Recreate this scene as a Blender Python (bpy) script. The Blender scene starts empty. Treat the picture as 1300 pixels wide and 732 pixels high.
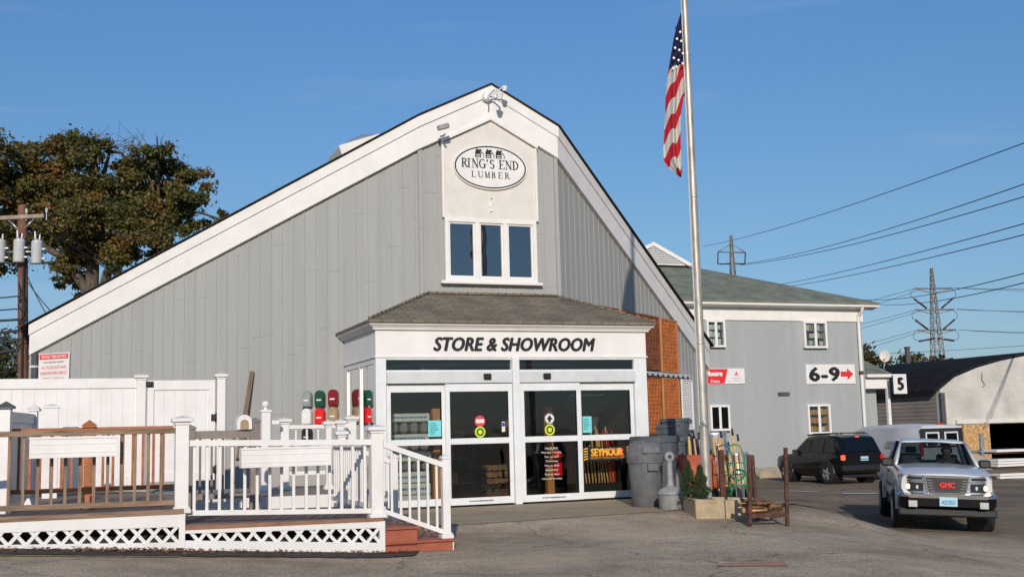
import bpy, math, random
from mathutils import Vector, Matrix
R_ = math.radians
rnd = random.Random(7)
S = bpy.context.scene
COL = S.collection

# ---------------------------------------------------------------- camera, sky, sun, exposure
cd = bpy.data.cameras.new('camera'); cam = bpy.data.objects.new('camera', cd); COL.objects.link(cam)
cd.sensor_width = 36.0; cd.lens = 1440.0 / 1300.0 * 36.0; cd.clip_end = 6000; cd.clip_start = 0.05
CAMZ = 1.36
cam.matrix_world = (Matrix.Translation((0, 0, CAMZ)) @ Matrix.Rotation(R_(90 + 7.2), 4, 'X') @ Matrix.Rotation(-0.025, 4, 'Z'))
S.camera = cam
SUN_EL = 21.0
SUN_X = 0.02
w = bpy.data.worlds.new('World'); S.world = w; w.use_nodes = True
nt = w.node_tree; bg = nt.nodes['Background']
sky = nt.nodes.new('ShaderNodeTexSky'); sky.sky_type = 'NISHITA'; sky.sun_disc = False
sky.sun_elevation = R_(SUN_EL); sky.sun_rotation = R_(180 - 1.2)
sky.air_density = 1.0; sky.dust_density = 0.35; sky.ozone_density = 3.0; sky.altitude = 0
# the clear anti-solar sky: a little cooler aloft and paler blue at the horizon than the bare model gives
_tc = nt.nodes.new('ShaderNodeTexCoord'); _sx = nt.nodes.new('ShaderNodeSeparateXYZ'); nt.links.new(_tc.outputs['Generated'], _sx.inputs[0])
_rp = nt.nodes.new('ShaderNodeValToRGB'); _e = _rp.color_ramp.elements
_e[0].position = 0.0; _e[0].color = (.50, .58, .80, 1); _e[1].position = .42; _e[1].color = (.70, 1.02, 1.28, 1)
_k = _rp.color_ramp.elements.new(.17); _k.color = (.67, .81, .895, 1)
_mx = nt.nodes.new('ShaderNodeMix'); _mx.data_type = 'RGBA'; _mx.blend_type = 'MULTIPLY'; _mx.inputs[0].default_value = 1
nt.links.new(_sx.outputs[2], _rp.inputs[0]); nt.links.new(sky.outputs[0], _mx.inputs[6]); nt.links.new(_rp.outputs[0], _mx.inputs[7])
# thin high cirrus wisps
_mp = nt.nodes.new('ShaderNodeMapping'); _mp.inputs['Scale'].default_value = (1.2, 1.2, 9); _mp.inputs['Rotation'].default_value = (0, .12, .3)
_cn = nt.nodes.new('ShaderNodeTexNoise'); _cn.inputs['Scale'].default_value = 2.2; _cn.inputs['Detail'].default_value = 7; _cn.inputs['Distortion'].default_value = .6
_cr = nt.nodes.new('ShaderNodeMapRange'); _cr.inputs[1].default_value = .56; _cr.inputs[2].default_value = .80; _cr.inputs[3].default_value = 0; _cr.inputs[4].default_value = .22
_cm = nt.nodes.new('ShaderNodeMix'); _cm.data_type = 'RGBA'; _cm.inputs[7].default_value = (5.5, 6.0, 6.6, 1)
nt.links.new(_tc.outputs['Generated'], _mp.inputs[0]); nt.links.new(_mp.outputs[0], _cn.inputs['Vector']); nt.links.new(_cn.outputs['Fac'], _cr.inputs[0])
nt.links.new(_cr.outputs[0], _cm.inputs[0]); nt.links.new(_mx.outputs[2], _cm.inputs[6]); nt.links.new(_cm.outputs[2], bg.inputs[0]); bg.inputs[1].default_value = 0.10
sd = bpy.data.lights.new('sun', 'SUN'); so = bpy.data.objects.new('sun', sd); COL.objects.link(so)
sd.energy = 3.6; sd.angle = R_(0.6); sd.color = (1.0, 0.90, 0.78)
sdir = Vector((SUN_X, -1, math.tan(R_(SUN_EL)))).normalized()
so.rotation_euler = (-sdir).to_track_quat('-Z', 'Y').to_euler()
S.view_settings.view_transform = 'Standard'; S.view_settings.look = 'None'
S.view_settings.exposure = 0.0; S.view_settings.gamma = 1.0
S.view_settings.use_curve_mapping = False

# ---------------------------------------------------------------- materials
def nodes(name):
    m = bpy.data.materials.new(name); m.use_nodes = True
    t = m.node_tree; return m, t, t.nodes, t.links, t.nodes['Principled BSDF']
def mat(name, col, rough=0.6, metal=0.0, var=0.12, scale=3.0, bump=0.0, bscale=40.0, col2=None, spec=0.5, stretch=None):
    m, t, N, L, P = nodes(name)
    P.inputs['Roughness'].default_value = rough; P.inputs['Metallic'].default_value = metal
    P.inputs['Specular IOR Level'].default_value = spec
    tc = N.new('ShaderNodeTexCoord'); src = tc.outputs['Object']
    if stretch:
        mp = N.new('ShaderNodeMapping'); mp.inputs['Scale'].default_value = stretch
        L.new(src, mp.inputs[0]); src = mp.outputs[0]
    nz = N.new('ShaderNodeTexNoise'); nz.inputs['Scale'].default_value = scale; nz.inputs['Detail'].default_value = 6
    nz.inputs['Roughness'].default_value = 0.65
    L.new(src, nz.inputs['Vector'])
    mx = N.new('ShaderNodeMix'); mx.data_type = 'RGBA'
    c2 = col2 if col2 else tuple(c * (1 - 2 * var) for c in col)
    c1 = col if col2 else tuple(min(1, c * (1 + var)) for c in col)
    mx.inputs[6].default_value = (*c2, 1); mx.inputs[7].default_value = (*c1, 1)
    rp = N.new('ShaderNodeValToRGB'); rp.color_ramp.elements[0].position = 0.3; rp.color_ramp.elements[1].position = 0.62
    L.new(nz.outputs['Fac'], rp.inputs[0]); L.new(rp.outputs[0], mx.inputs[0]); L.new(mx.outputs[2], P.inputs['Base Color'])
    if bump:
        b = N.new('ShaderNodeTexNoise'); b.inputs['Scale'].default_value = bscale; b.inputs['Detail'].default_value = 4
        L.new(src, b.inputs['Vector'])
        bp = N.new('ShaderNodeBump'); bp.inputs['Strength'].default_value = bump; bp.inputs['Distance'].default_value = 0.02
        L.new(b.outputs['Fac'], bp.inputs['Height']); L.new(bp.outputs[0], P.inputs['Normal'])
    return m
def shingle(name, col, col2, bw=0.3, rh=0.14, mort=0.35, bump=0.6):
    m, t, N, L, P = nodes(name); P.inputs['Roughness'].default_value = 0.95
    uv = N.new('ShaderNodeUVMap')
    br = N.new('ShaderNodeTexBrick'); br.inputs['Scale'].default_value = 1.0
    br.inputs['Brick Width'].default_value = bw; br.inputs['Row Height'].default_value = rh
    br.inputs['Mortar Size'].default_value = 0.008; br.inputs['Mortar Smooth'].default_value = 0.3
    br.inputs['Color1'].default_value = (*col, 1); br.inputs['Color2'].default_value = (*col2, 1)
    br.inputs['Mortar'].default_value = (*[c * mort for c in col], 1)
    br.offset = 0.37
    L.new(uv.outputs[0], br.inputs['Vector'])
    nz = N.new('ShaderNodeTexNoise'); nz.inputs['Scale'].default_value = 1.3; nz.inputs['Detail'].default_value = 7; nz.inputs['Roughness'].default_value = 0.7
    L.new(uv.outputs[0], nz.inputs['Vector'])
    mr = N.new('ShaderNodeMapRange'); mr.inputs[1].default_value = 0.3; mr.inputs[2].default_value = 0.7
    mr.inputs[3].default_value = 0.6; mr.inputs[4].default_value = 1.3
    L.new(nz.outputs['Fac'], mr.inputs[0])
    mx = N.new('ShaderNodeMix'); mx.data_type = 'RGBA'; mx.blend_type = 'MULTIPLY'; mx.inputs[0].default_value = 1
    L.new(br.outputs['Color'], mx.inputs[6]); L.new(mr.outputs[0], mx.inputs[7]); L.new(mx.outputs[2], P.inputs['Base Color'])
    bp = N.new('ShaderNodeBump'); bp.inputs['Strength'].default_value = bump; bp.inputs['Distance'].default_value = 0.02; bp.invert = True
    L.new(br.outputs['Fac'], bp.inputs['Height']); L.new(bp.outputs[0], P.inputs['Normal'])
    return m
def glassmat(name, tint=(0.35, 0.36, 0.36), fac=1.0):
    m = bpy.data.materials.new(name); m.use_nodes = True
    t = m.node_tree; N = t.nodes; L = t.links
    N.remove(N['Principled BSDF']); out = N['Material Output']
    tr = N.new('ShaderNodeBsdfTransparent'); tr.inputs[0].default_value = (*tint, 1)
    gl = N.new('ShaderNodeBsdfGlossy'); gl.inputs['Roughness'].default_value = 0.01; gl.inputs['Color'].default_value = (0.95, 0.97, 1, 1)
    fr = N.new('ShaderNodeFresnel'); fr.inputs[0].default_value = 1.5
    ml = N.new('ShaderNodeMath'); ml.operation = 'MULTIPLY'; ml.inputs[1].default_value = fac
    mx = N.new('ShaderNodeMixShader')
    nz = N.new('ShaderNodeTexNoise'); nz.inputs['Scale'].default_value = 1.4
    tc = N.new('ShaderNodeTexCoord'); L.new(tc.outputs['Object'], nz.inputs['Vector'])
    bp = N.new('ShaderNodeBump'); bp.inputs['Strength'].default_value = 0.15; bp.inputs['Distance'].default_value = 0.02
    L.new(nz.outputs['Fac'], bp.inputs['Height']); L.new(bp.outputs[0], gl.inputs['Normal'])
    L.new(fr.outputs[0], ml.inputs[0]); L.new(ml.outputs[0], mx.inputs[0]); L.new(tr.outputs[0], mx.inputs[1]); L.new(gl.outputs[0], mx.inputs[2])
    L.new(mx.outputs[0], out.inputs[0])
    return m
def emis(name, col, strength):
    m, t, N, L, P = nodes(name); P.inputs['Base Color'].default_value = (*col, 1)
    P.inputs['Emission Color'].default_value = (*col, 1); P.inputs['Emission Strength'].default_value = strength
    return m
M = {}
def siding(name, col):
    # painted vertical boards: each board a hair lighter or darker, plus faint streaks and stains
    m, t, N, L, P = nodes(name); P.inputs['Roughness'].default_value = 0.8; P.inputs['Specular IOR Level'].default_value = 0.25
    uv = N.new('ShaderNodeUVMap'); sp = N.new('ShaderNodeSeparateXYZ'); L.new(uv.outputs[0], sp.inputs[0])
    dv = N.new('ShaderNodeMath'); dv.operation = 'DIVIDE'; dv.inputs[1].default_value = 0.27; L.new(sp.outputs[0], dv.inputs[0])
    fl = N.new('ShaderNodeMath'); fl.operation = 'FLOOR'; L.new(dv.outputs[0], fl.inputs[0])
    wn = N.new('ShaderNodeTexWhiteNoise'); wn.noise_dimensions = '1D'; L.new(fl.outputs[0], wn.inputs['W'])
    mr = N.new('ShaderNodeMapRange'); mr.inputs[3].default_value = 0.965; mr.inputs[4].default_value = 1.03; L.new(wn.outputs['Value'], mr.inputs[0])
    mp = N.new('ShaderNodeMapping'); mp.inputs['Scale'].default_value = (5, 0.5, 1); L.new(uv.outputs[0], mp.inputs[0])
    nz = N.new('ShaderNodeTexNoise'); nz.inputs['Scale'].default_value = 1.2; nz.inputs['Detail'].default_value = 8; nz.inputs['Roughness'].default_value = .7
    L.new(mp.outputs[0], nz.inputs['Vector'])
    m2 = N.new('ShaderNodeMapRange'); m2.inputs[1].default_value = .3; m2.inputs[2].default_value = .7; m2.inputs[3].default_value = 0.95; m2.inputs[4].default_value = 1.03
    L.new(nz.outputs['Fac'], m2.inputs[0])
    mu = N.new('ShaderNodeMath'); mu.operation = 'MULTIPLY'; L.new(mr.outputs[0], mu.inputs[0]); L.new(m2.outputs[0], mu.inputs[1])
    mx = N.new('ShaderNodeMix'); mx.data_type = 'RGBA'; mx.blend_type = 'MULTIPLY'; mx.inputs[0].default_value = 1
    sz = N.new('ShaderNodeMath'); sz.operation = 'MULTIPLY_ADD'; sz.inputs[1].default_value = 3.1; L.new(wn.outputs['Value'], sz.inputs[0]); L.new(sp.outputs[1], sz.inputs[2])
    md = N.new('ShaderNodeMath'); md.operation = 'PINGPONG'; md.inputs[1].default_value = 1.83; L.new(sz.outputs[0], md.inputs[0])
    jt = N.new('ShaderNodeMapRange'); jt.inputs[1].default_value = 0; jt.inputs[2].default_value = .012; jt.inputs[3].default_value = .72; jt.inputs[4].default_value = 1; L.new(md.outputs[0], jt.inputs[0])
    sn = N.new('ShaderNodeTexNoise'); sn.inputs['Scale'].default_value = 7; sn.inputs['Detail'].default_value = 2; L.new(uv.outputs[0], sn.inputs['Vector'])
    sr = N.new('ShaderNodeMapRange'); sr.inputs[1].default_value = .70; sr.inputs[2].default_value = .76; sr.inputs[3].default_value = 1; sr.inputs[4].default_value = 1.12; L.new(sn.outputs['Fac'], sr.inputs[0])
    m3 = N.new('ShaderNodeMath'); m3.operation = 'MULTIPLY'; L.new(mu.outputs[0], m3.inputs[0]); L.new(jt.outputs[0], m3.inputs[1])
    m4 = N.new('ShaderNodeMath'); m4.operation = 'MULTIPLY'; L.new(m3.outputs[0], m4.inputs[0]); L.new(sr.outputs[0], m4.inputs[1])
    mx.inputs[6].default_value = (*col, 1); L.new(m4.outputs[0], mx.inputs[7]); L.new(mx.outputs[2], P.inputs['Base Color'])
    return m
M['siding'] = siding('grey_painted_siding', (0.35, 0.35, 0.335))
M['siding2'] = siding('grey_siding_far', (0.345, 0.36, 0.36))
M['white'] = mat('white_paint', (0.75, 0.72, 0.69), 0.55, var=0.035, scale=2.0)
M['vinyl'] = mat('white_vinyl', (0.76, 0.735, 0.72), 0.45, scale=2.6, col2=(.68, .645, .61))
M['cream'] = mat('cream_panel', (0.66, 0.62, 0.565), 0.7, var=0.035, scale=3.5)
M['alu'] = mat('white_aluminium', (0.72, 0.73, 0.73), 0.4, var=0.04, scale=3)
M['alugrey'] = mat('grey_aluminium', (0.58, 0.59, 0.59), 0.5, 0.0, var=0.04, scale=3)
M['roofdark'] = shingle('dark_shingle', (0.05, 0.048, 0.045), (0.035, 0.033, 0.03))
M['shingle'] = shingle('brown_shingle', (0.215, 0.175, 0.125), (0.155, 0.13, 0.095), 0.28, 0.13)
M['greenroof'] = shingle('green_shingle', (0.20, 0.215, 0.165), (0.155, 0.17, 0.13), 0.5, 0.2, 0.6, 0.3)
M['black'] = mat('black_paint', (0.012, 0.012, 0.013), 0.5, var=0.1)
M['rubber'] = mat('black_rubber', (0.02, 0.02, 0.02), 0.85, var=0.2, bump=0.3, bscale=60)
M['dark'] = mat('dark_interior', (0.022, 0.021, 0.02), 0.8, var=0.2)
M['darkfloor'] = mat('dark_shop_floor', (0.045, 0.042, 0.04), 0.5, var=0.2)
M['glass'] = glassmat('shop_glass', (0.84, 0.86, 0.84), 1.1)
M['glasswind'] = glassmat('windscreen_glass', (0.36, 0.39, 0.38), .7)
M['glassdk'] = glassmat('tinted_glass', (0.22, 0.24, 0.26), .55)
M['glassblue'] = glassmat('window_glass', (0.55, 0.6, 0.65), 4.0)
M['brownrail'] = mat('weathered_wood', (0.25, 0.17, 0.11), 0.8, var=0.3, scale=4, bump=0.3, stretch=(8, 8, 0.6))
M['brownrail_h'] = mat('weathered_wood_rail', (0.24, 0.155, 0.10), 0.8, var=0.3, scale=4, bump=0.3, stretch=(.6, 8, 8))
M['greywood'] = mat('grey_brown_composite', (0.23, 0.19, 0.165), 0.75, var=0.12, scale=4)
M['orangewood'] = mat('orange_composite', (0.36, 0.12, 0.045), 0.6, var=0.2, scale=5)
M['redwood'] = mat('red_brown_composite', (0.33, 0.085, 0.045), 0.55, var=0.1, scale=4)
M['deckbrown'] = mat('brown_deck_edge', (0.26, 0.125, 0.07), 0.6, var=0.15, scale=4)
M['deckboard'] = mat('deck_boards', (0.14, 0.095, 0.08), 0.75, var=0.3, scale=3, stretch=(1, 9, 1))
M['cedar'] = mat('cedar_board', (0.50, 0.22, 0.07), 0.6, var=0.15, scale=5, stretch=(6, 6, .8))
M['trellis'] = mat('rust_red_cedar_lattice', (0.21, 0.065, 0.025), 0.75, var=0.3, scale=6)
M['trelliso'] = mat('orange_cedar_lattice', (0.50, 0.145, 0.035), 0.7, var=0.22, scale=6)
M['osb'] = mat('strand_board', (0.50, 0.30, 0.13), 0.8, var=0.35, scale=9)
M['tan'] = mat('tan_concrete', (0.40, 0.31, 0.20), 0.9, var=0.15, scale=6, bump=0.2)
M['found'] = mat('foundation_concrete', (0.36, 0.30, 0.22), 0.9, var=0.15, scale=4)
M['steel'] = mat('brushed_aluminium_pole', (0.46, 0.42, 0.37), 0.5, 0.5, var=0.2, scale=9, stretch=(1, 1, .25))
M['galv'] = mat('galvanised_steel', (0.52, 0.55, 0.58), 0.35, 0.75, var=0.2, scale=9)
M['chrome'] = mat('chrome', (0.75, 0.76, 0.78), 0.12, 1.0, var=0.02)
M['rust'] = mat('rusty_steel', (0.085, 0.032, 0.02), 0.85, var=0.35, scale=12, bump=0.4)
M['can'] = mat('grey_plastic', (0.125, 0.125, 0.13), 0.55, var=0.14, scale=6)
M['can2'] = mat('dark_grey_plastic', (0.075, 0.085, 0.095), 0.5, var=0.14, scale=6)
M['ashcan'] = mat('light_grey_plastic', (0.27, 0.27, 0.265), 0.55, var=0.14, scale=8)
M['canvasblue'] = mat('navy_plastic', (0.03, 0.045, 0.09), 0.5)
M['orange'] = mat('orange_plastic_tub', (0.50, 0.12, 0.06), 0.5, var=0.1)
M['tarp'] = mat('grey_tarp', (0.34, 0.32, 0.28), 0.7, var=0.1)
M['green'] = mat('green_enamel', (0.01, 0.20, 0.06), 0.35)
M['handle'] = mat('ash_wood_handle', (0.60, 0.36, 0.13), 0.5, var=0.1)
M['yellow'] = mat('yellow_enamel', (0.75, 0.42, 0.03), 0.5)
M['red'] = mat('red_paint', (0.55, 0.02, 0.015), 0.4, var=.05)
M['redsign'] = mat('red_sign_face', (0.70, 0.025, 0.03), 0.5, var=.03)
M['brightred'] = mat('bright_red_paint', (0.72, 0.015, 0.015), 0.4, var=.03)
M['maroon'] = mat('maroon_paint', (0.20, 0.008, 0.012), 0.4, var=.05)
M['dkgreen'] = mat('dark_green_paint', (0.008, 0.07, 0.035), 0.4, var=.05)
M['tanpaint'] = mat('tan_paint', (0.33, 0.23, 0.13), 0.5)
M['greymb'] = mat('grey_enamel', (0.27, 0.28, 0.28), 0.4)
M['paper'] = mat('aqua_paper', (0.18, 0.62, 0.66), 0.8, var=.02)
M['lime'] = mat('lime_sticker', (0.62, 0.72, 0.03), 0.6, var=.02)
M['pink'] = mat('pink_red_sticker', (0.72, 0.05, 0.07), 0.6, var=.02)
M['pack'] = mat('white_printed_wrap', (0.60, 0.62, 0.60), 0.5, var=.06, scale=8)
M['packgrey'] = mat('grey_felt_roll', (0.20, 0.20, 0.20), 0.8)
M['bluetext'] = mat('blue_print', (0.03, 0.16, 0.34), 0.6)
M['bark'] = mat('bark', (0.10, 0.075, 0.055), 0.9, var=.3, scale=8, bump=.5, bscale=20, stretch=(1, 1, .3))
M['poleWood'] = mat('creosoted_pole', (0.17, 0.075, 0.045), 0.85, var=.3, scale=7, stretch=(6, 6, .5))
M['greyarm'] = mat('weathered_crossarm', (0.30, 0.24, 0.19), 0.85, var=.2)
M['xfmr'] = mat('pale_grey_enamel', (0.50, 0.52, 0.52), 0.4, var=.06)
M['wire'] = mat('dark_cable', (0.03, 0.03, 0.035), 0.6)
M['pylon'] = mat('pylon_steel', (0.24, 0.21, 0.17), 0.6, 0.3, var=.2, scale=1)
M['insul'] = mat('dark_insulator', (0.045, 0.035, 0.035), 0.4)
M['skin'] = mat('skin', (0.62, 0.36, 0.26), 0.5, var=.05)
M['coat'] = mat('dark_coat', (0.16, 0.12, 0.10), 0.8)
M['hair'] = mat('dark_hair', (0.03, 0.02, 0.015), 0.6)
M['carblack'] = mat('black_car_paint', (0.004, 0.004, 0.006), 0.16, var=.05)
M['carwhite'] = mat('silver_white_car_paint', (0.55, 0.55, 0.55), 0.28, 0.15, var=.03)
M['carwhite'].node_tree.nodes['Principled BSDF'].inputs['Coat Weight'].default_value = .6
M['vanwhite'] = mat('white_van_paint', (0.56, 0.58, 0.62), 0.35, var=.03)
M['plastic'] = mat('black_trim_plastic', (0.025, 0.025, 0.027), 0.55)
M['satin'] = mat('satin_chrome', (0.42, 0.46, 0.52), 0.3, 0.9, var=.03)
M['lampdark'] = mat('dark_lamp_glass', (0.03, 0.03, 0.032), 0.08, var=.1)
M['carwindow'] = mat('black_privacy_glass', (0.004, 0.005, 0.006), 0.06, var=.05)
M['amber'] = mat('amber_lens', (0.26, 0.05, 0.015), 0.2)
M['tail'] = mat('red_lens', (0.55, 0.02, 0.01), 0.2)
M['lensclear'] = mat('clear_lens', (0.62, 0.62, 0.60), 0.12, 0.3)
M['lit'] = emis('lit_headlamp', (1.0, 0.70, 0.45), 1.0)
M['taillit'] = emis('lit_tail_lamp', (1.0, 0.10, 0.03), 0.9)
M['plate'] = mat('pale_blue_plate', (0.36, 0.60, 0.70), 0.4, var=.05)
M['bluestrip'] = mat('blue_plate_print', (0.02, 0.08, 0.25), 0.4)
M['shedwhite'] = None
M['needle'] = mat('dark_conifer_needles', (0.035, 0.065, 0.022), 0.8, var=.4, scale=12)
M['mulch'] = mat('bark_mulch', (0.085, 0.035, 0.022), 0.95, var=.5, scale=30, bump=1, bscale=60)
M['logs'] = mat('split_firewood', (0.19, 0.095, 0.045), 0.85, var=.35, scale=12)
M['logend'] = mat('cut_log_end', (0.56, 0.33, 0.15), 0.8, var=.25, scale=20)

def brickish(name, col, bw, rh, mcol, bump=.3, var2=.93):
    m, t, N, L, P = nodes(name); P.inputs['Roughness'].default_value = 0.85
    uv = N.new('ShaderNodeUVMap'); br = N.new('ShaderNodeTexBrick'); br.inputs['Scale'].default_value = 1
    br.inputs['Brick Width'].default_value = bw; br.inputs['Row Height'].default_value = rh; br.inputs['Mortar Size'].default_value = .012
    br.inputs['Color1'].default_value = (*col, 1); br.inputs['Color2'].default_value = (*[c * var2 for c in col], 1); br.inputs['Mortar'].default_value = (*mcol, 1)
    nz = N.new('ShaderNodeTexNoise'); nz.inputs['Scale'].default_value = .8; nz.inputs['Detail'].default_value = 8
    L.new(uv.outputs[0], br.inputs['Vector']); L.new(uv.outputs[0], nz.inputs['Vector'])
    mr = N.new('ShaderNodeMapRange'); mr.inputs[1].default_value = .35; mr.inputs[2].default_value = .65; mr.inputs[3].default_value = .8; mr.inputs[4].default_value = 1.1
    L.new(nz.outputs['Fac'], mr.inputs[0])
    mx = N.new('ShaderNodeMix'); mx.data_type = 'RGBA'; mx.blend_type = 'MULTIPLY'; mx.inputs[0].default_value = 1
    L.new(br.outputs['Color'], mx.inputs[6]); L.new(mr.outputs[0], mx.inputs[7]); L.new(mx.outputs[2], P.inputs['Base Color'])
    bp = N.new('ShaderNodeBump'); bp.inputs['Strength'].default_value = bump; bp.inputs['Distance'].default_value = .02; bp.invert = True
    L.new(br.outputs['Fac'], bp.inputs['Height']); L.new(bp.outputs[0], P.inputs['Normal'])
    return m
M['shedwhite'] = brickish('white_painted_block', (0.57, 0.54, 0.49), .42, .21, (0.52, 0.49, 0.445), .1)
M['clap'] = brickish('weathered_grey_clapboard', (0.34, 0.30, 0.275), 40, .16, (0.10, 0.09, 0.085), .6)
def leafmat(name, stops):
    m, t, N, L, P = nodes(name); P.inputs['Roughness'].default_value = 0.65
    g = N.new('ShaderNodeNewGeometry'); rp = N.new('ShaderNodeValToRGB')
    cr = rp.color_ramp; cr.elements[0].position = stops[0][0]; cr.elements[0].color = (*stops[0][1], 1)
    cr.elements[1].position = stops[-1][0]; cr.elements[1].color = (*stops[-1][1], 1)
    for p, c in stops[1:-1]:
        e = cr.elements.new(p); e.color = (*c, 1)
    # islands vary leaf by leaf, a large noise turns whole boughs towards autumn
    tc = N.new('ShaderNodeTexCoord'); nz = N.new('ShaderNodeTexNoise'); nz.inputs['Scale'].default_value = .55; nz.inputs['Detail'].default_value = 2
    L.new(tc.outputs['Object'], nz.inputs['Vector'])
    a = N.new('ShaderNodeMath'); a.operation = 'MULTIPLY_ADD'; a.inputs[1].default_value = .55
    b = N.new('ShaderNodeMapRange'); b.inputs[1].default_value = .35; b.inputs[2].default_value = .68; b.inputs[3].default_value = 0; b.inputs[4].default_value = .45
    L.new(nz.outputs['Fac'], b.inputs[0]); L.new(g.outputs['Random Per Island'], a.inputs[0]); L.new(b.outputs[0], a.inputs[2])
    L.new(a.outputs[0], rp.inputs[0]); L.new(rp.outputs[0], P.inputs['Base Color'])
    tl = N.new('ShaderNodeBsdfTranslucent'); L.new(rp.outputs[0], tl.inputs[0])
    ms = N.new('ShaderNodeMixShader'); ms.inputs[0].default_value = .2
    L.new(P.outputs[0], ms.inputs[1]); L.new(tl.outputs[0], ms.inputs[2]); L.new(ms.outputs[0], N['Material Output'].inputs[0])
    return m
M['leaf'] = leafmat('autumn_oak_leaves', [(0, (.028, .042, .012)), (.32, (.07, .078, .018)), (.58, (.12, .10, .022)), (.8, (.21, .12, .025)), (1, (.38, .10, .02))])
M['leaf2'] = leafmat('far_tree_leaves', [(0, (.02, .03, .01)), (.5, (.05, .06, .018)), (.8, (.12, .07, .02)), (1, (.17, .06, .02))])
M['leaf3'] = leafmat('shrub_leaves', [(0, (.018, .04, .01)), (.6, (.045, .085, .02)), (1, (.08, .12, .03))])
M['dryleaf'] = leafmat('dry_fallen_leaves', [(0, (.10, .04, .02)), (.5, (.22, .09, .04)), (1, (.45, .30, .18))])

def asphalt():
    m, t, N, L, P = nodes('asphalt'); P.inputs['Roughness'].default_value = 1; P.inputs['Specular IOR Level'].default_value = .08
    tc = N.new('ShaderNodeTexCoord'); v = tc.outputs['Object']
    def noise(s, d=6, r=.6):
        n = N.new('ShaderNodeTexNoise'); n.inputs['Scale'].default_value = s; n.inputs['Detail'].default_value = d; n.inputs['Roughness'].default_value = r
        L.new(v, n.inputs['Vector']); return n.outputs['Fac']
    def rng(src, a, b, c, d):
        n = N.new('ShaderNodeMapRange'); n.inputs[1].default_value = a; n.inputs[2].default_value = b; n.inputs[3].default_value = c; n.inputs[4].default_value = d
        L.new(src, n.inputs[0]); return n.outputs[0]
    big = rng(noise(.35, 5), .35, .65, .72, 1.22); mid = rng(noise(3, 6), .3, .7, .85, 1.15)
    fine = rng(noise(38, 4, .85), .32, .68, .35, 1.75)
    vo = N.new('ShaderNodeTexVoronoi'); vo.feature = 'DISTANCE_TO_EDGE'; vo.inputs['Scale'].default_value = .32
    wv = N.new('ShaderNodeVectorMath'); wv.operation = 'ADD'
    nn = N.new('ShaderNodeTexNoise'); nn.inputs['Scale'].default_value = 1.2; nn.inputs['Detail'].default_value = 5; L.new(v, nn.inputs['Vector'])
    L.new(v, wv.inputs[0]); L.new(nn.outputs['Color'], wv.inputs[1]); L.new(wv.outputs[0], vo.inputs['Vector'])
    crack = rng(vo.outputs['Distance'], .0, .006, .45, 1)
    def mul(a, b):
        n = N.new('ShaderNodeMath'); n.operation = 'MULTIPLY'; L.new(a, n.inputs[0]); L.new(b, n.inputs[1]); return n.outputs[0]
    spots = rng(noise(.9, 3, .5), .66, .74, 1, .62)
    # the traffic lane beyond the forecourt is newer, darker asphalt
    sp = N.new('ShaderNodeSeparateXYZ'); L.new(v, sp.inputs[0]); nb = noise(.5, 4)
    ad = N.new('ShaderNodeMath'); ad.operation = 'MULTIPLY_ADD'; ad.inputs[1].default_value = 3; L.new(nb, ad.inputs[0]); L.new(sp.outputs[1], ad.inputs[2])
    lane = rng(ad.outputs[0], 20.0, 22.5, 1, .5)
    f = mul(mul(mul(mul(mul(big, mid), fine), crack), spots), lane)
    mx = N.new('ShaderNodeMix'); mx.data_type = 'RGBA'; mx.blend_type = 'MULTIPLY'; mx.inputs[0].default_value = 1
    mx.inputs[6].default_value = (.47, .37, .262, 1); L.new(f, mx.inputs[7]); L.new(mx.outputs[2], P.inputs['Base Color'])
    bp = N.new('ShaderNodeBump'); bp.inputs['Strength'].default_value = .5; bp.inputs['Distance'].default_value = .012
    L.new(fine, bp.inputs['Height']); L.new(bp.outputs[0], P.inputs['Normal'])
    return m
M['asphalt'] = asphalt()
M['slab'] = mat('stained_concrete', (0.37, 0.28, 0.18), .9, var=.3, scale=1.2, bump=.3, bscale=60, col2=(.25, .21, .13))
M['dirt'] = mat('dark_dirt', (0.045, 0.036, 0.028), .95, var=.4, scale=9, bump=1, bscale=50)
M['yellowline'] = mat('worn_yellow_paint', (0.42, 0.33, 0.12), .8, scale=9, col2=(.12, .10, .07))
M['whiteline'] = mat('worn_white_paint', (0.75, 0.72, 0.70), .9, scale=5, col2=(.3, .28, .27))
M['orangemark'] = mat('faded_orange_paint', (0.42, 0.19, 0.10), .9, scale=7, col2=(.38, .28, .20))

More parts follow.
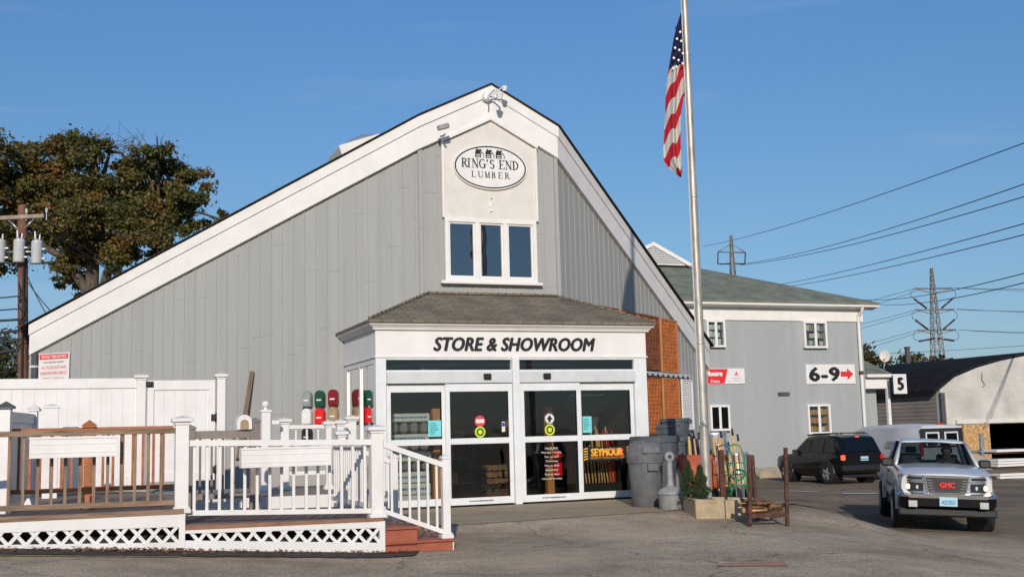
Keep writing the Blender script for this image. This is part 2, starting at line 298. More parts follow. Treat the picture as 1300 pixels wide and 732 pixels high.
# ---------------------------------------------------------------- mesh helpers
class MB:
    def __init__(s): s.v = []; s.f = []; s.sm = []
    def add(s, vs, fs, mtx=None, smooth=False):
        o = len(s.v)
        for p in vs:
            p = Vector(p)
            s.v.append(tuple(mtx @ p) if mtx else tuple(p))
        for f in fs: s.f.append(tuple(i + o for i in f)); s.sm.append(smooth)
        return s
    def box(s, x0, x1, y0, y1, z0, z1, b=0.0, mtx=None):
        if b <= 0 or min(x1 - x0, y1 - y0, z1 - z0) < 2.5 * b:
            vs = [(x, y, z) for z in (z0, z1) for (x, y) in ((x0, y0), (x1, y0), (x1, y1), (x0, y1))]
            fs = [(3, 2, 1, 0), (4, 5, 6, 7), (0, 1, 5, 4), (1, 2, 6, 5), (2, 3, 7, 6), (3, 0, 4, 7)]
            return s.add(vs, fs, mtx)
        # chamfered box
        vs = []; idx = {}
        for i, x in enumerate((x0, x1)):
            for j, y in enumerate((y0, y1)):
                for k, z in enumerate((z0, z1)):
                    dx = b if i == 0 else -b; dy = b if j == 0 else -b; dz = b if k == 0 else -b
                    idx[i, j, k] = len(vs)
                    vs += [(x, y + dy, z + dz), (x + dx, y, z + dz), (x + dx, y + dy, z)]
        fs = []
        for i in (0, 1):
            q = [idx[i, 0, 0], idx[i, 1, 0], idx[i, 1, 1], idx[i, 0, 1]]; fs.append(tuple(q if i else q[::-1]))
            q = [idx[0, i, 0] + 1, idx[1, i, 0] + 1, idx[1, i, 1] + 1, idx[0, i, 1] + 1]; fs.append(tuple(q if not i else q[::-1]))
            q = [idx[0, 0, i] + 2, idx[1, 0, i] + 2, idx[1, 1, i] + 2, idx[0, 1, i] + 2]; fs.append(tuple(q if i else q[::-1]))
        for i in (0, 1):
            for j in (0, 1):
                a, c = idx[i, j, 0], idx[i, j, 1]; fs.append((a, a + 1, c + 1, c) if (i ^ j) else (a, c, c + 1, a + 1))
                a, c = idx[i, 0, j], idx[i, 1, j]; fs.append((a, c, c + 2, a + 2) if (i ^ j) else (a, a + 2, c + 2, c))
                a, c = idx[0, i, j], idx[1, i, j]; fs.append((a + 1, a + 2, c + 2, c + 1) if (i ^ j) else (a + 1, c + 1, c + 2, a + 2))
        for (i, j, k), a in idx.items():
            fs.append((a, a + 1, a + 2) if (i + j + k) % 2 == 0 else (a, a + 2, a + 1))
        return s.add(vs, fs, mtx)
    def tube(s, p0, p1, r0, r1=None, n=10, cap=True):
        p0 = Vector(p0); p1 = Vector(p1); r1 = r0 if r1 is None else r1
        d = (p1 - p0)
        if d.length < 1e-6: return s
        d.normalize(); a = d.orthogonal().normalized(); b = d.cross(a)
        vs = []
        for p, r in ((p0, r0), (p1, r1)):
            for i in range(n):
                t = 2 * math.pi * i / n; vs.append(p + (a * math.cos(t) + b * math.sin(t)) * r)
        fs = [(i, (i + 1) % n, n + (i + 1) % n, n + i) for i in range(n)]
        s.add(vs, fs, smooth=True)
        if cap: s.add(vs, [tuple(range(n))[::-1], tuple(range(n, 2 * n))])
        return s
    def path(s, pts, r, n=6, closed=False):
        pts = [Vector(p) for p in pts]; rr = r if isinstance(r, (list, tuple)) else [r] * len(pts)
        vs = []; prev = None
        for i, p in enumerate(pts):
            a = pts[i - 1] if (i or closed) else p; b = pts[(i + 1) % len(pts)] if (i < len(pts) - 1 or closed) else p
            d = (b - a).normalized()
            if prev is None: x = d.orthogonal().normalized()
            else: x = (prev - d * prev.dot(d)).normalized()
            prev = x; y = d.cross(x)
            for k in range(n):
                t = 2 * math.pi * k / n; vs.append(p + (x * math.cos(t) + y * math.sin(t)) * rr[i])
        m = len(pts); fs = []
        for i in range(m if closed else m - 1):
            j = (i + 1) % m
            for k in range(n): fs.append((i * n + k, i * n + (k + 1) % n, j * n + (k + 1) % n, j * n + k))
        s.add(vs, fs, smooth=True)
        if not closed: s.add(vs[:n] + vs[-n:], [tuple(range(n))[::-1], tuple(range(n, 2 * n))])
        return s
    def lathe(s, prof, n=24, c=(0, 0, 0), axis='Z', a0=0, a1=2 * math.pi, cap=True):
        full = abs(a1 - a0 - 2 * math.pi) < 1e-6; cols = n if full else n + 1; vs = []
        for i in range(cols):
            t = a0 + (a1 - a0) * i / n
            for r, z in prof:
                if axis == 'Z': p = (r * math.cos(t), r * math.sin(t), z)
                elif axis == 'X': p = (z, r * math.cos(t), r * math.sin(t))
                else: p = (r * math.sin(t), z, r * math.cos(t))
                vs.append((p[0] + c[0], p[1] + c[1], p[2] + c[2]))
        m = len(prof); fs = []
        for i in range(n):
            j = (i + 1) % cols
            for k in range(m - 1): fs.append((i * m + k, j * m + k, j * m + k + 1, i * m + k + 1))
        return s.add(vs, fs, smooth=True)
    def prism(s, poly, y0, y1, mtx=None):
        # poly in (x, z); extruded along y
        n = len(poly)
        vs = [(x, y0, z) for x, z in poly] + [(x, y1, z) for x, z in poly]
        fs = [tuple(range(n)), tuple(range(n, 2 * n))[::-1]] + [(i, n + i, n + (i + 1) % n, (i + 1) % n) for i in range(n)]
        return s.add(vs, fs, mtx)
    def prismx(s, poly, x0, x1, mtx=None):
        n = len(poly)
        vs = [(x0, y, z) for y, z in poly] + [(x1, y, z) for y, z in poly]
        fs = [tuple(range(n))[::-1], tuple(range(n, 2 * n))] + [(i, (i + 1) % n, n + (i + 1) % n, n + i) for i in range(n)]
        return s.add(vs, fs, mtx)
    def prismz(s, poly, z0, z1, mtx=None):
        n = len(poly)
        vs = [(x, y, z0) for x, y in poly] + [(x, y, z1) for x, y in poly]
        fs = [tuple(range(n))[::-1], tuple(range(n, 2 * n))] + [(i, (i + 1) % n, n + (i + 1) % n, n + i) for i in range(n)]
        return s.add(vs, fs, mtx)
    def sphere(s, c, rx, ry=None, rz=None, n=12, m=8):
        ry = rx if ry is None else ry; rz = rx if rz is None else rz
        vs = [(c[0], c[1], c[2] - rz)]
        for j in range(1, m):
            p = -math.pi / 2 + math.pi * j / m
            for i in range(n):
                t = 2 * math.pi * i / n
                vs.append((c[0] + rx * math.cos(p) * math.cos(t), c[1] + ry * math.cos(p) * math.sin(t), c[2] + rz * math.sin(p)))
        vs.append((c[0], c[1], c[2] + rz)); fs = []
        for i in range(n): fs.append((0, 1 + (i + 1) % n, 1 + i))
        for j in range(m - 2):
            for i in range(n): a = 1 + j * n; fs.append((a + i, a + (i + 1) % n, a + n + (i + 1) % n, a + n + i))
        a = 1 + (m - 2) * n; top = len(vs) - 1
        for i in range(n): fs.append((a + i, a + (i + 1) % n, top))
        return s.add(vs, fs, smooth=True)
    def loft(s, secs, mirror=True, caps=True, smooth=True):
        # secs: list of (y, [(x,z)...]) half profiles from bottom centre to top centre
        rings = []
        for y, pr in secs:
            r = [(x, y, z) for x, z in pr]
            if mirror: r += [(-x, y, z) for x, z in reversed(pr) if x > 1e-6]
            rings.append(r)
        n = len(rings[0]); vs = [p for r in rings for p in r]; fs = []
        for i in range(len(rings) - 1):
            for k in range(n): fs.append((i * n + k, i * n + (k + 1) % n, (i + 1) * n + (k + 1) % n, (i + 1) * n + k))
        s.add(vs, fs, smooth=smooth)
        if caps: s.add(rings[0] + rings[-1], [tuple(range(n))[::-1], tuple(range(n, 2 * n))])
        return s
    def build(s, name, m, parent=None, fix=True, uv=True, angle=35):
        me = bpy.data.meshes.new(name); me.from_pydata(s.v, [], s.f)
        me.polygons.foreach_set('use_smooth', s.sm)
        import bmesh
        if fix:
            bm = bmesh.new(); bm.from_mesh(me); bmesh.ops.remove_doubles(bm, verts=bm.verts, dist=1e-5)
            bmesh.ops.recalc_face_normals(bm, faces=bm.faces); 
            for e in bm.edges:
                if len(e.link_faces) == 2 and e.calc_face_angle(0) > R_(angle): e.smooth = False
            bm.to_mesh(me); bm.free()
        if uv:
            ul = me.uv_layers.new(name='UVMap'); data = [0.0] * (2 * len(me.loops))
            for p in me.polygons:
                n = p.normal
                if abs(n.z) > .999: h = Vector((1, 0, 0)); vv = Vector((0, 1, 0))
                else:
                    h = Vector((0, 0, 1)).cross(n).normalized(); vv = n.cross(h)
                for li in p.loop_indices:
                    c = me.vertices[me.loops[li].vertex_index].co
                    data[2 * li] = c.dot(h); data[2 * li + 1] = c.dot(vv)
            ul.data.foreach_set('uv', data)
        ob = bpy.data.objects.new(name, me); COL.objects.link(ob); me.materials.append(m)
        if parent: ob.parent = parent
        return ob
def tag(o, label=None, cat=None, group=None, kind=None):
    if label: o['label'] = label
    if cat: o['category'] = cat
    if group: o['group'] = group
    if kind: o['kind'] = kind
    return o
def thing(name, label, cat, loc=(0, 0, 0), rz=0, group=None):
    o = bpy.data.objects.new(name, None); COL.objects.link(o); o.empty_display_size = .2
    o.location = loc; o.rotation_euler = (0, 0, rz); return tag(o, label, cat, group)
def copy_tree(o, parent=None):
    c = o.copy(); COL.objects.link(c); c.parent = parent
    for ch in [x for x in bpy.data.objects if x.parent == o]: copy_tree(ch, c)
    return c
def struct(mb, name, m): return tag(mb.build(name, m), kind='structure')
A21 = R_(21)
CU, SU = math.cos(A21), math.sin(A21)
def FR(u, v, z=0): return Vector((-0.03 + u * CU - v * SU, 21.9 + u * SU + v * CU, z))

def textmesh(body, wdt, hgt, depth=.012, shear=0, offset=0, align='C', spacing=1.0):
    bold = offset * hgt * .75; offset = 0
    cu = bpy.data.curves.new('lettering', 'FONT'); cu.body = body; cu.size = 1; cu.extrude = .5; cu.shear = shear; cu.offset = offset
    cu.space_character = spacing; cu.align_x = 'CENTER'; cu.resolution_u = 3; cu.space_line = 1.15
    ob = bpy.data.objects.new('lettering', cu); COL.objects.link(ob)
    dg = bpy.context.evaluated_depsgraph_get(); dg.update()
    me = bpy.data.meshes.new_from_object(ob.evaluated_get(dg)); bpy.data.objects.remove(ob); bpy.data.curves.remove(cu)
    xs = [v.co.x for v in me.vertices]; ys = [v.co.y for v in me.vertices]
    x0, x1, y0, y1 = min(xs), max(xs), min(ys), max(ys)
    for v in me.vertices:
        v.co.x = (v.co.x - (x0 + x1) / 2) / (x1 - x0) * wdt; v.co.y = (v.co.y - (y0 + y1) / 2) / (y1 - y0) * hgt; v.co.z *= depth
    if bold > .0008:
        vs = [tuple(v.co) for v in me.vertices]; fs = [tuple(p.vertices) for p in me.polygons]; V = []; F_ = []; kx = wdt / (wdt + 2 * bold)
        for q, (dx, dz) in enumerate(((-1, 0), (1, 0), (0, .6), (0, -.6), (0, 0))):
            o_ = len(V); V += [(x * kx + dx * bold, y + dz * bold, z + q * .0004) for x, y, z in vs]; F_ += [tuple(i + o_ for i in f) for f in fs]
        me = bpy.data.meshes.new('lettering'); me.from_pydata(V, [], F_)
    return me
def text(name, body, wdt, hgt, c, m, parent, rot=(R_(90), 0, 0), label=None, **k):
    me = textmesh(body, wdt, hgt, **k); me.name = name; ob = bpy.data.objects.new(name, me); COL.objects.link(ob); me.materials.append(m)
    ob.location = c; ob.rotation_euler = rot
    if parent: ob.parent = parent
    if label: ob['label'] = label
    return ob

# ---------------------------------------------------------------- ground
def interp(x, T):
    if x <= T[0][0]: return T[0][1]
    for (a, p), (b, q) in zip(T, T[1:]):
        if x <= b:
            t = (x - a) / (b - a); t = t * t * (3 - 2 * t) if False else t
            return p + (q - p) * t
    return T[-1][1]
GT = [(-12, .40), (-6, .215), (-1.7, -.11), (0, -.13), (4.2, -.15), (5.5, -.33), (7, -.61), (8.6, -.70), (12, -.72), (18, -.86), (22, -.92)]
def G(x, y):
    z = interp(x, GT) if y > 0 else interp(x, GT) * max(0, 1 + y / 40)
    dx, dy = x + .03, y - 21.9; u = dx * CU + dy * SU; v = -dx * SU + dy * CU
    a = max(0, min(1, (v + 5.4) / 2.6)); b = max(0, min(1, (5.6 - u) / 1.6)) * max(0, min(1, (u + 6) / 1.5)); c = max(0, min(1, (12 - v) / 4))
    wgt = a * a * (3 - 2 * a) * b * c
    return z * (1 - wgt) - 0.012 * wgt
def axis(vals):
    out = []
    for a, b, n in vals: out += [a + (b - a) * i / n for i in range(n)]
    return out + [vals[-1][1]]
gx = axis([(-2500, -200, 4), (-200, -30, 8), (-30, -12, 9), (-12, 22, 68), (22, 60, 12), (60, 300, 6), (300, 2500, 4)])
gy = axis([(-600, -40, 6), (-40, 6, 12), (6, 30, 60), (30, 60, 20), (60, 300, 8), (300, 4000, 5)])
g = MB(); vs = [(x, y, G(x, y)) for y in gy for x in gx]; nx = len(gx)
g.add(vs, [(j * nx + i, j * nx + i + 1, (j + 1) * nx + i + 1, (j + 1) * nx + i) for j in range(len(gy) - 1) for i in range(nx - 1)], smooth=True)
struct(g, 'ground', M['asphalt'])
def drape(name, quad, m, nu=20, nv=8, lift=.006, wob=0, frame=True):
    # quad: four corners (u, v) in the store frame
    b = MB(); vs = []
    for j in range(nv + 1):
        for i in range(nu + 1):
            s, t = i / nu, j / nv
            u = (1 - s) * ((1 - t) * quad[0][0] + t * quad[3][0]) + s * ((1 - t) * quad[1][0] + t * quad[2][0])
            v = (1 - s) * ((1 - t) * quad[0][1] + t * quad[3][1]) + s * ((1 - t) * quad[1][1] + t * quad[2][1])
            if wob and (j in (0, nv)): v += rnd.uniform(-wob, wob)
            p = FR(u, v) if frame else Vector((u, v, 0)); vs.append((p.x, p.y, 0))
    # lift above the triangulated ground: sample neighbours
    vs = [(x, y, max(G(x, y), (G(x + .2, y) + G(x - .2, y)) / 2, (G(x, y + .2) + G(x, y - .2)) / 2) + lift) for x, y, _ in vs]
    b.add(vs, [(j * (nu + 1) + i, j * (nu + 1) + i + 1, (j + 1) * (nu + 1) + i + 1, (j + 1) * (nu + 1) + i) for j in range(nv) for i in range(nu)], smooth=True)
    return struct(b, name, m)
drape('entrance_slab', [(-3.3, -3.7), (4.7, -3.0), (5.0, -.0), (-3.3, -.0)], M['slab'], 40, 16, .008)
drape('dirt_strip', [(-9.5, -6.82), (-3.95, -6.84), (-3.7, -6.2), (-9.5, -6.2)], M['dirt'], 60, 6, .012, .05)
drape('yellow_line', [(-9.5, -6.95), (-6.7, -6.93), (-6.7, -6.86), (-9.5, -6.87)], M['yellowline'], 30, 1, .01)
drape('white_line', [(9.6, 34.0), (12.2, 33.2), (12.3, 33.5), (9.7, 34.4)], M['whiteline'], 8, 2, .02, frame=False)
drape('white_line', [(8.0, 35.8), (9.2, 35.4), (9.3, 35.6), (8.1, 36.0)], M['whiteline'], 8, 2, .02, frame=False)
drape('orange_paint_mark', [(2.1, 12.6), (2.9, 12.5), (2.95, 12.95), (2.4, 12.9)], M['orangemark'], 10, 4, .008, .04, frame=False)

# ---------------------------------------------------------------- the store
BL = (-1.18, 2.1); BR = (1.93, 2.1); AP = (.41, 2.1)
dL = (math.cos(R_(142)), math.sin(R_(142))); dR = (math.cos(R_(40)), math.sin(R_(40)))
LL, LR = 9.72, 9.3
EL = (BL[0] + dL[0] * LL, BL[1] + dL[1] * LL); ER = (BR[0] + dR[0] * LR, BR[1] + dR[1] * LR)
ZK = 8.02; ZA = 8.84; ZEL = 4.10; ZER = 3.72
store = thing('store_building', 'big grey gambrel-fronted lumber store with white rake boards and glazed entrance porch', 'store', FR(0, 0, 0), A21)
PL = [(*EL, ZEL), (*BL, ZK), (*AP, ZA), (*BR, ZK), (*ER, ZER)]
# the gable stands 1.57 m behind the doors: parts drawn at GK = 1 are brought to their place by GS / GW
GK = .9765; GO = Vector((-.184, -.481, .032))
BLs = (BL[0] * GK + GO.x, BL[1] * GK + GO.y); BRs = (BR[0] * GK + GO.x, BR[1] * GK + GO.y)
def GS(o): o.location = GO; o.scale = (GK, GK, GK); return o
def GW(t): t.location = Vector((0, 0, CAMZ)) * (1 - GK) + t.location * GK; t.scale = (GK, GK, GK); return t
def off(d):
    # offset the plan polyline outwards (towards the front) by d, mitred
    out = []
    pts = [Vector((p[0], p[1])) for p in PL]
    nrm = []
    for a, b in zip(pts, pts[1:]):
        e = (b - a).normalized(); nrm.append(Vector((e.y, -e.x)))
    for i, p in enumerate(pts):
        if i == 0: n = nrm[0]; k = 1
        elif i == len(pts) - 1: n = nrm[-1]; k = 1
        else:
            n = (nrm[i - 1] + nrm[i]).normalized(); k = 1 / n.dot(nrm[i])
        out.append((p.x + n.x * d * k, p.y + n.y * d * k))
    return out
def rake(d0, d1, top, bot):
    b = MB(); A = off(d0); B = off(d1); vs = []
    for (ax, ay), (bx, by), p in zip(A, B, PL): vs += [(ax, ay, p[2] - bot), (bx, by, p[2] - bot), (bx, by, p[2] - top), (ax, ay, p[2] - top)]
    fs = [(0, 1, 2, 3), (19, 18, 17, 16)]
    for i in range(4):
        o = i * 4
        for k in range(4): fs.append((o + k, o + 4 + k, o + 4 + (k + 1) % 4, o + (k + 1) % 4))
    return b.add(vs, fs)
BAT = .27
def wing(b, O, d, s0, s1, zt, zb, first=0.0):
    nx_, ny_ = d[1], -d[0]
    if (nx_ * 0 + ny_ * -1) < 0: nx_, ny_ = -nx_, -ny_
    def P(s, o, z): return (O[0] + d[0] * s + nx_ * o, O[1] + d[1] * s + ny_ * o, z)
    vs = [P(s0, 0, zb(s0)), P(s1, 0, zb(s1)), P(s1, 0, zt(s1)), P(s0, 0, zt(s0))]
    vs += [P(s0, -.12, zb(s0)), P(s1, -.12, zb(s1)), P(s1, -.12, zt(s1)), P(s0, -.12, zt(s0))]
    b.add(vs, [(0, 1, 2, 3), (4, 7, 6, 5), (0, 3, 7, 4), (1, 5, 6, 2), (3, 2, 6, 7), (0, 4, 5, 1)])
    s = s0 + first
    while s < s1 - .03:
        wd = .018; o = .013
        vs = [P(s - wd, 0, zb(s)), P(s - wd, o, zb(s)), P(s + wd, o, zb(s)), P(s + wd, 0, zb(s)),
              P(s - wd, 0, zt(s)), P(s - wd, o, zt(s)), P(s + wd, o, zt(s)), P(s + wd, 0, zt(s))]
        b.add(vs, [(0, 1, 5, 4), (1, 2, 6, 5), (2, 3, 7, 6), (4, 5, 6, 7), (3, 2, 1, 0)])
        s += BAT
tL = lambda s: ZK - .3 + (ZEL - ZK) * s / LL
tR = lambda s: ZK - .3 + (ZER - ZK) * s / LR
b = MB()
wing(b, BL, dL, 1.76, LL, tL, lambda s: -.1, .14)
wing(b, BL, dL, 0.0, 1.758, tL, lambda s: 2.75, .14)
GS(b.build('wall', M['siding'], store))
b = MB()
wing(b, BR, dR, 1.56, LR, tR, lambda s: -.6, .1)
wing(b, BR, dR, 0.0, 1.558, tR, lambda s: 2.75, .1)
GS(b.build('wall', M['siding'], store))
b = MB()
wing(b, (BL[0], 2.1), (1, 0), 0, 3.11, lambda s: ZK - .35 + max(0, (ZA - ZK) * (1 - abs(s - 1.59) / 1.6)), lambda s: 2.75, .12)
GS(b.build('wall', M['siding'], store))
for x, sx in ((BL[0], 1), (BR[0], -1)):
    GS(MB().box(x - .045, x + .045, 2.055, 2.1, 2.8, 7.42, .004).build('corner_board', M['siding'], store))
GS(rake(-.02, .10, .0, .70).build('rake_board', M['white'], store))
GS(rake(.102, .135, .0, .235).build('rake_trim', M['white'], store))
# return boxing at the left eave
e0 = off(.10)[0]; e1 = off(-.35)[0]
# dark shingle roof running back from the rake
b = MB(); F0_ = off(.19); vs = []
for (x, y), p in zip(F0_, PL): vs.append((x, y, p[2] + .012))
ex = (dL[0], 0)
vs[0] = (vs[0][0] - .16, vs[0][1] + .1, vs[0][2] - .07)
vs[4] = (vs[4][0] + .16, vs[4][1] + .1, vs[4][2] - .07)
back = [(p[0], 34, p[2]) for p in vs]
top = [(x, y, z + .022) for x, y, z in vs]; tb = [(x, y, z + .022) for x, y, z in back]
allv = vs + back + top + tb; fs = []
for i in range(4):
    fs += [(i, i + 1, 6 + i, 5 + i), (10 + i, 15 + i, 16 + i, 11 + i), (i, 10 + i, 11 + i, i + 1), (5 + i, 6 + i, 16 + i, 15 + i)]
fs += [(0, 5, 15, 10), (4, 14, 19, 9)]
rf = GS(b.add(allv, fs).build('roof', M['roofdark'], store))
# side and rear walls under that roof
b = MB(); b.box(EL[0] - .06, EL[0] + .06, EL[1] + .05, 33.8, -.2, ZEL - .1); b.box(ER[0] - .06, ER[0] + .06, ER[1] + .05, 33.8, -.9, ZER - .1)
b.prism([(EL[0] + .06, -.8), (ER[0] - .06, -.8), (ER[0] - .06, ZER - .1), (BR[0], ZK - .1), (AP[0], ZA - .1), (BL[0], ZK - .1), (EL[0] + .06, ZEL - .1)], 33.6, 33.72)
GS(b.build('side_wall', M['siding'], store))
# domed skylight on the left roof slope
def roofz(u): return ZK + (u - BL[0]) / (EL[0] - BL[0]) * (ZEL - ZK)
b = MB(); uu, vv_ = -2.0, 4.3
b.box(-.50, .50, -.6, .6, -.3, .26, .02, Matrix.Translation((uu, vv_, roofz(uu) + .05)) @ Matrix.Rotation(-R_(20), 4, 'Y'))
sk = GS(b.build('skylight', M['white'], store))
b = MB(); b.lathe([(.48, 0), (.46, .07), (.39, .14), (.25, .20), (.0, .23)], 24)
dm = b.build('skylight_dome', mat('smoky_plastic_dome', (.22, .26, .31), .2, var=.05), sk); dm.matrix_local = Matrix.Translation((uu + .09, vv_, roofz(uu) + .29)) @ Matrix.Rotation(-R_(20), 4, 'Y')
# gable panel and window
ap = AP[0] - .02; x0, x1 = -.67, 1.41
b = MB(); b.prism([(x0, 5.88), (x1, 5.88), (x1, 7.50), (ap, 8.06), (x0, 7.50)], 2.03, 2.078)
pn = GS(b.build('gable_panel', M['cream'], store))
b = MB()
for xa, xb in ((x0 - .05, x0 - .001), (x1 + .001, x1 + .05)): b.box(xa, xb, 2.0, 2.077, 5.88, 7.52, .004)
for (xa, za, xb, zb) in ((x0 - .06, 7.49, ap, 8.06), (x1 + .06, 7.49, ap, 8.06)):
    b.prism([(xa, za), (xb, zb), (xb, zb + .07), (xa, za + .07)], 1.955, 2.02)
b.build('panel_trim', M['white'], pn)
b = MB(); b.box(.36, .40, 1.985, 2.03, 6.34, 6.36); b.lathe([(0, 0), (.05, .0), (.045, -.03), (0, -.045)], 14, (.36, 2.03, 6.18), 'Y'); b.box(.35, .41, 2.0, 2.03, 6.05, 6.25, .004)
b.build('doorbell_box', M['alu'], pn)
def window(parent, x0, x1, z0, z1, y, n, fm, gm, fw=.07, depth=.06, name='window', inner=.035, cross=None):
    f = MB()
    f.box(x0, x1, y - depth, y, z0, z0 + fw, .004); f.box(x0, x1, y - depth, y, z1 - fw, z1, .004)
    f.box(x0, x0 + fw, y - depth, y, z0 + fw, z1 - fw, .004); f.box(x1 - fw, x1, y - depth, y, z0 + fw, z1 - fw, .004)
    W = (x1 - x0 - 2 * fw)
    for i in range(1, n):
        xc = x0 + fw + W * i / n; f.box(xc - fw * .6, xc + fw * .6, y - depth * .95, y - .002, z0 + fw, z1 - fw, .004)
    o = f.build(name, fm, parent)
    for i in range(n):
        a = x0 + fw + W * i / n + (fw * .6 if i else 0); c = x0 + fw + W * (i + 1) / n - (fw * .6 if i < n - 1 else 0)
        if inner:
            q = MB(); q.box(a + .001, a + inner, y - depth * .6, y - .01, z0 + fw, z1 - fw); q.box(c - inner, c - .001, y - depth * .6, y - .01, z0 + fw, z1 - fw)
            q.box(a + inner, c - inner, y - depth * .6, y - .01, z0 + fw, z0 + fw + inner); q.box(a + inner, c - inner, y - depth * .6, y - .01, z1 - fw - inner, z1 - fw)
            q.build('sash', fm, o)
        MB().box(a + .002, c - .002, y - .022, y - .016, z0 + fw, z1 - fw).build('pane', gm, o)
    return o
GS(MB().box(-.6, 1.33, 2.074, 2.098, 4.6, 5.84).build('window_backing', M['can2'], store))
wo = window(store, -.68, 1.40, 4.53, 5.878, 2.072, 3, M['white'], M['glassblue'], .085, .09, 'gable_window'); GS(wo)
b = MB(); b.box(-.78, 1.50, 1.94, 2.07, 4.47, 4.53, .006); b.build('window_sill', M['white'], wo)

# porch roof, cornice, frieze
b = MB()
zT, zB = 4.19, 3.475
pf = [(-2.86, -.19, zB), (3.05, -.19, zB), (1.64, 1.565, zT), (-1.21, 1.565, zT)]
b.add(pf + [(p[0], p[1], p[2] - .05) for p in pf], [(0, 1, 2, 3), (4, 7, 6, 5), (0, 4, 5, 1), (1, 5, 6, 2), (2, 6, 7, 3), (3, 7, 4, 0)])
Lw = (-2.86, BLs[1] + (BLs[0] + 2.86) * dL[1] / -dL[0]); Rw = (3.05, BRs[1] + (3.05 - BRs[0]) * dR[1] / dR[0])
b.add([(-2.86, -.19, zB), (-1.21, 1.565, zT), (-2.86, Lw[1], zB), (-2.86, -.19, zB - .05), (-1.21, 1.565, zT - .05), (-2.86, Lw[1], zB - .05)], [(0, 1, 2), (3, 5, 4), (0, 3, 4, 1), (0, 2, 5, 3), (1, 4, 5, 2)])
b.add([(3.05, -.19, zB), (3.05, Rw[1], zB), (1.64, 1.565, zT), (3.05, -.19, zB - .05), (3.05, Rw[1], zB - .05), (1.64, 1.565, zT - .05)], [(0, 1, 2), (3, 5, 4), (0, 3, 4, 1), (0, 2, 5, 3), (1, 4, 5, 2)])
pr = b.build('porch_roof', M['shingle'], store)
b = MB()   # ridge caps on hips
for a, c in (((-2.86, -.19, zB + .01), (-1.21, 1.56, zT + .015)), ((3.05, -.19, zB + .01), (1.64, 1.56, zT + .015)), ((-1.21, 1.53, zT + .01), (1.64, 1.53, zT + .01))):
    a = Vector(a); c = Vector(c); n = int((c - a).length / .16)
    for i in range(n):
        p = a.lerp(c, i / n); q = a.lerp(c, (i + 1.15) / n); b.tube(p + Vector((0, 0, .012)), q - Vector((0, 0, .006)), .03, .027, 6)
b.build('ridge_caps', M['shingle'], pr)
def band(b, zo, prof):
    # prof: list of (outset, z) swept round the three sides of the porch
    ul, ur = -2.70, 2.90; vs = []
    for o, z in prof: vs += [(ul - o, BLs[1] + (BLs[0] - ul + o) * dL[1] / -dL[0] - .02, z), (ul - o, -o, z), (ur + o, -o, z), (ur + o, BRs[1] + (ur + o - BRs[0]) * dR[1] / dR[0] - .02, z)]
    n = len(prof); fs = []
    for i in range(n):
        j = (i + 1) % n
        for k in range(3): fs.append((i * 4 + k, i * 4 + k + 1, j * 4 + k + 1, j * 4 + k))
    fs += [tuple(i * 4 for i in range(n)), tuple(i * 4 + 3 for i in range(n))[::-1]]
    b.add(vs, fs)
b = MB(); band(b, 0, [(-.03, 3.30), (.05, 3.30), (.06, 3.335), (.08, 3.345), (.09, 3.365), (.12, 3.375), (.135, 3.39), (.145, 3.425), (-.03, 3.425)])
b.build('cornice', M['white'], store)
b = MB(); band(b, 0, [(-.03, 2.785), (.0, 2.785), (.0, 3.298), (-.03, 3.298)]); band(b, 0, [(.001, 2.785), (.022, 2.785), (.022, 2.81), (.001, 2.81)])
fz = b.build('frieze', M['white'], store)
text('lettering', 'STORE & SHOWROOM', 3.36, .25, (.09, -.012, 3.04), M['black'], fz, shear=.25, offset=.075, depth=.02, spacing=1.02)
# ceiling slab of the porch
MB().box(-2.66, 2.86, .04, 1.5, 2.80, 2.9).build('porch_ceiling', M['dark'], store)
# frame posts and header
for i, (a, c) in enumerate(((-2.70, -2.50), (-.02, .12), (2.62, 2.90))):
    MB().box(a, c, -.07 if i == 1 else -.0, .10, .0, 2.784, .006).build('porch_post', M['alu'], store)
for a, c in ((-2.498, -.022), (.122, 2.618)):
    MB().box(a, c, -.045, .10, 2.30, 2.52, .006).build('door_header', M['alugrey'], store)
    b = MB(); b.box(a, c, .0, .09, 2.745, 2.784); b.box(a, c, .0, .09, 2.521, 2.55)
    tw = b.build('transom', M['alu'], store)
    MB().box(a, c, .05, .056, 2.55, 2.745).build('pane', M['glass'], tw)
for u in (-.54, .69):
    b = MB(); b.box(u - .075, u + .075, -.10, -.046, 2.365, 2.475, .01); b.box(u - .05, u + .05, -.112, -.10, 2.385, 2.43, .004)
    b.build('door_sensor', M['black'], store)
def door(a, c, y, name='sliding_door', fw=.085):
    b = MB(); t = .045
    b.box(a, a + fw, y, y + t, .03, 2.285, .004); b.box(c - fw, c, y, y + t, .03, 2.285, .004)
    b.box(a + fw, c - fw, y, y + t, .03, .16, .004); b.box(a + fw, c - fw, y, y + t, 2.14, 2.285, .004); b.box(a + fw, c - fw, y, y + t, 1.155, 1.265, .004)
    d = b.build(name, M['alu'], store)
    for z0, z1 in ((.16, 1.155), (1.265, 2.14)):
        g_ = MB().box(a + fw, c - fw, y + .02, y + .026, z0, z1).build('pane', M['glass'], d)
        b = MB(); b.box(a + fw, a + fw + .012, y - .003, y + .012, z0, z1); b.box(c - fw - .012, c - fw, y - .003, y + .012, z0, z1); b.build('gasket', M['black'], d)
    return d
d1 = door(-2.49, -1.34, .055, 'fixed_door'); d2 = door(-1.37, -.03, -.03); d3 = door(.13, 1.40, -.03); d4 = door(1.37, 2.61, .055, 'fixed_door')
def disc(b, u, z, r, y, n=24): b.lathe([(0, y), (r, y), (r, y + .002), (0, y + .002)], n, (u, 0, z), 'Y')
y = -.012
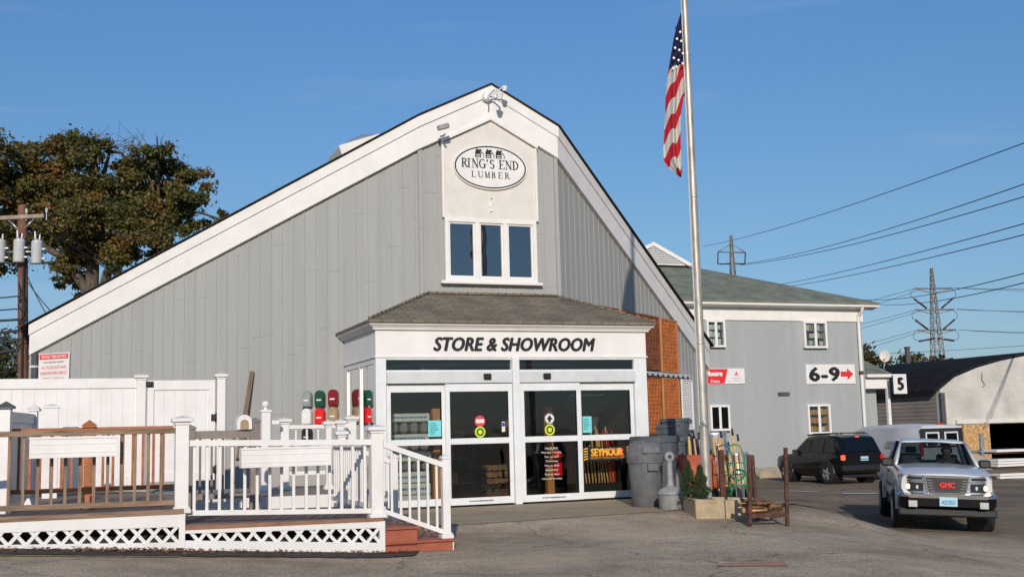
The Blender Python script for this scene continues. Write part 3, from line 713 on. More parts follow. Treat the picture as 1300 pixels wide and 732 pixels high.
b = MB(); disc(b, -.69, 1.58, .105, y); b.build('round_sticker', M['pink'], d2); MB().box(-.77, -.61, y - .002, y - .0005, 1.545, 1.615).build('sticker_print', M['vinyl'], d2)
b = MB(); disc(b, -.69, 1.375, .105, y); b.build('round_sticker', M['lime'], d2); MB().lathe([(.045, y - .0015), (.075, y - .0015), (.075, y - .003), (.045, y - .003)], 20, (-.69, 0, 1.375), 'Y').build('sticker_print', M['dkgreen'], d2)
b = MB(); disc(b, .74, 1.60, .11, y); b.build('round_sticker', M['vinyl'], d3)
b = MB(); b.lathe([(.095, y - .001), (.108, y - .001), (.108, y - .003), (.095, y - .003)], 24, (.74, 0, 1.60), 'Y')
b.prism([(.70, 1.55), (.74 - .02, 1.55), (.72, 1.53), (.76, 1.53), (.76, 1.57), (.80, 1.59), (.74, 1.67), (.68, 1.59), (.72, 1.57)], y - .004, y - .002); b.build('sticker_print', M['black'], d3)
b = MB(); disc(b, .74, 1.385, .105, y); b.build('round_sticker', M['lime'], d3); MB().lathe([(.045, y - .0015), (.075, y - .0015), (.075, y - .003), (.045, y - .003)], 20, (.74, 0, 1.385), 'Y').build('sticker_print', M['dkgreen'], d3)
MB().box(-.25, -.185, y, y + .002, 1.37, 1.56).build('notice_label', M['vinyl'], d2)
MB().box(-.245, -.19, y - .002, y - .001, 1.47, 1.545).build('label_print', M['bluestrip'], d2)
for (a, c, z0, z1, d) in ((-1.69, -1.43, 1.31, 1.61, d1), (1.46, 1.67, 1.31, 1.63, d4)):
    MB().box(a, c, .066, .0675, z0, z1).build('paper_notice', M['paper'], d)
    b = MB(); rr = random.Random(3)
    for k in range(7): zz = z1 - .05 - k * .033; b.box(a + .03, a + rr.uniform(.12, c - a - .02), .0645, .0655, zz - .006, zz + .004)
    b.build('notice_print', M['dkgreen'], d)
for (dd, uc) in ((d2, -.70), (d3, .78)):
    b = MB(); rr = random.Random(4); uu = uc - .24
    while uu < uc + .24:
        l = rr.uniform(.015, .05); b.box(uu, uu + l, y - .022, y - .0185, .085, .108); uu += l + .012
    b.build('bottom_rail_print', M['black'], dd)
hrs = ['HOURS', 'Monday - Friday', '7am to 5pm', 'Thursday', '7am to 8pm', 'Saturday', '7am to 4pm', 'Closed Sunday']
for k, (t_, wd_) in enumerate(zip(hrs, (.26, .42, .30, .26, .30, .26, .30, .42))):
    text('hours_lettering', t_, wd_, .042, (.76, y - .002, 1.03 - k * .083), M['vinyl'], d3, depth=.002, offset=.02)
# tool maker's sign band on the right fixed pane
b = MB(); b.box(1.46, 2.50, .045, .052, .76, 1.03); sb = b.build('tool_banner', M['black'], d4)
text('banner_lettering', 'SEYMOUR', .70, .135, (1.97, .041, .925), M['yellow'], sb, depth=.004, offset=.10)
text('banner_small_print', 'QUALITY TOOLS SINCE 1872', .74, .04, (1.98, .042, .81), M['yellow'], sb, depth=.003, offset=.01)
b = MB()
for sx, xc in ((1, 1.465), (-1, 2.495)):
    for k in range(5):
        z = .775 + k * .05; b.prism([(xc, z), (xc + sx * .09, z + .02), (xc + sx * .09, z + .042), (xc, z + .022)], .040, .044)
b.build('banner_stripes', M['yellow'], sb)
text('banner_red_print', 'SEYMOUR', .73, .155, (1.985, .0448, .918), M['redsign'], sb, depth=.001, offset=.12)
# left side of the porch: two tall panes
b = MB(); yb = BLs[1] + (BLs[0] + 2.70) * dL[1] / -dL[0]
b.box(-2.70, -2.62, .101, .20, .0, 2.784); b.box(-2.70, -2.62, yb - .22, yb - .03, .0, 2.784); b.box(-2.70, -2.62, .2, yb - .22, .0, .32); b.box(-2.70, -2.62, .2, yb - .22, 2.68, 2.784)
ym = (.2 + yb - .22) / 2; b.box(-2.70, -2.62, ym - .04, ym + .04, .32, 2.68)
sw = b.build('side_window', M['white'], store)
for a, c in ((.2, ym - .04), (ym + .04, yb - .22)): MB().box(-2.668, -2.662, a, c, .32, 2.68).build('pane', M['glassblue'], sw)
b = MB(); yr = BRs[1] + (2.9 - BRs[0]) * dR[1] / dR[0]; b.box(2.82, 2.898, .101, yr - .03, -.1, 2.784); b.build('porch_side_wall', M['alu'], store)
# shop interior
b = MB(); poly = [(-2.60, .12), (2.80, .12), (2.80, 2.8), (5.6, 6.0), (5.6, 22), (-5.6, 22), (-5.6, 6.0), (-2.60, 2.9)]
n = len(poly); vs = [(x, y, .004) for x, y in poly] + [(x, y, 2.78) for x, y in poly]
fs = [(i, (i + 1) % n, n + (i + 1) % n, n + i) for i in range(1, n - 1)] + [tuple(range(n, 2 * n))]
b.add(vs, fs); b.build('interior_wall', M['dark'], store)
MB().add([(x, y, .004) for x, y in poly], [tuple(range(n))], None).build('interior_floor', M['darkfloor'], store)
# round porch light and cameras under the apex
b = MB(); b.lathe([(0, -.10), (.09, -.09), (.11, 0), (0, 0)], 16, (.30, 1.95, 8.55), 'Y')
b.path([(.30, 1.86, 8.55), (.36, 1.6, 8.62), (.44, 1.5, 8.56), (.42, 1.46, 8.46)], .02, 8); b.path([(.30, 1.86, 8.52), (.24, 1.65, 8.5), (.2, 1.55, 8.42)], .015, 8)
b.lathe([(.045, -.06), (.08, 0.07), (.02, .1), (0, .1)], 12, (.42, 1.46, 8.42)); b.lathe([(.04, -.05), (.07, 0.05), (0, .08)], 12, (.56, 1.52, 8.63))
b.path([(.36, 1.9, 8.56), (.5, 1.7, 8.66), (.56, 1.55, 8.68)], .015, 8)
tag(b.build('gooseneck_floodlight', M['alu']), 'white gooseneck flood light clipped under the roof apex above the oval sign', 'flood light'); fl = bpy.context.scene.objects['gooseneck_floodlight']; fl.location = FR(0, 0, 0); fl.rotation_euler = (0, 0, A21); GW(fl)
t = thing('security_camera', 'white box camera on a bracket at the left top corner of the cream gable panel', 'camera', FR(-.86, 1.93, 7.62), A21); GW(t)
b = MB(); b.box(-.05, .20, -.40, -.30, .02, .12, .01, Matrix.Rotation(R_(-18), 4, 'Y')); b.build('housing', M['ashcan'], t)
b = MB(); b.path([(.1, -.0, -.02), (.1, -.2, -.06), (.1, -.32, -.05)], .02, 8); b.build('bracket', M['ashcan'], t)

# oval shop sign
sg = thing('oval_store_sign', 'white oval sign with black rim and three little houses on the gable panel', 'sign', FR(.37, 2.03, 7.01), A21); GW(sg)
def ell(rx, rz, n=56): return [(rx * math.cos(2 * math.pi * i / n), rz * math.sin(2 * math.pi * i / n)) for i in range(n)]
MB().prism(ell(.84, .49), -.05, -.004).build('board', M['vinyl'], sg)
b = MB(); a_, c_ = ell(.815, .465), ell(.785, .437); nn_ = len(a_)
b.add([(x, -.054, z) for x, z in a_] + [(x, -.054, z) for x, z in c_] + [(x, -.0505, z) for x, z in a_] + [(x, -.0505, z) for x, z in c_],
      [(i, (i + 1) % nn_, nn_ + (i + 1) % nn_, nn_ + i) for i in range(nn_)] + [(i, 2 * nn_ + i, 2 * nn_ + (i + 1) % nn_, (i + 1) % nn_) for i in range(nn_)])
b.build('rim_line', M['black'], sg)
# serif letters drawn from strokes
def serif(b, s, x, z, h, w, tk, y=-.0535):
    th, tn = tk, tk * .42
    def bar(xa, za, xb, zb, wd):
        d = Vector((xb - xa, zb - za)); d.normalize(); n_ = Vector((-d.y, d.x)) * wd / 2
        b.prism([(x + (xa) * w + n_.x, z + za * h + n_.y), (x + xa * w - n_.x, z + za * h - n_.y), (x + xb * w - n_.x, z + zb * h - n_.y), (x + xb * w + n_.x, z + zb * h + n_.y)], y, y + .003)
    def ser(xc, zc, k=1.0):
        b.prism([(x + xc * w - th * 1.1 * k, z + zc * h), (x + xc * w + th * 1.1 * k, z + zc * h), (x + xc * w + th * 1.1 * k, z + zc * h + tn), (x + xc * w - th * 1.1 * k, z + zc * h + tn)], y - .0004, y + .003)
    def arc(cx, cz, rx, rz, a0, a1, k=12, thin=.5):
        pts = []
        for i in range(k + 1):
            t_ = R_(a0 + (a1 - a0) * i / k); wd = th * (thin + (1 - thin) * abs(math.cos(t_)))
            c_, s_ = math.cos(t_), math.sin(t_); px, pz = x + cx * w + rx * w * c_, z + cz * h + rz * h * s_
            pts.append(((px + c_ * wd / 2, pz + s_ * wd / 2), (px - c_ * wd / 2, pz - s_ * wd / 2)))
        for (o1, i1), (o2, i2) in zip(pts, pts[1:]): b.prism([o1, i1, i2, o2], y, y + .003)
    q = tn / h
    if s in 'RBDEILPF':
        bar(.2, 0, .2, 1, th); ser(.2, 0); ser(.2, 1 - q)
    if s == 'R': arc(.3, .75, .42, .23, -90, 90); bar(.45, .5, .95, .0, th); ser(.95, 0, .6); bar(.2, .96, .35, .96, tn); bar(.2, .51, .4, .51, tn)
    if s == 'B': arc(.3, .76, .36, .21, -90, 90); arc(.3, .27, .45, .25, -90, 90); bar(.2, .97, .3, .97, tn); bar(.2, .53, .35, .53, tn); bar(.2, .02, .35, .02, tn)
    if s == 'D': arc(.25, .5, .6, .47, -90, 90, 16)
    if s == 'E': bar(.2, .97, .85, .97, tn); bar(.2, .5, .65, .5, tn); bar(.2, .03, .9, .03, tn); bar(.83, .8, .86, 1, tn); bar(.88, 0, .93, .24, tn); bar(.64, .4, .64, .6, tn)
    if s == 'L': bar(.2, .03, .9, .03, tn); bar(.86, 0, .92, .28, tn)
    if s == 'N': bar(.15, 0, .15, 1, tn); bar(.15, 1, .85, 0, th); bar(.85, 0, .85, 1, tn); ser(.15, 0, .8); ser(.1, 1 - q, .8); ser(.85, 1 - q, .8)
    if s == 'M': bar(.12, 0, .12, 1, tn); bar(.12, 1, .5, .0, th); bar(.5, 0, .85, 1, tn); bar(.87, 0, .87, 1, th); ser(.12, 0, .8); ser(.87, 0); ser(.1, 1 - q, .8); ser(.9, 1 - q, .8)
    if s == 'U': bar(.15, .3, .15, 1, th); arc(.5, .33, .35, .31, 180, 360); bar(.85, .3, .85, 1, tn); ser(.15, 1 - q); ser(.85, 1 - q, .8)
    if s == 'G': arc(.5, .5, .42, .48, 45, 330, 18); bar(.85, .05, .85, .45, th); ser(.85, .42)
    if s == 'S': arc(.5, .74, .3, .23, 20, 270, 12); arc(.5, .27, .33, .25, -160, 90, 12)
    if s == "'": bar(.45, 1, .3, .72, th)
b = MB(); xx = -.66
for ch, wd_ in zip("RING'S END", (.135, .065, .145, .145, .06, .11, .075, .125, .145, .14)):
    if ch != ' ': serif(b, ch, xx, -.03, .20 if ch in "RGSEND'I" else .18, wd_, .03)
    xx += wd_ + .012
for v in range(len(b.v)): pass
sc = 1.32 / (xx + .66); b.v = [(-.66 + (x + .66) * sc, y, z) for x, y, z in b.v]
b.build('shop_name_lettering', M['black'], sg)
b = MB(); xx = -.44
for ch in 'LUMBER': serif(b, ch, xx, -.235, .135, .11, .021); xx += .152
b.build('lumber_lettering', M['black'], sg)
b = MB()
for k in (-1, 0, 1):
    c_ = k * .235 - .02
    b.prism([(c_ - .10, .30), (c_ + .02, .30), (c_ + .06, .37), (c_ + .04, .385), (c_ - .03, .375), (c_ - .05, .405), (c_ - .07, .375)], -.054, -.051)
    b.prism([(c_ - .09, .20), (c_ - .065, .20), (c_ - .065, .30), (c_ - .09, .30)], -.054, -.051)
    b.prism([(c_ - .065, .275), (c_ + .02, .275), (c_ + .02, .30), (c_ - .065, .30)], -.054, -.051)
    b.prism([(c_ - .065, .235), (c_ + .02, .235), (c_ + .02, .255), (c_ - .065, .255)], -.054, -.051)
    b.prism([(c_ - .065, .20), (c_ + .02, .20), (c_ + .02, .215), (c_ - .065, .215)], -.054, -.051)
    b.prism([(c_ + .02, .20), (c_ + .04, .20), (c_ + .04, .30), (c_ + .02, .30)], -.0545, -.0505)
    b.prism([(c_ + .02, .28), (c_ + .06, .34), (c_ + .11, .27), (c_ + .11, .20), (c_ + .095, .20), (c_ + .095, .265), (c_ + .06, .31), (c_ + .035, .27)], -.0548, -.0502)
b.build('house_emblem', M['black'], sg)

# truck notice on the left corner
d_ = math.atan2(SU, CU); angL = R_(-17)
def LWp(s, o, z):   # s metres from the left fold along the left wing, o outwards
    return FR(BL[0] + dL[0] * s - dL[1] * o * 1.0, BL[1] + dL[1] * s + dL[0] * o, z)
def RWp(s, o, z): return FR(BR[0] + dR[0] * s + dR[1] * o, BR[1] + dR[1] * s - dR[0] * o, z)
t = thing('truck_notice_sign', 'white notice with red heading fixed to the left end of the store wall', 'sign', LWp(9.05, .05, 2.45), angL); GW(t)
MB().box(-.42, .42, -.02, .0, 0, .97, .004).build('board', M['vinyl'], t)
MB().box(-.39, .39, -.024, -.0205, .83, .95).build('heading_band', M['redsign'], t)
text('heading_lettering', 'TRUCKS TAKE NOTICE', .70, .075, (0, -.025, .89), M['vinyl'], t, offset=.02)
text('notice_lettering', 'IN ACCORDANCE W/ SAFETY', .56, .04, (0, -.022, .76), M['black'], t, depth=.003)
for k, s_ in enumerate(('ALL TRUCKS MUST HAVE', 'ENGINES SHUT DOWN COMPLETELY', 'BEFORE LOADING OR', 'UNLOADING')):
    text('notice_lettering', s_, (.66, .72, .56, .40)[k], .07, (0, -.022, .64 - k * .13), M['redsign'], t, depth=.003)
t = thing('downspout', 'grey metal downspout at the left corner of the store wall', 'downspout', LWp(9.55, .1, 0), angL); GW(t)
MB().box(-.06, .06, -.06, .06, 1.0, 3.42, .01).build('pipe', M['can2'], t)
b = MB(); b.box(-.075, .075, -.075, .065, 2.2, 2.25); b.box(-.075, .075, -.075, .065, 3.1, 3.15); b.build('strap', M['alugrey'], t)

# trellis panels hung on the right wing
angR = R_(61)
def lattice_panel(name, label, s0, s1, z0, z1, m, mf, step=.10, diag=False, o=.09, group=None, stile='both'):
    c = (s0 + s1) / 2; t = thing(name, label, 'lattice panel', RWp(c, o, z0), angR, group); GW(t); W = s1 - s0; H = z1 - z0
    b = MB(); fw = .045
    b.box(-W / 2, W / 2, -.03, .01, 0, fw); b.box(-W / 2, W / 2, -.03, .01, H - fw, H)
    b.box(-W / 2, -W / 2 + fw * 1.5, -.035, .012, fw, H - fw); b.box(W / 2 - fw, W / 2, -.03, .01, fw, H - fw)
    b.build('frame', mf, t); b = MB()
    if diag:
        st = .13; n = int((W + H) / st)
        for k in range(n + 1):
            for sgn, yy in ((1, -.012), (-1, -.002)):
                x0 = -W / 2 + k * st - H if sgn > 0 else -W / 2 + k * st
                # clip segment x = x0 + sgn*z
                pts = []
                za = max(0, (-W / 2 - x0) if sgn > 0 else (x0 - W / 2)); zb = min(H, (W / 2 - x0) if sgn > 0 else (x0 + W / 2))
                if zb - za > .02:
                    a_ = (x0 + sgn * za, za); c_ = (x0 + sgn * zb, zb); hw = .028
                    b.prism([(a_[0] - hw, a_[1]), (a_[0] + hw, a_[1]), (c_[0] + hw, c_[1]), (c_[0] - hw, c_[1])], yy - .005, yy + .004)
    else:
        k = -W / 2 + step
        while k < W / 2: b.box(k - .022, k + .022, -.022, -.010, fw, H - fw); k += step
        k = step
        while k < H: b.box(-W / 2 + fw, W / 2 - fw, -.0095, .0, k - .018, k + .018); k += step
    b.build('slats', m, t)
    if not diag: MB().box(-W / 2 + .01, W / 2 - .01, .013, .02, .01, H - .01).build('hole_shade', M['rust'], t)  # dark sheet painted in for the shadow between the slats
    return t
lattice_panel('cedar_trellis', 'rust red square trellis, upper one of the wall, just right of the porch frieze', 4.15, 5.50, 2.84, 4.22, M['trellis'], M['trellis'])
lattice_panel('cedar_trellis', 'bright orange trellis with light cedar edge, upper right one on the store wall', 5.62, 6.82, 2.80, 4.22, M['trelliso'], M['cedar'])
lattice_panel('cedar_trellis', 'rust red trellis, lower left one beside the right door post', 4.15, 5.50, 1.20, 2.66, M['trelliso'], M['trellis'])
lattice_panel('cedar_trellis', 'orange trellis, lower right one below the bright orange trellis', 5.62, 6.80, 1.24, 2.66, M['trelliso'], M['cedar'], .09)
lattice_panel('cedar_trellis', 'rust red trellis strip peeping above the porch roof, nearer to the gable window', 1.95, 2.95, 2.85, 4.22, M['trellis'], M['trellis'])
lattice_panel('cedar_trellis', 'rust red trellis strip peeping above the porch roof, next to its right hip', 3.05, 4.08, 2.85, 4.22, M['trellis'], M['cedar'])
lattice_panel('white_lattice_panel', 'white vinyl diagonal lattice sheet hung right of the orange trellises', 6.98, 7.82, 1.30, 2.66, M['vinyl'], M['vinyl'], diag=True)
t = thing('lattice_rail', 'galvanised hanging rail between the upper and lower trellises', 'rail', RWp(5.4, .06, 2.69), angR); GW(t)
b = MB(); b.box(-1.35, 2.3, -.04, .02, .0, .10, .004); b.build('channel', M['alugrey'], t)
b = MB()
for k in range(10): b.sphere((-1.2 + k * .36, -.06, .02), .035, n=8, m=6)
b.build('hooks', M['black'], t)

# ---------------------------------------------------------------- display deck
def post(b, x, y, z0, z1, w=.15, cap='step', base=True):
    h = w / 2
    b.box(x - h, x + h, y - h, y + h, z0, z1 - .08, .004)
    if base: b.box(x - h - .03, x + h + .03, y - h - .03, y + h + .03, z0, z0 + .05, .006); b.box(x - h - .015, x + h + .015, y - h - .015, y + h + .015, z0 + .05, z0 + .075, .004)
def cap(b, x, y, z1, w=.15, kind='step'):
    h = w / 2
    if kind == 'step':
        b.box(x - h - .015, x + h + .015, y - h - .015, y + h + .015, z1 - .11, z1 - .08, .004)
        b.box(x - h - .045, x + h + .045, y - h - .045, y + h + .045, z1 - .078, z1 - .03, .008)
        b.add([(x - h - .03, y - h - .03, z1 - .029), (x + h + .03, y - h - .03, z1 - .029), (x + h + .03, y + h + .03, z1 - .029), (x - h - .03, y + h + .03, z1 - .029), (x, y, z1)], [(0, 1, 4), (1, 2, 4), (2, 3, 4), (3, 0, 4), (3, 2, 1, 0)])
    elif kind == 'flat': b.box(x - h - .012, x + h + .012, y - h - .012, y + h + .012, z1 - .079, z1 - .045, .004); b.add([(x - h, y - h, z1 - .044), (x + h, y - h, z1 - .044), (x + h, y + h, z1 - .044), (x - h, y + h, z1 - .044), (x, y, z1 - .01)], [(0, 1, 4), (1, 2, 4), (2, 3, 4), (3, 0, 4), (3, 2, 1, 0)])
    elif kind == 'ball': b.box(x - h - .015, x + h + .015, y - h - .015, y + h + .015, z1 - .079, z1 - .04, .004); b.lathe([(.0, 0), (.04, .0), (.025, .03), (.055, .06), (.062, .09), (.045, .13), (0, .15)], 14, (x, y, z1 - .04))
    elif kind == 'pyr': b.box(x - h - .03, x + h + .03, y - h - .03, y + h + .03, z1 - .079, z1 - .055); b.add([(x - h - .04, y - h - .04, z1 - .054), (x + h + .04, y - h - .04, z1 - .054), (x + h + .04, y + h + .04, z1 - .054), (x - h - .04, y + h + .04, z1 - .054), (x, y, z1 + .02)], [(0, 1, 4), (1, 2, 4), (2, 3, 4), (3, 0, 4), (3, 2, 1, 0)])
def railing(name, label, a, c, zt, zb, m, posts, bal=.125, bw=.035, rail_h=.07, base=.0, cat='railing', mr=None, capm=None, brand=0):
    """a, c: (u, v) ends; zt, zb: (z at a, z at c) of top rail top and bottom rail bottom; posts: (t, w, z0, z1, cap)"""
    L_ = math.hypot(c[0] - a[0], c[1] - a[1]); ang = math.atan2(c[1] - a[1], c[0] - a[0])
    t = thing(name, label, cat, FR(a[0], a[1], 0), A21 + ang); mr = mr or m
    def sl(b, z, h, w, x0=0, x1=L_):
        z0 = z[0] + (z[1] - z[0]) * x0 / L_; z1 = z[0] + (z[1] - z[0]) * x1 / L_
        b.prism([(x0, z0 - h), (x1, z1 - h), (x1, z1), (x0, z0)], -w / 2, w / 2)
    b = MB(); sl(b, zt, rail_h, .09); b.build('top_rail', mr, t)
    b = MB(); sl(b, (zb[0] + .06, zb[1] + .06), .06, .06); b.build('bottom_rail', mr, t)
    n = max(1, int(round(L_ / bal)))
    for i in range(1, n):
        x = L_ * i / n
        if any(abs(x - p[0] * L_) < p[1] / 2 + .01 for p in posts): continue
        za = zt[0] + (zt[1] - zt[0]) * x / L_ - rail_h; zz = zb[0] + (zb[1] - zb[0]) * x / L_ + .06
        j = rnd.uniform(-.004, .004)
        MB().box(x - bw / 2 + j, x + bw / 2 + j, -bw / 2, bw / 2, zz - .02 - brand, za + .01, .003).build('baluster', m, t)
    for p in posts:
        b = MB(); post(b, p[0] * L_, 0, p[2], p[3], p[1]); o = b.build('post', m, t)
        b = MB(); cap(b, p[0] * L_, 0, p[3], p[1], p[4]); b.build('post_cap', capm or m, o)
    return t

deck = thing('display_deck', 'raised display deck with white lattice skirt and brown deck edge along the left front', 'deck', FR(0, 0, 0), A21)
# left (higher) and right deck platforms
b = MB(); 
for k in range(44): 
    v0 = -6.24 + k * .142; b.box(-9.6, -6.62, v0, v0 + .136, .47, .50)
b.build('platform', M['deckboard'], deck)
b = MB()
for k in range(44):
    v0 = -6.24 + k * .142; b.add([(-6.61, v0, .335), (-4.2, v0, .295), (-4.2, v0 + .136, .295), (-6.61, v0 + .136, .335), (-6.61, v0, .37), (-4.2, v0, .33), (-4.2, v0 + .136, .33), (-6.61, v0 + .136, .37)], [(0, 3, 2, 1), (4, 5, 6, 7), (0, 1, 5, 4), (1, 2, 6, 5), (2, 3, 7, 6), (3, 0, 4, 7)])
b.build('platform', M['deckboard'], deck)
b = MB(); b.add([(-6.60, -6.285, .305), (-4.19, -6.285, .29), (-4.19, -6.235, .29), (-6.60, -6.235, .305), (-6.60, -6.285, .35), (-4.19, -6.285, .335), (-4.19, -6.235, .335), (-6.60, -6.235, .35)], [(0, 3, 2, 1), (4, 5, 6, 7), (0, 1, 5, 4), (1, 2, 6, 5), (2, 3, 7, 6), (3, 0, 4, 7)])
b.build('deck_edge', M['deckbrown'], deck)
b = MB()
for k in range(22): v0 = -3.55 + k * .142; b.box(-6.6, -3.45, v0, v0 + .136, .49, .52)
b.build('raised_platform', M['greywood'], deck)
MB().box(-6.6, -3.45, -3.60, -3.56, .30, .515).build('platform_riser', M['vinyl'], deck)
MB().box(-9.6, -6.62, -6.29, -6.24, .498, .555).build('deck_edge', M['brownrail_h'], deck)
def quadslab(b, pts, y0, y1): b.prism(pts, y0, y1)
# skirt: boards above and below a diagonal lattice, one run per platform
def skirt(u0, u1, top, bot, lt, lb, name='skirt'):
    b = MB()
    quadslab(b, [(u0, lt[0]), (u1, lt[1]), (u1, top[1]), (u0, top[0])], -6.275, -6.245)
    quadslab(b, [(u0, bot[0] - .06), (u1, bot[1] - .06), (u1, lb[1]), (u0, lb[0])], -6.275, -6.245)
    b.box(u1 - .07, u1, -6.282, -6.24, bot[1] - .06, top[1]); s = b.build(name, M['vinyl'], deck)
    b = MB(); st = .17; hw = .027; mid = lambda u, A: A[0] + (A[1] - A[0]) * (u - u0) / (u1 - u0)
    H = max(lt[0] - lb[0], lt[1] - lb[1]) + .1; k = u0 - .4
    while k < u1 + .4:
        for sg_ in (1, -1):
            pts = []
            # a slat leaving (k, zlow) at 45 degrees, clipped at the lattice strip
            uu = k; za = mid(min(max(uu, u0), u1), lb); zc = mid(min(max(uu + sg_ * .15, u0), u1), lt); ue = k + sg_ * (zc - za)
            a_, c_ = (k, za - .01), (ue, zc + .01)
            if min(a_[0], c_[0]) > u0 + .01 and max(a_[0], c_[0]) < u1 - .04:
                b.prism([(a_[0] - hw, a_[1]), (a_[0] + hw, a_[1]), (c_[0] + hw, c_[1]), (c_[0] - hw, c_[1])], -6.262 - .004 * sg_, -6.256 - .004 * sg_)
        k += .185
    b.build('lattice', M['vinyl'], s)
    return s
skirt(-9.6, -6.60, (.497, .497), (.26, .12), (.40, .345), (.29, .165))
skirt(-6.598, -4.17, (.304, .289), (.12, -.10), (.265, .205), (.185, .02))
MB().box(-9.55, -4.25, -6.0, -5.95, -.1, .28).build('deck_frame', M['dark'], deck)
b = MB(); b.box(-4.235, -4.175, -6.235, -3.2, -.2, .29); b.build('deck_side', M['vinyl'], deck)
# steps
st = thing('entry_steps', 'two red brown composite steps at the right end of the display deck', 'steps', FR(0, 0, 0), A21)
for (u1, z) in ((-3.74, .20), (-3.27, .02)):
    b = MB(); z0 = z - .19; b.box(-4.165, u1, -6.25, -3.3, z0 - .05 + (.0), z - .032, .004); b.build('riser', M['redwood'], st)
    b = MB(); b.box(-4.165, u1 + .03, -6.28, -3.28, z - .03, z, .006); b.build('tread', M['redwood'], st)
MB().box(-3.27, -3.255, -6.25, -3.3, -.24, -.015).build('end_trim', M['vinyl'], st)

# railings
railing('deck_railing', 'white vinyl railing along the front of the deck left of the steps', (-6.64, -6.17), (-4.25, -6.17), (1.36, 1.31), (.47, .385), M['vinyl'],
        [(0, .155, .50, 1.655, 'step'), (1, .155, .33, 1.50, 'step')], .148, .036)
railing('deck_railing', 'weathered brown wood railing at the left front of the deck', (-9.6, -6.17), (-6.72, -6.17), (1.51, 1.51), (.62, .60), M['brownrail'], [], .15, .036, .065, mr=M['brownrail_h'])
railing('step_railing', 'sloping white railing on the front side of the red steps', (-4.17, -6.17), (-3.33, -6.17), (1.28, .98), (.38, .06), M['vinyl'],
        [(1, .10, .022, 1.115, 'flat')], .118, .03)
railing('step_railing', 'sloping white railing on the rear side of the red steps', (-4.17, -3.75), (-3.38, -3.75), (1.28, .98), (.38, .10), M['vinyl'],
        [(0, .11, .33, 1.46, 'step'), (1, .11, .02, 1.10, 'flat')], .118, .03)
railing('display_railing', 'white railing running back along the right edge of the deck', (-4.33, -6.0), (-4.33, -3.9), (1.28, 1.28), (.45, .45), M['vinyl'], [], .13, .03)
railing('display_railing', 'orange composite display railing with pyramid capped post behind the brown railing', (-8.9, -4.3), (-6.60, -4.3), (1.56, 1.56), (.72, .72), M['orangewood'],
        [(.535, .12, .50, 1.64, 'pyr')], .13, .035, .06)
railing('display_railing', 'grey brown composite display railing behind the white front railing', (-6.38, -4.2), (-5.48, -4.2), (1.48, 1.48), (.55, .55), M['greywood'],
        [(0.02, .12, .37, 1.58, 'flat'), (.985, .13, .33, 1.66, 'flat')], .15, .03, .11)
def W2FR(x, y):
    dx, dy = x + .03, y - 21.9; return dx * CU + dy * SU, -dx * SU + dy * CU
railing('display_railing', 'short white display railing with black infill below it, in front of the wall mailboxes', (-4.66, -1.7), (-3.55, -1.7), (1.56, 1.56), (.75, .75), M['vinyl'],
        [(0, .13, .52, 1.69, 'step'), (1, .14, .52, 1.71, 'step')], .19, .03, .06)
# posts on display between them
for k, (u, v, zt_, lab) in enumerate(((-4.02, -2.1, 1.63, 'short white sample post, left one of the pair before the mailboxes'), (-3.83, -2.1, 1.64, 'wider white sample post, right one of the pair before the mailboxes'))):
    t = thing('sample_post', lab, 'post', FR(u, v, .52), A21); b = MB(); post(b, 0, 0, 0, zt_ - .52, .09 + .02 * k); b.build('shaft', M['vinyl'], t); b = MB(); cap(b, 0, 0, zt_ - .52, .09 + .02 * k, 'step'); b.build('post_cap', M['vinyl'], t)
t = thing('sample_post', 'tall white post with a ball finial near the leaning board', 'post', FR(-5.01, -2.0, .52), A21); b = MB(); post(b, 0, 0, 0, 1.33, .14); b.build('shaft', M['vinyl'], t); b = MB(); cap(b, 0, 0, 1.33, .14, 'ball'); b.build('ball_finial', M['vinyl'], t)
b = MB(); b.box(.09, .22, -.05, .05, 1.05, 1.12, .01); b.build('bracket', M['vinyl'], t)
# arched mailbox on a post
t = thing('mailbox', 'white arched mailbox with tan door on the grey brown display railing', 'mailbox', FR(-5.65, -4.24, 1.49), A21); t.scale = (.66, .66, .66)
arch = lambda r, h, n=12: [(-r, 0), (r, 0)] + [(r * math.cos(math.pi * i / n), h + r * math.sin(math.pi * i / n)) for i in range(n + 1)]
MB().prism(arch(.155, .15), -.1, .3).build('shell', M['vinyl'], t); MB().prism(arch(.085, .12), -.115, -.101).build('door', M['tanpaint'], t)
MB().box(.10, .2, -.06, .24, .0, .14).build('bracket', M['greywood'], t)
# flower boxes hung on the front rails
def flowerbox(label, u0, u1, zt_, m):
    t = thing('railing_planter', label, 'planter box', FR((u0 + u1) / 2, -6.26, zt_ - .235), A21); W = (u1 - u0) / 2
    b = MB(); b.box(-W, W, -.17, -.155, 0, .235, .003); b.box(-W, W, .02, .035, 0, .235, .003); b.box(-W, -W + .015, -.155, .02, 0, .235); b.box(W - .015, W, -.155, .02, 0, .235); b.box(-W + .015, W - .015, -.155, .02, 0, .015)
    b.build('box', m, t); b = MB(); b.box(-W - .004, W + .004, -.176, -.171, .055, .062); b.box(-W - .004, W + .004, -.176, -.171, .15, .157); b.box(-W - .006, W + .006, -.18, -.171, .215, .24); b.build('grooves', m, t)
flowerbox('white rectangular planter box hung on the white front railing', -5.97, -4.88, 1.245, M['vinyl'])
flowerbox('white rectangular planter box hung on the brown left railing', -8.32, -7.38, 1.43, M['vinyl'])

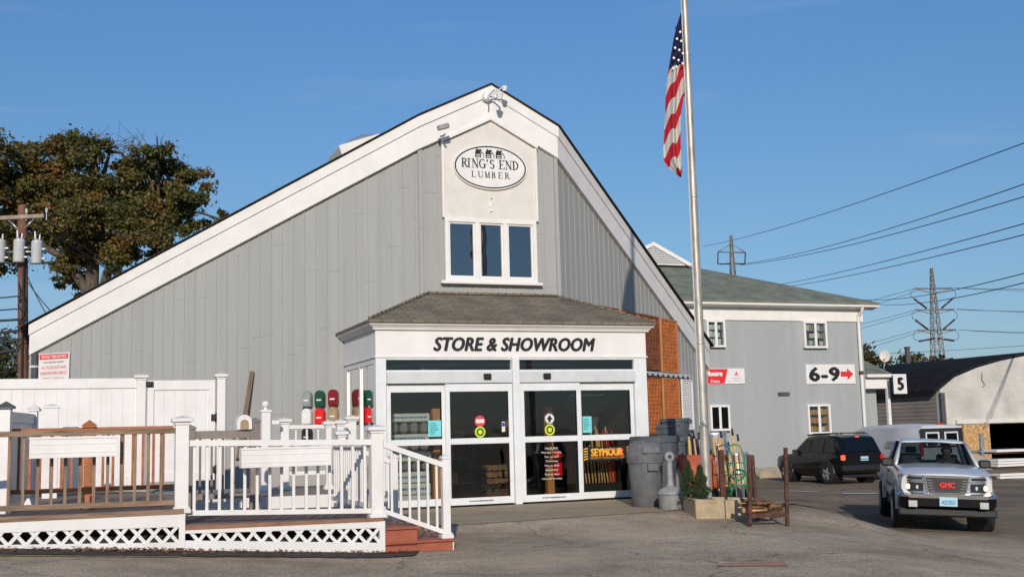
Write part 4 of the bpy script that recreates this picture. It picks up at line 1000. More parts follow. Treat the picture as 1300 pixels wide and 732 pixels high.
# left-hand white posts and short panel
t = thing('display_fence_section', 'short white fence section with black capped post at the far left of the deck', 'fence', FR(-8.67, -4.6, .50), A21 + R_(81))
b = MB(); post(b, 0, 0, 0, 1.39, .13); b.build('post', M['vinyl'], t); b = MB(); cap(b, 0, 0, 1.39, .13, 'pyr'); b.build('post_cap', M['can2'], t)
b = MB(); b.box(.08, 1.65, -.03, .03, 1.14, 1.28, .004); b.box(.08, 1.65, -.03, .03, .12, .24, .004); b.build('rail', M['vinyl'], t)
b = MB()
for k in range(9): b.box(.09 + k * .17, .255 + k * .17, -.012, .012, .24, 1.14)
b.build('boards', M['vinyl'], t)
b = MB(); post(b, 1.72, 0, 0, 1.40, .11); b.build('post', M['vinyl'], t); b = MB(); cap(b, 1.72, 0, 1.40, .11, 'pyr'); b.build('post_cap', M['vinyl'], t)
t = thing('sample_post', 'plain white post casting a shadow on the tall white fence', 'post', FR(-8.21, -.75, .5), A21); b = MB(); post(b, 0, 0, 0, 1.50, .22, base=False); b.build('shaft', M['vinyl'], t); b = MB(); cap(b, 0, 0, 1.50, .22, 'flat'); b.build('post_cap', M['vinyl'], t)

# tall white privacy fence with gate
def privacy(name, label, u0, u1, z0, z1, cat='fence', gate=False):
    t = thing(name, label, cat, FR(u0, .18, z0), A21); W = u1 - u0; H = z1 - z0
    b = MB(); b.box(0, W, -.04, .04, H - .17, H, .005); b.box(0, W, -.04, .04, 0, .15, .005)
    if gate: b.box(0, .11, -.04, .04, .15, H - .17, .005); b.box(W - .11, W, -.04, .04, .15, H - .17, .005)
    b.build('rail', M['vinyl'], t); b = MB(); k = .11 if gate else 0; e = W - (.11 if gate else 0)
    while k < e - .02: b.box(k + .0005, min(e, k + .1745), -.015, .015, .15, H - .17, .003); k += .175
    b.build('boards', M['vinyl'], t)
    return t
fe = privacy('privacy_fence', 'tall white vinyl privacy fence behind the left deck', -13.4, -6.88, .62, 2.44)
b = MB(); post(b, 6.52 + .075, 0, 0, 1.90, .15, base=False); b.build('post', M['vinyl'], fe); b = MB(); cap(b, 6.595, 0, 1.90, .15, 'step'); b.build('post_cap', M['vinyl'], fe)
ga = privacy('fence_gate', 'white vinyl gate with black latch and hinges at the end of the tall fence', -6.70, -5.56, .66, 2.40, 'gate', True)
b = MB(); b.box(-.12, .1, -.06, -.041, 1.62, 1.72, .006); b.box(-.01, .06, -.10, -.06, 1.64, 1.70, .006); b.build('latch', M['black'], ga)
for z in (.12, 1.02):
    b = MB(); b.box(1.07, 1.15, -.055, -.041, z, z + .12, .004); b.tube((1.15, -.055, z - .02), (1.15, -.055, z + .14), .014, n=8); b.build('hinge', M['black'], ga)
t = thing('gate_post', 'white capped post right of the gate in front of the grey wall', 'post', FR(-5.46, .18, .33), A21); b = MB(); post(b, 0, 0, 0, 2.2, .14); b.build('shaft', M['vinyl'], t); b = MB(); cap(b, 0, 0, 2.2, .14, 'step'); b.build('post_cap', M['vinyl'], t)
t = thing('sample_post', 'short white post beside the downspout behind the tall fence', 'post', FR(-11.1, 4.2, .4), A21); b = MB(); post(b, 0, 0, 0, 2.28, .13, base=False); b.build('shaft', M['vinyl'], t); b = MB(); cap(b, 0, 0, 2.28, .13, 'flat'); b.build('post_cap', M['vinyl'], t)
# leaning board
b = MB(); p0 = LWp(4.10, .35, .9); p1 = LWp(3.93, .06, 2.80); d = (p1 - p0)
b.box(-.06, .06, -.02, .02, 0, d.length, .003); o = b.build('leaning_board', M['brownrail']); o.location = p0; o.rotation_euler = d.to_track_quat('Z', 'Y').to_euler(); o.rotation_euler.z += 0
GW(tag(o, 'long brown board leaning upright against the grey wall behind the deck', 'board'))
# wall mailboxes
def wallbox(label, s, z, m, hasflag=True):
    t = thing('sample_mailbox', label, 'mailbox', LWp(s, .04, z), angL, None); GW(t); r = .102
    sh = [(-r, -.17), (r, -.17)] + [(r * math.cos(math.pi * i / 12), .06 + r * math.sin(math.pi * i / 12)) for i in range(13)]
    MB().prism(sh, -.10, .0).build('shell', m, t)
    sh2 = [(x * .86, z_ * .9) for x, z_ in sh]; MB().prism(sh2, -.112, -.101).build('door', m, t)
    MB().box(-.05, .06, -.118, -.1125, -.055, -.025).build('label_plate', M['vinyl'], t)
for (lab, s, z, m) in (('grey mailbox door in the upper row on the wall', 2.60, 2.17, M['greymb']), ('dark green mailbox door in the upper row on the wall', 2.30, 2.17, M['dkgreen']), ('maroon mailbox door in the upper row on the wall', 1.99, 2.18, M['maroon']),
                       ('white mailbox door in the lower row on the wall', 2.60, 1.80, M['vinyl']), ('bright red mailbox door in the lower row on the wall', 2.30, 1.80, M['brightred']), ('tan mailbox door in the lower row on the wall', 1.99, 1.82, M['tanpaint'])):
    wallbox(lab, s, z, m)
wallbox('black mailbox door lowest on the wall behind the short railing', 2.60, 1.40, M['black'])
# dry leaves along the skirt
b = MB(); rr = random.Random(5)
for k in range(420):
    u = rr.uniform(-9.2, -3.9) if k % 3 else rr.gauss(-7.1, .5); v = -6.32 - abs(rr.gauss(0, .14)); p = FR(u, v); z = G(p.x, p.y) + .02 + rr.uniform(0, .02); s_ = rr.uniform(.012, .035); a = rr.uniform(0, 6.3)
    q = [Vector((math.cos(a + i * 1.57) * s_, math.sin(a + i * 1.57) * s_ * .7, rr.uniform(-.012, .018))) for i in range(4)]
    b.add([p + Vector((0, 0, z)) + e for e in q], [(0, 1, 2, 3)])
tag(b.build('fallen_leaves', M['dryleaf'], fix=False, uv=False), kind='stuff', label='dry brown leaves blown against the deck skirt', cat='leaves')
#PART2
# ---------------------------------------------------------------- in the shop window
t = thing('shingle_pack_stack', 'stack of white printed packs behind the left door panes', 'packs', FR(-1.98, .85, .01), A21)
zz = 0
for k, (h, m) in enumerate(((.22, 'pack'), (.22, 'pack'), (.22, 'pack'), (.18, 'packgrey'), (.2, 'pack'), (.16, 'packgrey'), (.17, 'pack'), (.22, 'packgrey'), (.17, 'pack'))):
    wj = rnd.uniform(-.03, .03); b = MB()
    if m == 'pack': b.box(-.55 + wj, .48 + wj, -.3, .3, zz, zz + h - .012, .02)
    else:
        for q in range(5): b.box(-.5 + wj + q * .2, -.34 + wj + q * .2, -.29, .28, zz, zz + h - .01, .05, Matrix.Translation((0, 0, 0)))
    o = b.build('pack' if m == 'pack' else 'bundle', M[m], t)
    if m == 'pack':
        b = MB(); x = -.48 + wj
        while x < .40 + wj: l = rnd.uniform(.02, .06); b.box(x, x + l, -.303, -.3005, zz + h * .38, zz + h * .6); x += l + .014
        b.build('pack_print', M['bluetext'], o)
    zz += h
def post_thing(label, u, v, w_, h, m=None):
    t = thing('wooden_post', label, 'post', FR(u, v, .006), A21); MB().box(-w_ / 2, w_ / 2, -w_ / 2, w_ / 2, 0, h, .006).build('shaft', m or M['cedar'], t)
    MB().box(-w_ / 2 - .02, w_ / 2 + .02, -w_ / 2 - .02, w_ / 2 + .02, 0, .1, .006).build('base', M['cedar'], t)
post_thing('orange wooden post right of the white packs behind the left door', -1.33, .78, .15, 1.84)
post_thing('orange wooden post in the shop behind the right sliding door', 1.26, 1.3, .15, 1.85)
post_thing('thin orange wooden stand deeper in the shop, left of the orange post', .95, 2.8, .1, 1.75)
t = thing('firewood_bin', 'bin of brown split logs behind the right sliding door', 'firewood', FR(.62, 2.6, .006), A21)
MB().box(-.35, .35, -.2, .2, 0, .12, .01).build('bin', M['rust'], t)
for k in range(20):
    x = -.28 + (k % 5) * .14 + rnd.uniform(-.02, .02); z = .19 + (k // 5) * .14
    b = MB(); b.tube((x, -.2, z), (x + rnd.uniform(-.02, .02), .2, z), .065, .06, 7); o = b.build('log', M['logs'], t)
t = thing('fire_extinguisher', 'red fire extinguisher by the orange post behind the right sliding door', 'extinguisher', FR(1.38, 1.15, .45), A21)
b = MB(); b.lathe([(0, 0), (.09, 0), (.10, .03), (.10, .42), (.07, .5), (.03, .53), (0, .53)], 16); b.build('cylinder', M['brightred'], t)
b = MB(); b.box(-.02, .02, -.02, .02, .53, .58); b.path([(0, 0, .57), (-.1, -.02, .6), (-.14, -.02, .56)], .012, 6); b.path([(0, -.04, .55), (.12, -.06, .4), (.13, -.06, .15)], .014, 6); b.build('valve_and_hose', M['black'], t)
t = thing('green_bottle', 'small green and white cylinder low behind the right sliding door', 'canister', FR(.28, .35, .15), A21)
b = MB(); b.lathe([(0, 0), (.045, 0), (.045, .36), (.03, .4), (.0, .4)], 14); b.build('body', M['green'], t); b = MB(); b.lathe([(.047, .1), (.047, .2)], 14); b.lathe([(.02, .4), (.02, .45), (0, .45)], 10); b.build('cap', M['vinyl'], t)
t = thing('tool_display', 'rack of pale wooden tool handles behind the yellow lettered banner', 'tool rack', FR(2.0, .75, .006), A21)
b = MB(); b.box(-.5, .5, -.25, .25, .05, .1); b.box(-.5, .5, -.25, -.2, .1, .3); b.box(-.5, .5, .18, .22, .1, 1.3); b.box(-.5, -.46, -.2, .2, .1, 1.3); b.box(.46, .5, -.2, .2, .1, 1.3); b.build('rack', M['black'], t)
for k in range(13):
    x = -.42 + k * .07; h = rnd.uniform(1.15, 1.5) if k > 5 else rnd.uniform(.9, 1.2); b = MB(); b.tube((x, -.12, .12), (x + rnd.uniform(-.05, .08), .1, h), .017, .019, 7); b.build('handle', M['handle'], t)
b = MB()
for k in range(3): b.tube((.3 + k * .05, -.18, .1), (.18 + k * .1, -.1, 1.35), .014, n=6)
b.build('red_handles', M['red'], t)
t = thing('hanging_wheelbarrow', 'black tub standing on end high behind the far right pane', 'tub', FR(2.15, 1.35, 1.35), A21)
b = MB(); b.add([(-.2, 0, 0), (.2, 0, 0), (.38, -.1, .75), (-.38, -.1, .75), (-.15, .3, .1), (.15, .3, .1), (.3, .4, .65), (-.3, .4, .65)], [(0, 1, 2, 3), (4, 7, 6, 5), (0, 4, 5, 1), (1, 5, 6, 2), (2, 6, 7, 3), (3, 7, 4, 0)]); b.build('tub', M['can2'], t)
t = thing('ceiling_strip_light', 'faint fluorescent strip seen through the left transom', 'strip light', FR(-.95, 2.3, 2.68), A21 + .5)
b = MB(); b.box(-.3, .3, -.06, .06, 0, .06, .01); b.build('housing', M['alu'], t); b = MB(); b.tube((-.28, 0, -.02), (.28, 0, -.02), .02, n=8); b.build('lamp_tube', emis('lit_tube', (1, .95, .8), 1.0), t)
for k, (u, v) in enumerate(((-.9, 5.5), (.9, 7))):
    t = thing('store_shelf', ('dim shop shelf with boxes far behind the second door', 'dim shop shelf with boxes far behind the third door')[k], 'shelf', FR(u, v, .01), A21)
    b = MB(); [b.box(-.6, .6, -.2, .2, z, z + .03) for z in (.1, .6, 1.1, 1.6)]; b.box(-.62, -.6, -.2, .2, 0, 1.8); b.box(.6, .62, -.2, .2, 0, 1.8); b.build('shelves', M['greymb'], t)
    for z in (.13, .63, 1.13):
        x = -.55
        while x < .4: w_ = rnd.uniform(.12, .25); b = MB(); b.box(x, x + w_, -.15, .15, z, z + rnd.uniform(.15, .38), .005); b.build('carton', M[rnd.choice(['cedar', 'pack', 'maroon', 'bluetext'])], t); x += w_ + .03

# ---------------------------------------------------------------- cans, planter, pole and goods right of the door
def at(x, y, dz=0): return (x, y, G(x, y) + dz)
def bin_(name, label, x, y, s=1.0, m='can', lid=True, group=None, z=None):
    t = thing(name, label, 'trash can', (x, y, (G(x, y) + .008) if z is None else z), .25, group)
    b = MB(); b.lathe([(0, 0), (.235 * s, 0), (.25 * s, .02), (.295 * s, .70 * s), (.295 * s, .73 * s), (.315 * s, .735 * s), (.32 * s, .80 * s), (.30 * s, .815 * s), (.28 * s, .80 * s), (.27 * s, .6 * s), (.24 * s, .05), (0, .04)], 36)
    b.build('body', M[m], t)
    for a in (-.35, math.pi - .35):
        b = MB(); c, s_ = math.cos(a - 1.2) * .31 * s, math.sin(a - 1.2) * .31 * s
        b.box(-.09 * s, .09 * s, -.035, .03, .60 * s, .73 * s, .012, Matrix.Translation((c, s_, 0)) @ Matrix.Rotation(a - 1.2 + math.pi / 2, 4, 'Z')); b.build('handle', M[m], t)
    if lid:
        b = MB(); b.lathe([(.325 * s, .79 * s), (.33 * s, .86 * s), (.31 * s, .88 * s), (.285 * s, 1.02 * s), (.25 * s, 1.07 * s), (.17 * s, 1.11 * s), (0, 1.12 * s)], 36); l = b.build('dome_lid', M[m], t)
        b = MB(); b.box(-.16 * s, .16 * s, -.03, .03, -.07, .07, .02, Matrix.Translation((.0, -.283 * s, .95 * s)) @ Matrix.Rotation(-.22, 4, 'X')); b.build('push_flap', M[m], l)
    return t
bin_('trash_can', 'big grey trash can with domed push lid in front of the right door post', 2.30, 20.45, 1.04)
for k, (x, y, lab) in enumerate(((3.12, 22.35, ''),)):
    z0 = G(x, y) + .01
    for q in range(9):
        t = thing('nested_trash_can', ('dark grey trash can of the nested stack by the trellis, %s' % ('lowest', 'second from the bottom', 'third from the bottom', 'fourth from the bottom', 'the middle one', 'fourth from the top', 'third from the top', 'second from the top', 'topmost')[q]), 'trash can', (x + .06 * math.sin(q * 1.7), y + .3, z0 + q * .115), q * .35, 'nested grey trash cans')
        b = MB(); b.lathe([(.24, 0), (.27, .5), (.272, .55), (.295, .56), (.30, .62), (.285, .63), (.26, .6), (.23, .02), (0, .0)], 32); b.build('body', M['can2'], t)
        for a in (0, math.pi): b = MB(); b.box(-.07, .07, -.03, .03, .52, .6, .01, Matrix.Translation((math.cos(a) * .29, math.sin(a) * .29, 0)) @ Matrix.Rotation(a + 1.57, 4, 'Z')); b.build('handle', M['can2'], t)
bin_('trash_can', 'dark grey lidless trash can standing on its base behind the domed one', 2.62, 21.6, 1.50, 'can2', False)
bin_('trash_can', 'dark grey lidless trash can half hidden by the domed one, nearest the door', 2.66, 22.0, 1.15, 'can2', False)
t = thing('blue_sheet_stack', 'narrow navy sheets standing behind the orange tub', 'sheets', at(3.5, 23.2), A21)
b = MB(); [b.box(-.15 + k * .08, -.09 + k * .08, -.3, .3, 0, 1.25 - .05 * k, .004) for k in range(3)]; b.build('sheets', M['canvasblue'], t)
# ash receptacle
t = thing('ash_receptacle', 'light grey smokers ash can with a tall neck beside the domed trash can', 'ash can', at(2.62, 19.65, .008), 0)
b = MB(); b.lathe([(0, 0), (.19, 0), (.205, .02), (.215, .24), (.222, .25), (.222, .28), (.21, .30), (.17, .345), (.09, .375), (.062, .40), (.05, .5), (.047, .78), (.055, .82)], 32); b.build('base', M['ashcan'], t)
b = MB(); b.lathe([(.0, -.075), (.05, -.075), (.082, -.055), (.095, 0), (.082, .055), (.05, .075), (0, .075)], 20, (0, 0, .88), 'Y'); h = b.build('head', M['ashcan'], t)
b = MB(); b.lathe([(0, -.079), (.035, -.079), (.035, -.070), (0, -.070)], 16, (0, 0, .885), 'Y'); b.build('opening', M['black'], h)
b = MB(); b.lathe([(.216, .243), (.225, .246), (.225, .252), (.216, .255)], 32); b.build('seam', M['can2'], t)
# planter
t = thing('concrete_planter', 'low tan concrete planter around the flagpole foot', 'planter', (3.42, 18.95, -.14), R_(4))
b = MB(); b.box(-.60, .62, -.44, -.36, 0, .36, .012); b.box(-.60, .62, .42, .50, 0, .36, .012); b.box(-.60, -.52, -.36, .42, 0, .36, .012); b.box(.54, .62, -.36, .42, 0, .36, .012)
b.v = [(x, y, z - .05 * (x + .6)) for x, y, z in b.v]
b.build('box', M['tan'], t); b = MB(); b.box(-.52, .54, -.36, .42, .1, .30); b.v = [(x, y, z - .05 * (x + .6)) for x, y, z in b.v]; b.build('mulch', M['mulch'], t)
b = MB(); b.box(-.13, -.115, -.443, -.437, .0, .33); b.build('joint', M['black'], t)
# flagpole
t = thing('flagpole', 'tall tapered aluminium flagpole standing in the tan planter', 'flagpole', (3.13, 19.0, .14), 0)
b = MB(); b.tube((0, 0, 0), (.0, 0, 10.6), .082, .045, 20); b.build('pole', M['steel'], t)
b = MB(); b.lathe([(.085, .0), (.20, .0), (.205, .015), (.12, .04), (.088, .06)], 24); b.build('base_collar', M['steel'], t)
b = MB(); b.box(-.02, .02, -.115, -.06, 1.25, 1.33, .004); b.path([(-.06, -.10, 1.33), (-.02, -.12, 1.28), (.06, -.10, 1.22), (0, -.12, 1.3), (-.05, -.1, 1.22)], .008, 5); b.build('cleat', M['galv'], t)
b = MB(); b.lathe([(0, 0), (.07, .02), (.10, .09), (.07, .17), (0, .19)], 16, (0, 0, 10.62)); b.build('ball_finial', M['steel'], t)
for k in range(3): b = MB(); b.lathe([(.0805 - .0035 * k * 2.5, 0), (.0835 - .0035 * k * 2.5, .01), (.0825 - .0035 * k * 2.5, .02)], 20, (0, 0, 2.6 + k * 2.5)); b.build('joint_ring', M['galv'], t)
b = MB(); b.path([(-.085, -.07, 1.28), (-.078, -.06, 5), (-.06, -.05, 10.5)], .006, 5); b.path([(-.08, -.085, 1.25), (-.072, -.075, 4), (-.06, -.06, 8.4)], .006, 5); b.build('halyard', M['alugrey'], t)
# flag
def flagmat():
    m, t_, N, L, P = nodes('flag_cloth'); P.inputs['Roughness'].default_value = .8
    uv = N.new('ShaderNodeUVMap'); sp = N.new('ShaderNodeSeparateXYZ'); L.new(uv.outputs[0], sp.inputs[0])
    a = N.new('ShaderNodeMath'); a.operation = 'MULTIPLY'; a.inputs[1].default_value = 1 / .52; L.new(sp.outputs[1], a.inputs[0])
    f = N.new('ShaderNodeMath'); f.operation = 'FRACT'; L.new(a.outputs[0], f.inputs[0])
    g_ = N.new('ShaderNodeMath'); g_.operation = 'GREATER_THAN'; g_.inputs[1].default_value = .5; L.new(f.outputs[0], g_.inputs[0])
    mx = N.new('ShaderNodeMix'); mx.data_type = 'RGBA'; mx.inputs[6].default_value = (.50, .012, .025, 1); mx.inputs[7].default_value = (.62, .58, .52, 1); L.new(g_.outputs[0], mx.inputs[0])
    c = N.new('ShaderNodeMath'); c.operation = 'GREATER_THAN'; c.inputs[1].default_value = .5; L.new(sp.outputs[0], c.inputs[0])
    m2 = N.new('ShaderNodeMix'); m2.data_type = 'RGBA'; L.new(c.outputs[0], m2.inputs[0]); L.new(mx.outputs[2], m2.inputs[6]); m2.inputs[7].default_value = (.012, .016, .07, 1)
    L.new(m2.outputs[2], P.inputs['Base Color'])
    tl = N.new('ShaderNodeBsdfTranslucent'); L.new(m2.outputs[2], tl.inputs[0]); ms = N.new('ShaderNodeMixShader'); ms.inputs[0].default_value = .25
    L.new(P.outputs[0], ms.inputs[1]); L.new(tl.outputs[0], ms.inputs[2]); L.new(ms.outputs[0], N['Material Output'].inputs[0]); return m
ft = thing('flag', 'red, white and blue striped flag hanging limp from the flagpole', 'flag', (3.08, 18.99, 5.6), 0)
EDG = [(2.90, -.03, -.02), (2.70, -.10, 0), (2.45, -.17, .0), (2.15, -.23, .0), (1.9, -.28, -.01), (1.6, -.33, -.03), (1.35, -.35, -.05), (1.05, -.37, -.11), (.75, -.40, -.12), (.50, -.425, -.125), (.30, -.43, -.125), (.18, -.36, -.125), (.08, -.25, -.125), (.0, -.16, -.14)]
def edge(z):
    for a, c in zip(EDG, EDG[1:]):
        if z <= a[0] and z >= c[0]:
            t_ = (a[0] - z) / (a[0] - c[0]); return a[1] + (c[1] - a[1]) * t_, a[2] + (c[2] - a[2]) * t_
    return EDG[-1][1:]
NZ, NX = 110, 18; vs = []; uvs = []
for j in range(NZ + 1):
    z = 2.90 * (1 - j / NZ); xl, xr = edge(z)
    for i in range(NX + 1):
        s_ = i / NX; x = xl + (xr - xl) * s_; amp = .075 * min(1, (2.95 - z) / .8) * min(1, (z + .25) / .5)
        y = amp * math.sin(s_ * 8.2 + z * 1.1) + amp * .35 * math.sin(s_ * 17 + z * 2.3)
        vs.append((x, y - .02, z)); 
        uvs.append(((1.0 if z > 1.96 + .4 * (x + .14) else 0.0), z - (1.0 + .5 * z) * (x + .2) + .05 * math.sin(s_ * 9 + z * 2) + .14))
me = bpy.data.meshes.new('cloth'); fs = [(j * (NX + 1) + i, (j + 1) * (NX + 1) + i, (j + 1) * (NX + 1) + i + 1, j * (NX + 1) + i + 1) for j in range(NZ) for i in range(NX)]
me.from_pydata(vs, [], fs); ul = me.uv_layers.new(name='UVMap')
for l in me.loops: ul.data[l.index].uv = uvs[l.vertex_index]
me.polygons.foreach_set('use_smooth', [True] * len(me.polygons)); me.materials.append(flagmat()); o = bpy.data.objects.new('cloth', me); COL.objects.link(o); o.parent = ft
# second fold of cloth against the pole
vs = []; uvs = []
for j in range(41):
    z = 2.7 - 1.28 * j / 40
    for i in range(7):
        s_ = i / 6; x = -.12 + .14 * s_; vs.append((x, .06 + .03 * math.sin(s_ * 6), z)); uvs.append((1.0 if z > 2.05 else 0.0, z * 1.5 + .1 - .3 * (x)))
me = bpy.data.meshes.new('cloth_fold'); me.from_pydata(vs, [], [(j * 7 + i, (j + 1) * 7 + i, (j + 1) * 7 + i + 1, j * 7 + i + 1) for j in range(40) for i in range(6)])
ul = me.uv_layers.new(name='UVMap')
for l in me.loops: ul.data[l.index].uv = uvs[l.vertex_index]
me.polygons.foreach_set('use_smooth', [True] * len(me.polygons)); me.materials.append(o.data.materials[0]); o2 = bpy.data.objects.new('cloth_fold', me); COL.objects.link(o2); o2.parent = ft
b = MB()
for (x, z) in ((-.07, 2.52), (-.13, 2.40), (-.06, 2.36), (-.17, 2.24), (-.10, 2.20), (-.04, 2.14), (-.20, 2.06), (-.12, 2.02), (-.05, 1.96), (-.16, 1.90), (-.22, 1.88)):
    pts = []
    for k in range(10): r = .026 if k % 2 == 0 else .011; a = math.pi / 2 + k * math.pi / 5; pts.append((x + r * math.cos(a), z + r * 1.2 * math.sin(a)))
    b.prism(pts, -.135, -.115)
b.build('stars', M['vinyl'], o)
# dwarf conifers
def conifer(label, x, y, h, r, seed, z=.14):
    rr = random.Random(seed); t = thing('dwarf_conifer', label, 'shrub', (x, y, z), 0, 'dwarf conifers'); b = MB()
    b.tube((0, 0, -.02), (0, 0, h * .8), .018, .006, 6); b.build('stem', M['bark'], t); b = MB()
    for k in range(1500):
        f = rr.random() ** .75; zz = h * (.03 + .95 * f); rad = r * (1 - f) ** .75 * (1.0 + .25 * math.sin(f * 19 + seed)) * math.sqrt(rr.uniform(.35, 1)); a = rr.uniform(0, 6.283)
        p = Vector((math.cos(a) * rad, math.sin(a) * rad, zz)); d = Vector((math.cos(a) * .6, math.sin(a) * .6, 1)) + Vector((rr.uniform(-.4, .4), rr.uniform(-.4, .4), rr.uniform(-.3, .3))); d.normalize()
        s_ = rr.uniform(.03, .055); q = d.orthogonal().normalized() * .008; b.add([p - q, p + q, p + d * s_], [(0, 1, 2)]); q2 = d.cross(q); b.add([p - q2, p + q2, p + d * s_], [(0, 1, 2)])
    b.build('foliage', M['needle'], t, fix=False, uv=False)
conifer('dark green dwarf conifer beside the ash can, left of the pair', 2.86, 19.15, .66, .16, 1)
conifer('dark green dwarf conifer at the flagpole foot, right of the pair', 2.99, 18.75, .60, .18, 2)
# orange wheelbarrow tub with grey tarp
t = thing('wheelbarrow', 'orange wheelbarrow tub tipped on its nose behind the flagpole', 'wheelbarrow', at(3.45, 21.3, .05), -.3)
tub = [(-.42, 0, .75), (.42, 0, .75), (.36, -.05, .02), (-.36, -.05, .02)]
b = MB(); b.add([(-.44, -.10, .80), (.44, -.10, .80), (.30, -.02, .02), (-.30, -.02, .02), (-.24, -.42, .62), (.24, -.42, .62), (.20, -.36, .16), (-.20, -.36, .16)], [(4, 5, 6, 7), (0, 4, 7, 3), (1, 2, 6, 5), (0, 1, 5, 4), (3, 7, 6, 2)])
b.v = [(x, y * 1.0, z) for x, y, z in b.v]; b.build('tub', M['orange'], t)
b = MB(); b.path([(-.45, -.10, .81), (.45, -.10, .81), (.31, -.02, .01), (-.31, -.02, .01)], .016, 8, True); b.build('rim', M['orange'], t)
b = MB(); b.path([(-.2, -.3, .05), (-.24, .05, .5), (-.26, .2, 1.15)], .02, 8); b.path([(.2, -.3, .05), (.24, .05, .5), (.26, .2, 1.15)], .02, 8); b.build('handles', M['handle'], t)
b = MB(); b.lathe([(.05, -.04), (.17, -.04), (.19, 0), (.17, .04), (.05, .04)], 20, (0, -.5, .14), 'X'); b.build('wheel', M['rubber'], t)
t = thing('grey_cone_sack', 'pale grey folded sack beside the orange tub', 'sack', at(3.18, 21.5), 0)
b = MB(); b.lathe([(0, 0), (.2, .0), (.24, .1), (.22, .5), (.12, .78), (.0, .85)], 14); b.v = [(x * (1 + .1 * math.sin(5 * z)), y, z) for x, y, z in b.v]; b.build('sack', M['tarp'], t)
# digging tools leaning in a row
for k in range(9):
    x = 3.38 + k * .105 + (.12 if k > 3 else 0); t = thing('digging_tool', 'long-handled tool number %s from the left in the row behind the flagpole' % ('one', 'two', 'three', 'four', 'five', 'six', 'seven', 'eight', 'nine')[k], 'tool', at(x, 21.9 + .04 * (k % 2)), .1 * (k % 3 - 1), 'long handled digging tools')
    hh = (1.12, 1.16, 1.14, 1.18, 1.05, 1.16, .95, 1.2, 1.1)[k]; b = MB(); b.tube((0, 0, .28), (-.05, .12, hh), .018, .017, 8); b.build('handle', M['handle' if k % 4 != 3 else 'yellow'], t)
    b = MB(); b.tube((-.05, .12, hh), (-.058, .14, hh + .13), .022, .02, 8); b.build('grip', M['black'], t)
    b = MB(); b.add([(-.09, -.02, .02), (.09, -.02, .02), (.10, 0, .28), (-.10, 0, .28), (0, -.06, .0), (0, -.045, .28)], [(0, 4, 5, 3), (4, 1, 2, 5)]); b.build('blade', M['yellow' if k % 3 == 1 else 'can2'], t)
for k, (x, y, h, lab) in enumerate(((3.72, 20.9, 1.16, 'yellow handled'), (3.86, 20.8, .98, 'pale handled'))):
    t = thing('post_hole_digger', '%s post hole digger leaning near the green hand truck' % lab, 'tool', at(x, y), .2 * k)
    b = MB(); b.tube((-.03, 0, .25), (-.10, .1, h), .02, n=8); b.tube((.04, 0, .25), (.02, .1, h), .02, n=8); b.build('handles', M['handle'], t)
    b = MB(); b.box(-.07, .07, -.04, .04, 0, .26, .01); b.build('blades', M['green' if k else 'yellow'], t)
# galvanised cans
for k, (x, y, z, s_, lab) in enumerate(((4.05, 22.9, .40, 1.0, 'shiny galvanised can tilted on top of the others behind the tools'), (4.32, 22.4, .0, 1.0, 'lower ribbed galvanised can at the right end of the goods'))):
    t = thing('galvanised_can', lab, 'metal can', at(x, y, z), .3, 'galvanised cans'); t.rotation_euler = (0, R_(-6 if k == 0 else -3), .3)
    b = MB(); b.lathe([(0, 0), (.2, 0), (.205, .02), (.205, .15), (.212, .16), (.21, .17), (.225, .5), (.235, .51), (.23, .53), (.24, .84), (.255, .85), (.25, .88), (.235, .87), (.19, .05), (0, .04)], 28); b.build('body', M['galv'], t)
    b = MB(); b.path([(.23, -.04, .66), (.3, -.04, .64), (.3, .04, .64), (.23, .04, .66)], .012, 6); b.box(-.07, .07, -.245, -.226, .3, .42, .004); b.build('label_and_handle', M['vinyl'], t)
for k, (x, y, h_) in enumerate(((3.95, 22.95, .0),)):
    t = thing('galvanised_can', 'galvanised can standing under the tilted one', 'metal can', at(x, y), 0, 'galvanised cans'); b = MB(); b.lathe([(0, 0), (.2, 0), (.21, .15), (.216, .16), (.21, .17), (.23, .6), (.24, .61), (0, .62)], 24); b.build('body', M['galv'], t)
t = thing('bundled_bottles', 'clear wrapped bottles low beneath the white lattice', 'bottles', at(3.86, 23.9), 0)
for k in range(5): b = MB(); b.lathe([(0, 0), (.05, 0), (.05, .25), (.02, .32), (.02, .36), (0, .36)], 10, (-.15 + k * .09, 0, .7)); b.build('bottle', M['lensclear'], t)
MB().box(-.25, .25, -.2, .2, 0, .69, .01).build('crate', M['can2'], t)
# hand trucks with green wheels
for k, (x, y, rz) in enumerate(((3.72, 20.35, .25), (3.98, 20.7, .1))):
    t = thing('hand_truck', ('green wheeled hand truck standing right behind the flagpole, nearer one', 'green wheeled hand truck leaning behind the other, further one')[k], 'hand truck', at(x, y, .02), rz)
    fr = M['green']
    b = MB(); 
    for sx in (-1, 1): b.path([(sx * .15, -.05, .12), (sx * .15, .05, .8), (sx * .10, .1, 1.0), (0, .11, 1.03)], .014, 8)
    for z in (.3, .5, .7): b.tube((-.15, -.02 + z * .08, z), (.15, -.02 + z * .08, z), .01, n=6)
    b.build('frame', M['can2'] if k == 0 else fr, t)
    b = MB(); b.box(-.17, .17, -.24, -.02, 0.0, .012); b.build('toe_plate', fr, t)
    for sx in (-1, 1):
        b = MB(); b.lathe([(.07, -.045), (.115, -.045), (.14, -.02), (.14, .02), (.115, .045), (.07, .045)], 22, (sx * .21, .05, .14), 'X'); wv_ = b.build('wheel', M['rubber'], t)
        b = MB(); b.lathe([(0, -.03), (.07, -.035), (.07, .035), (0, .03)], 16, (sx * .21, .05, .14), 'X'); b.build('hub', M['green'], wv_)
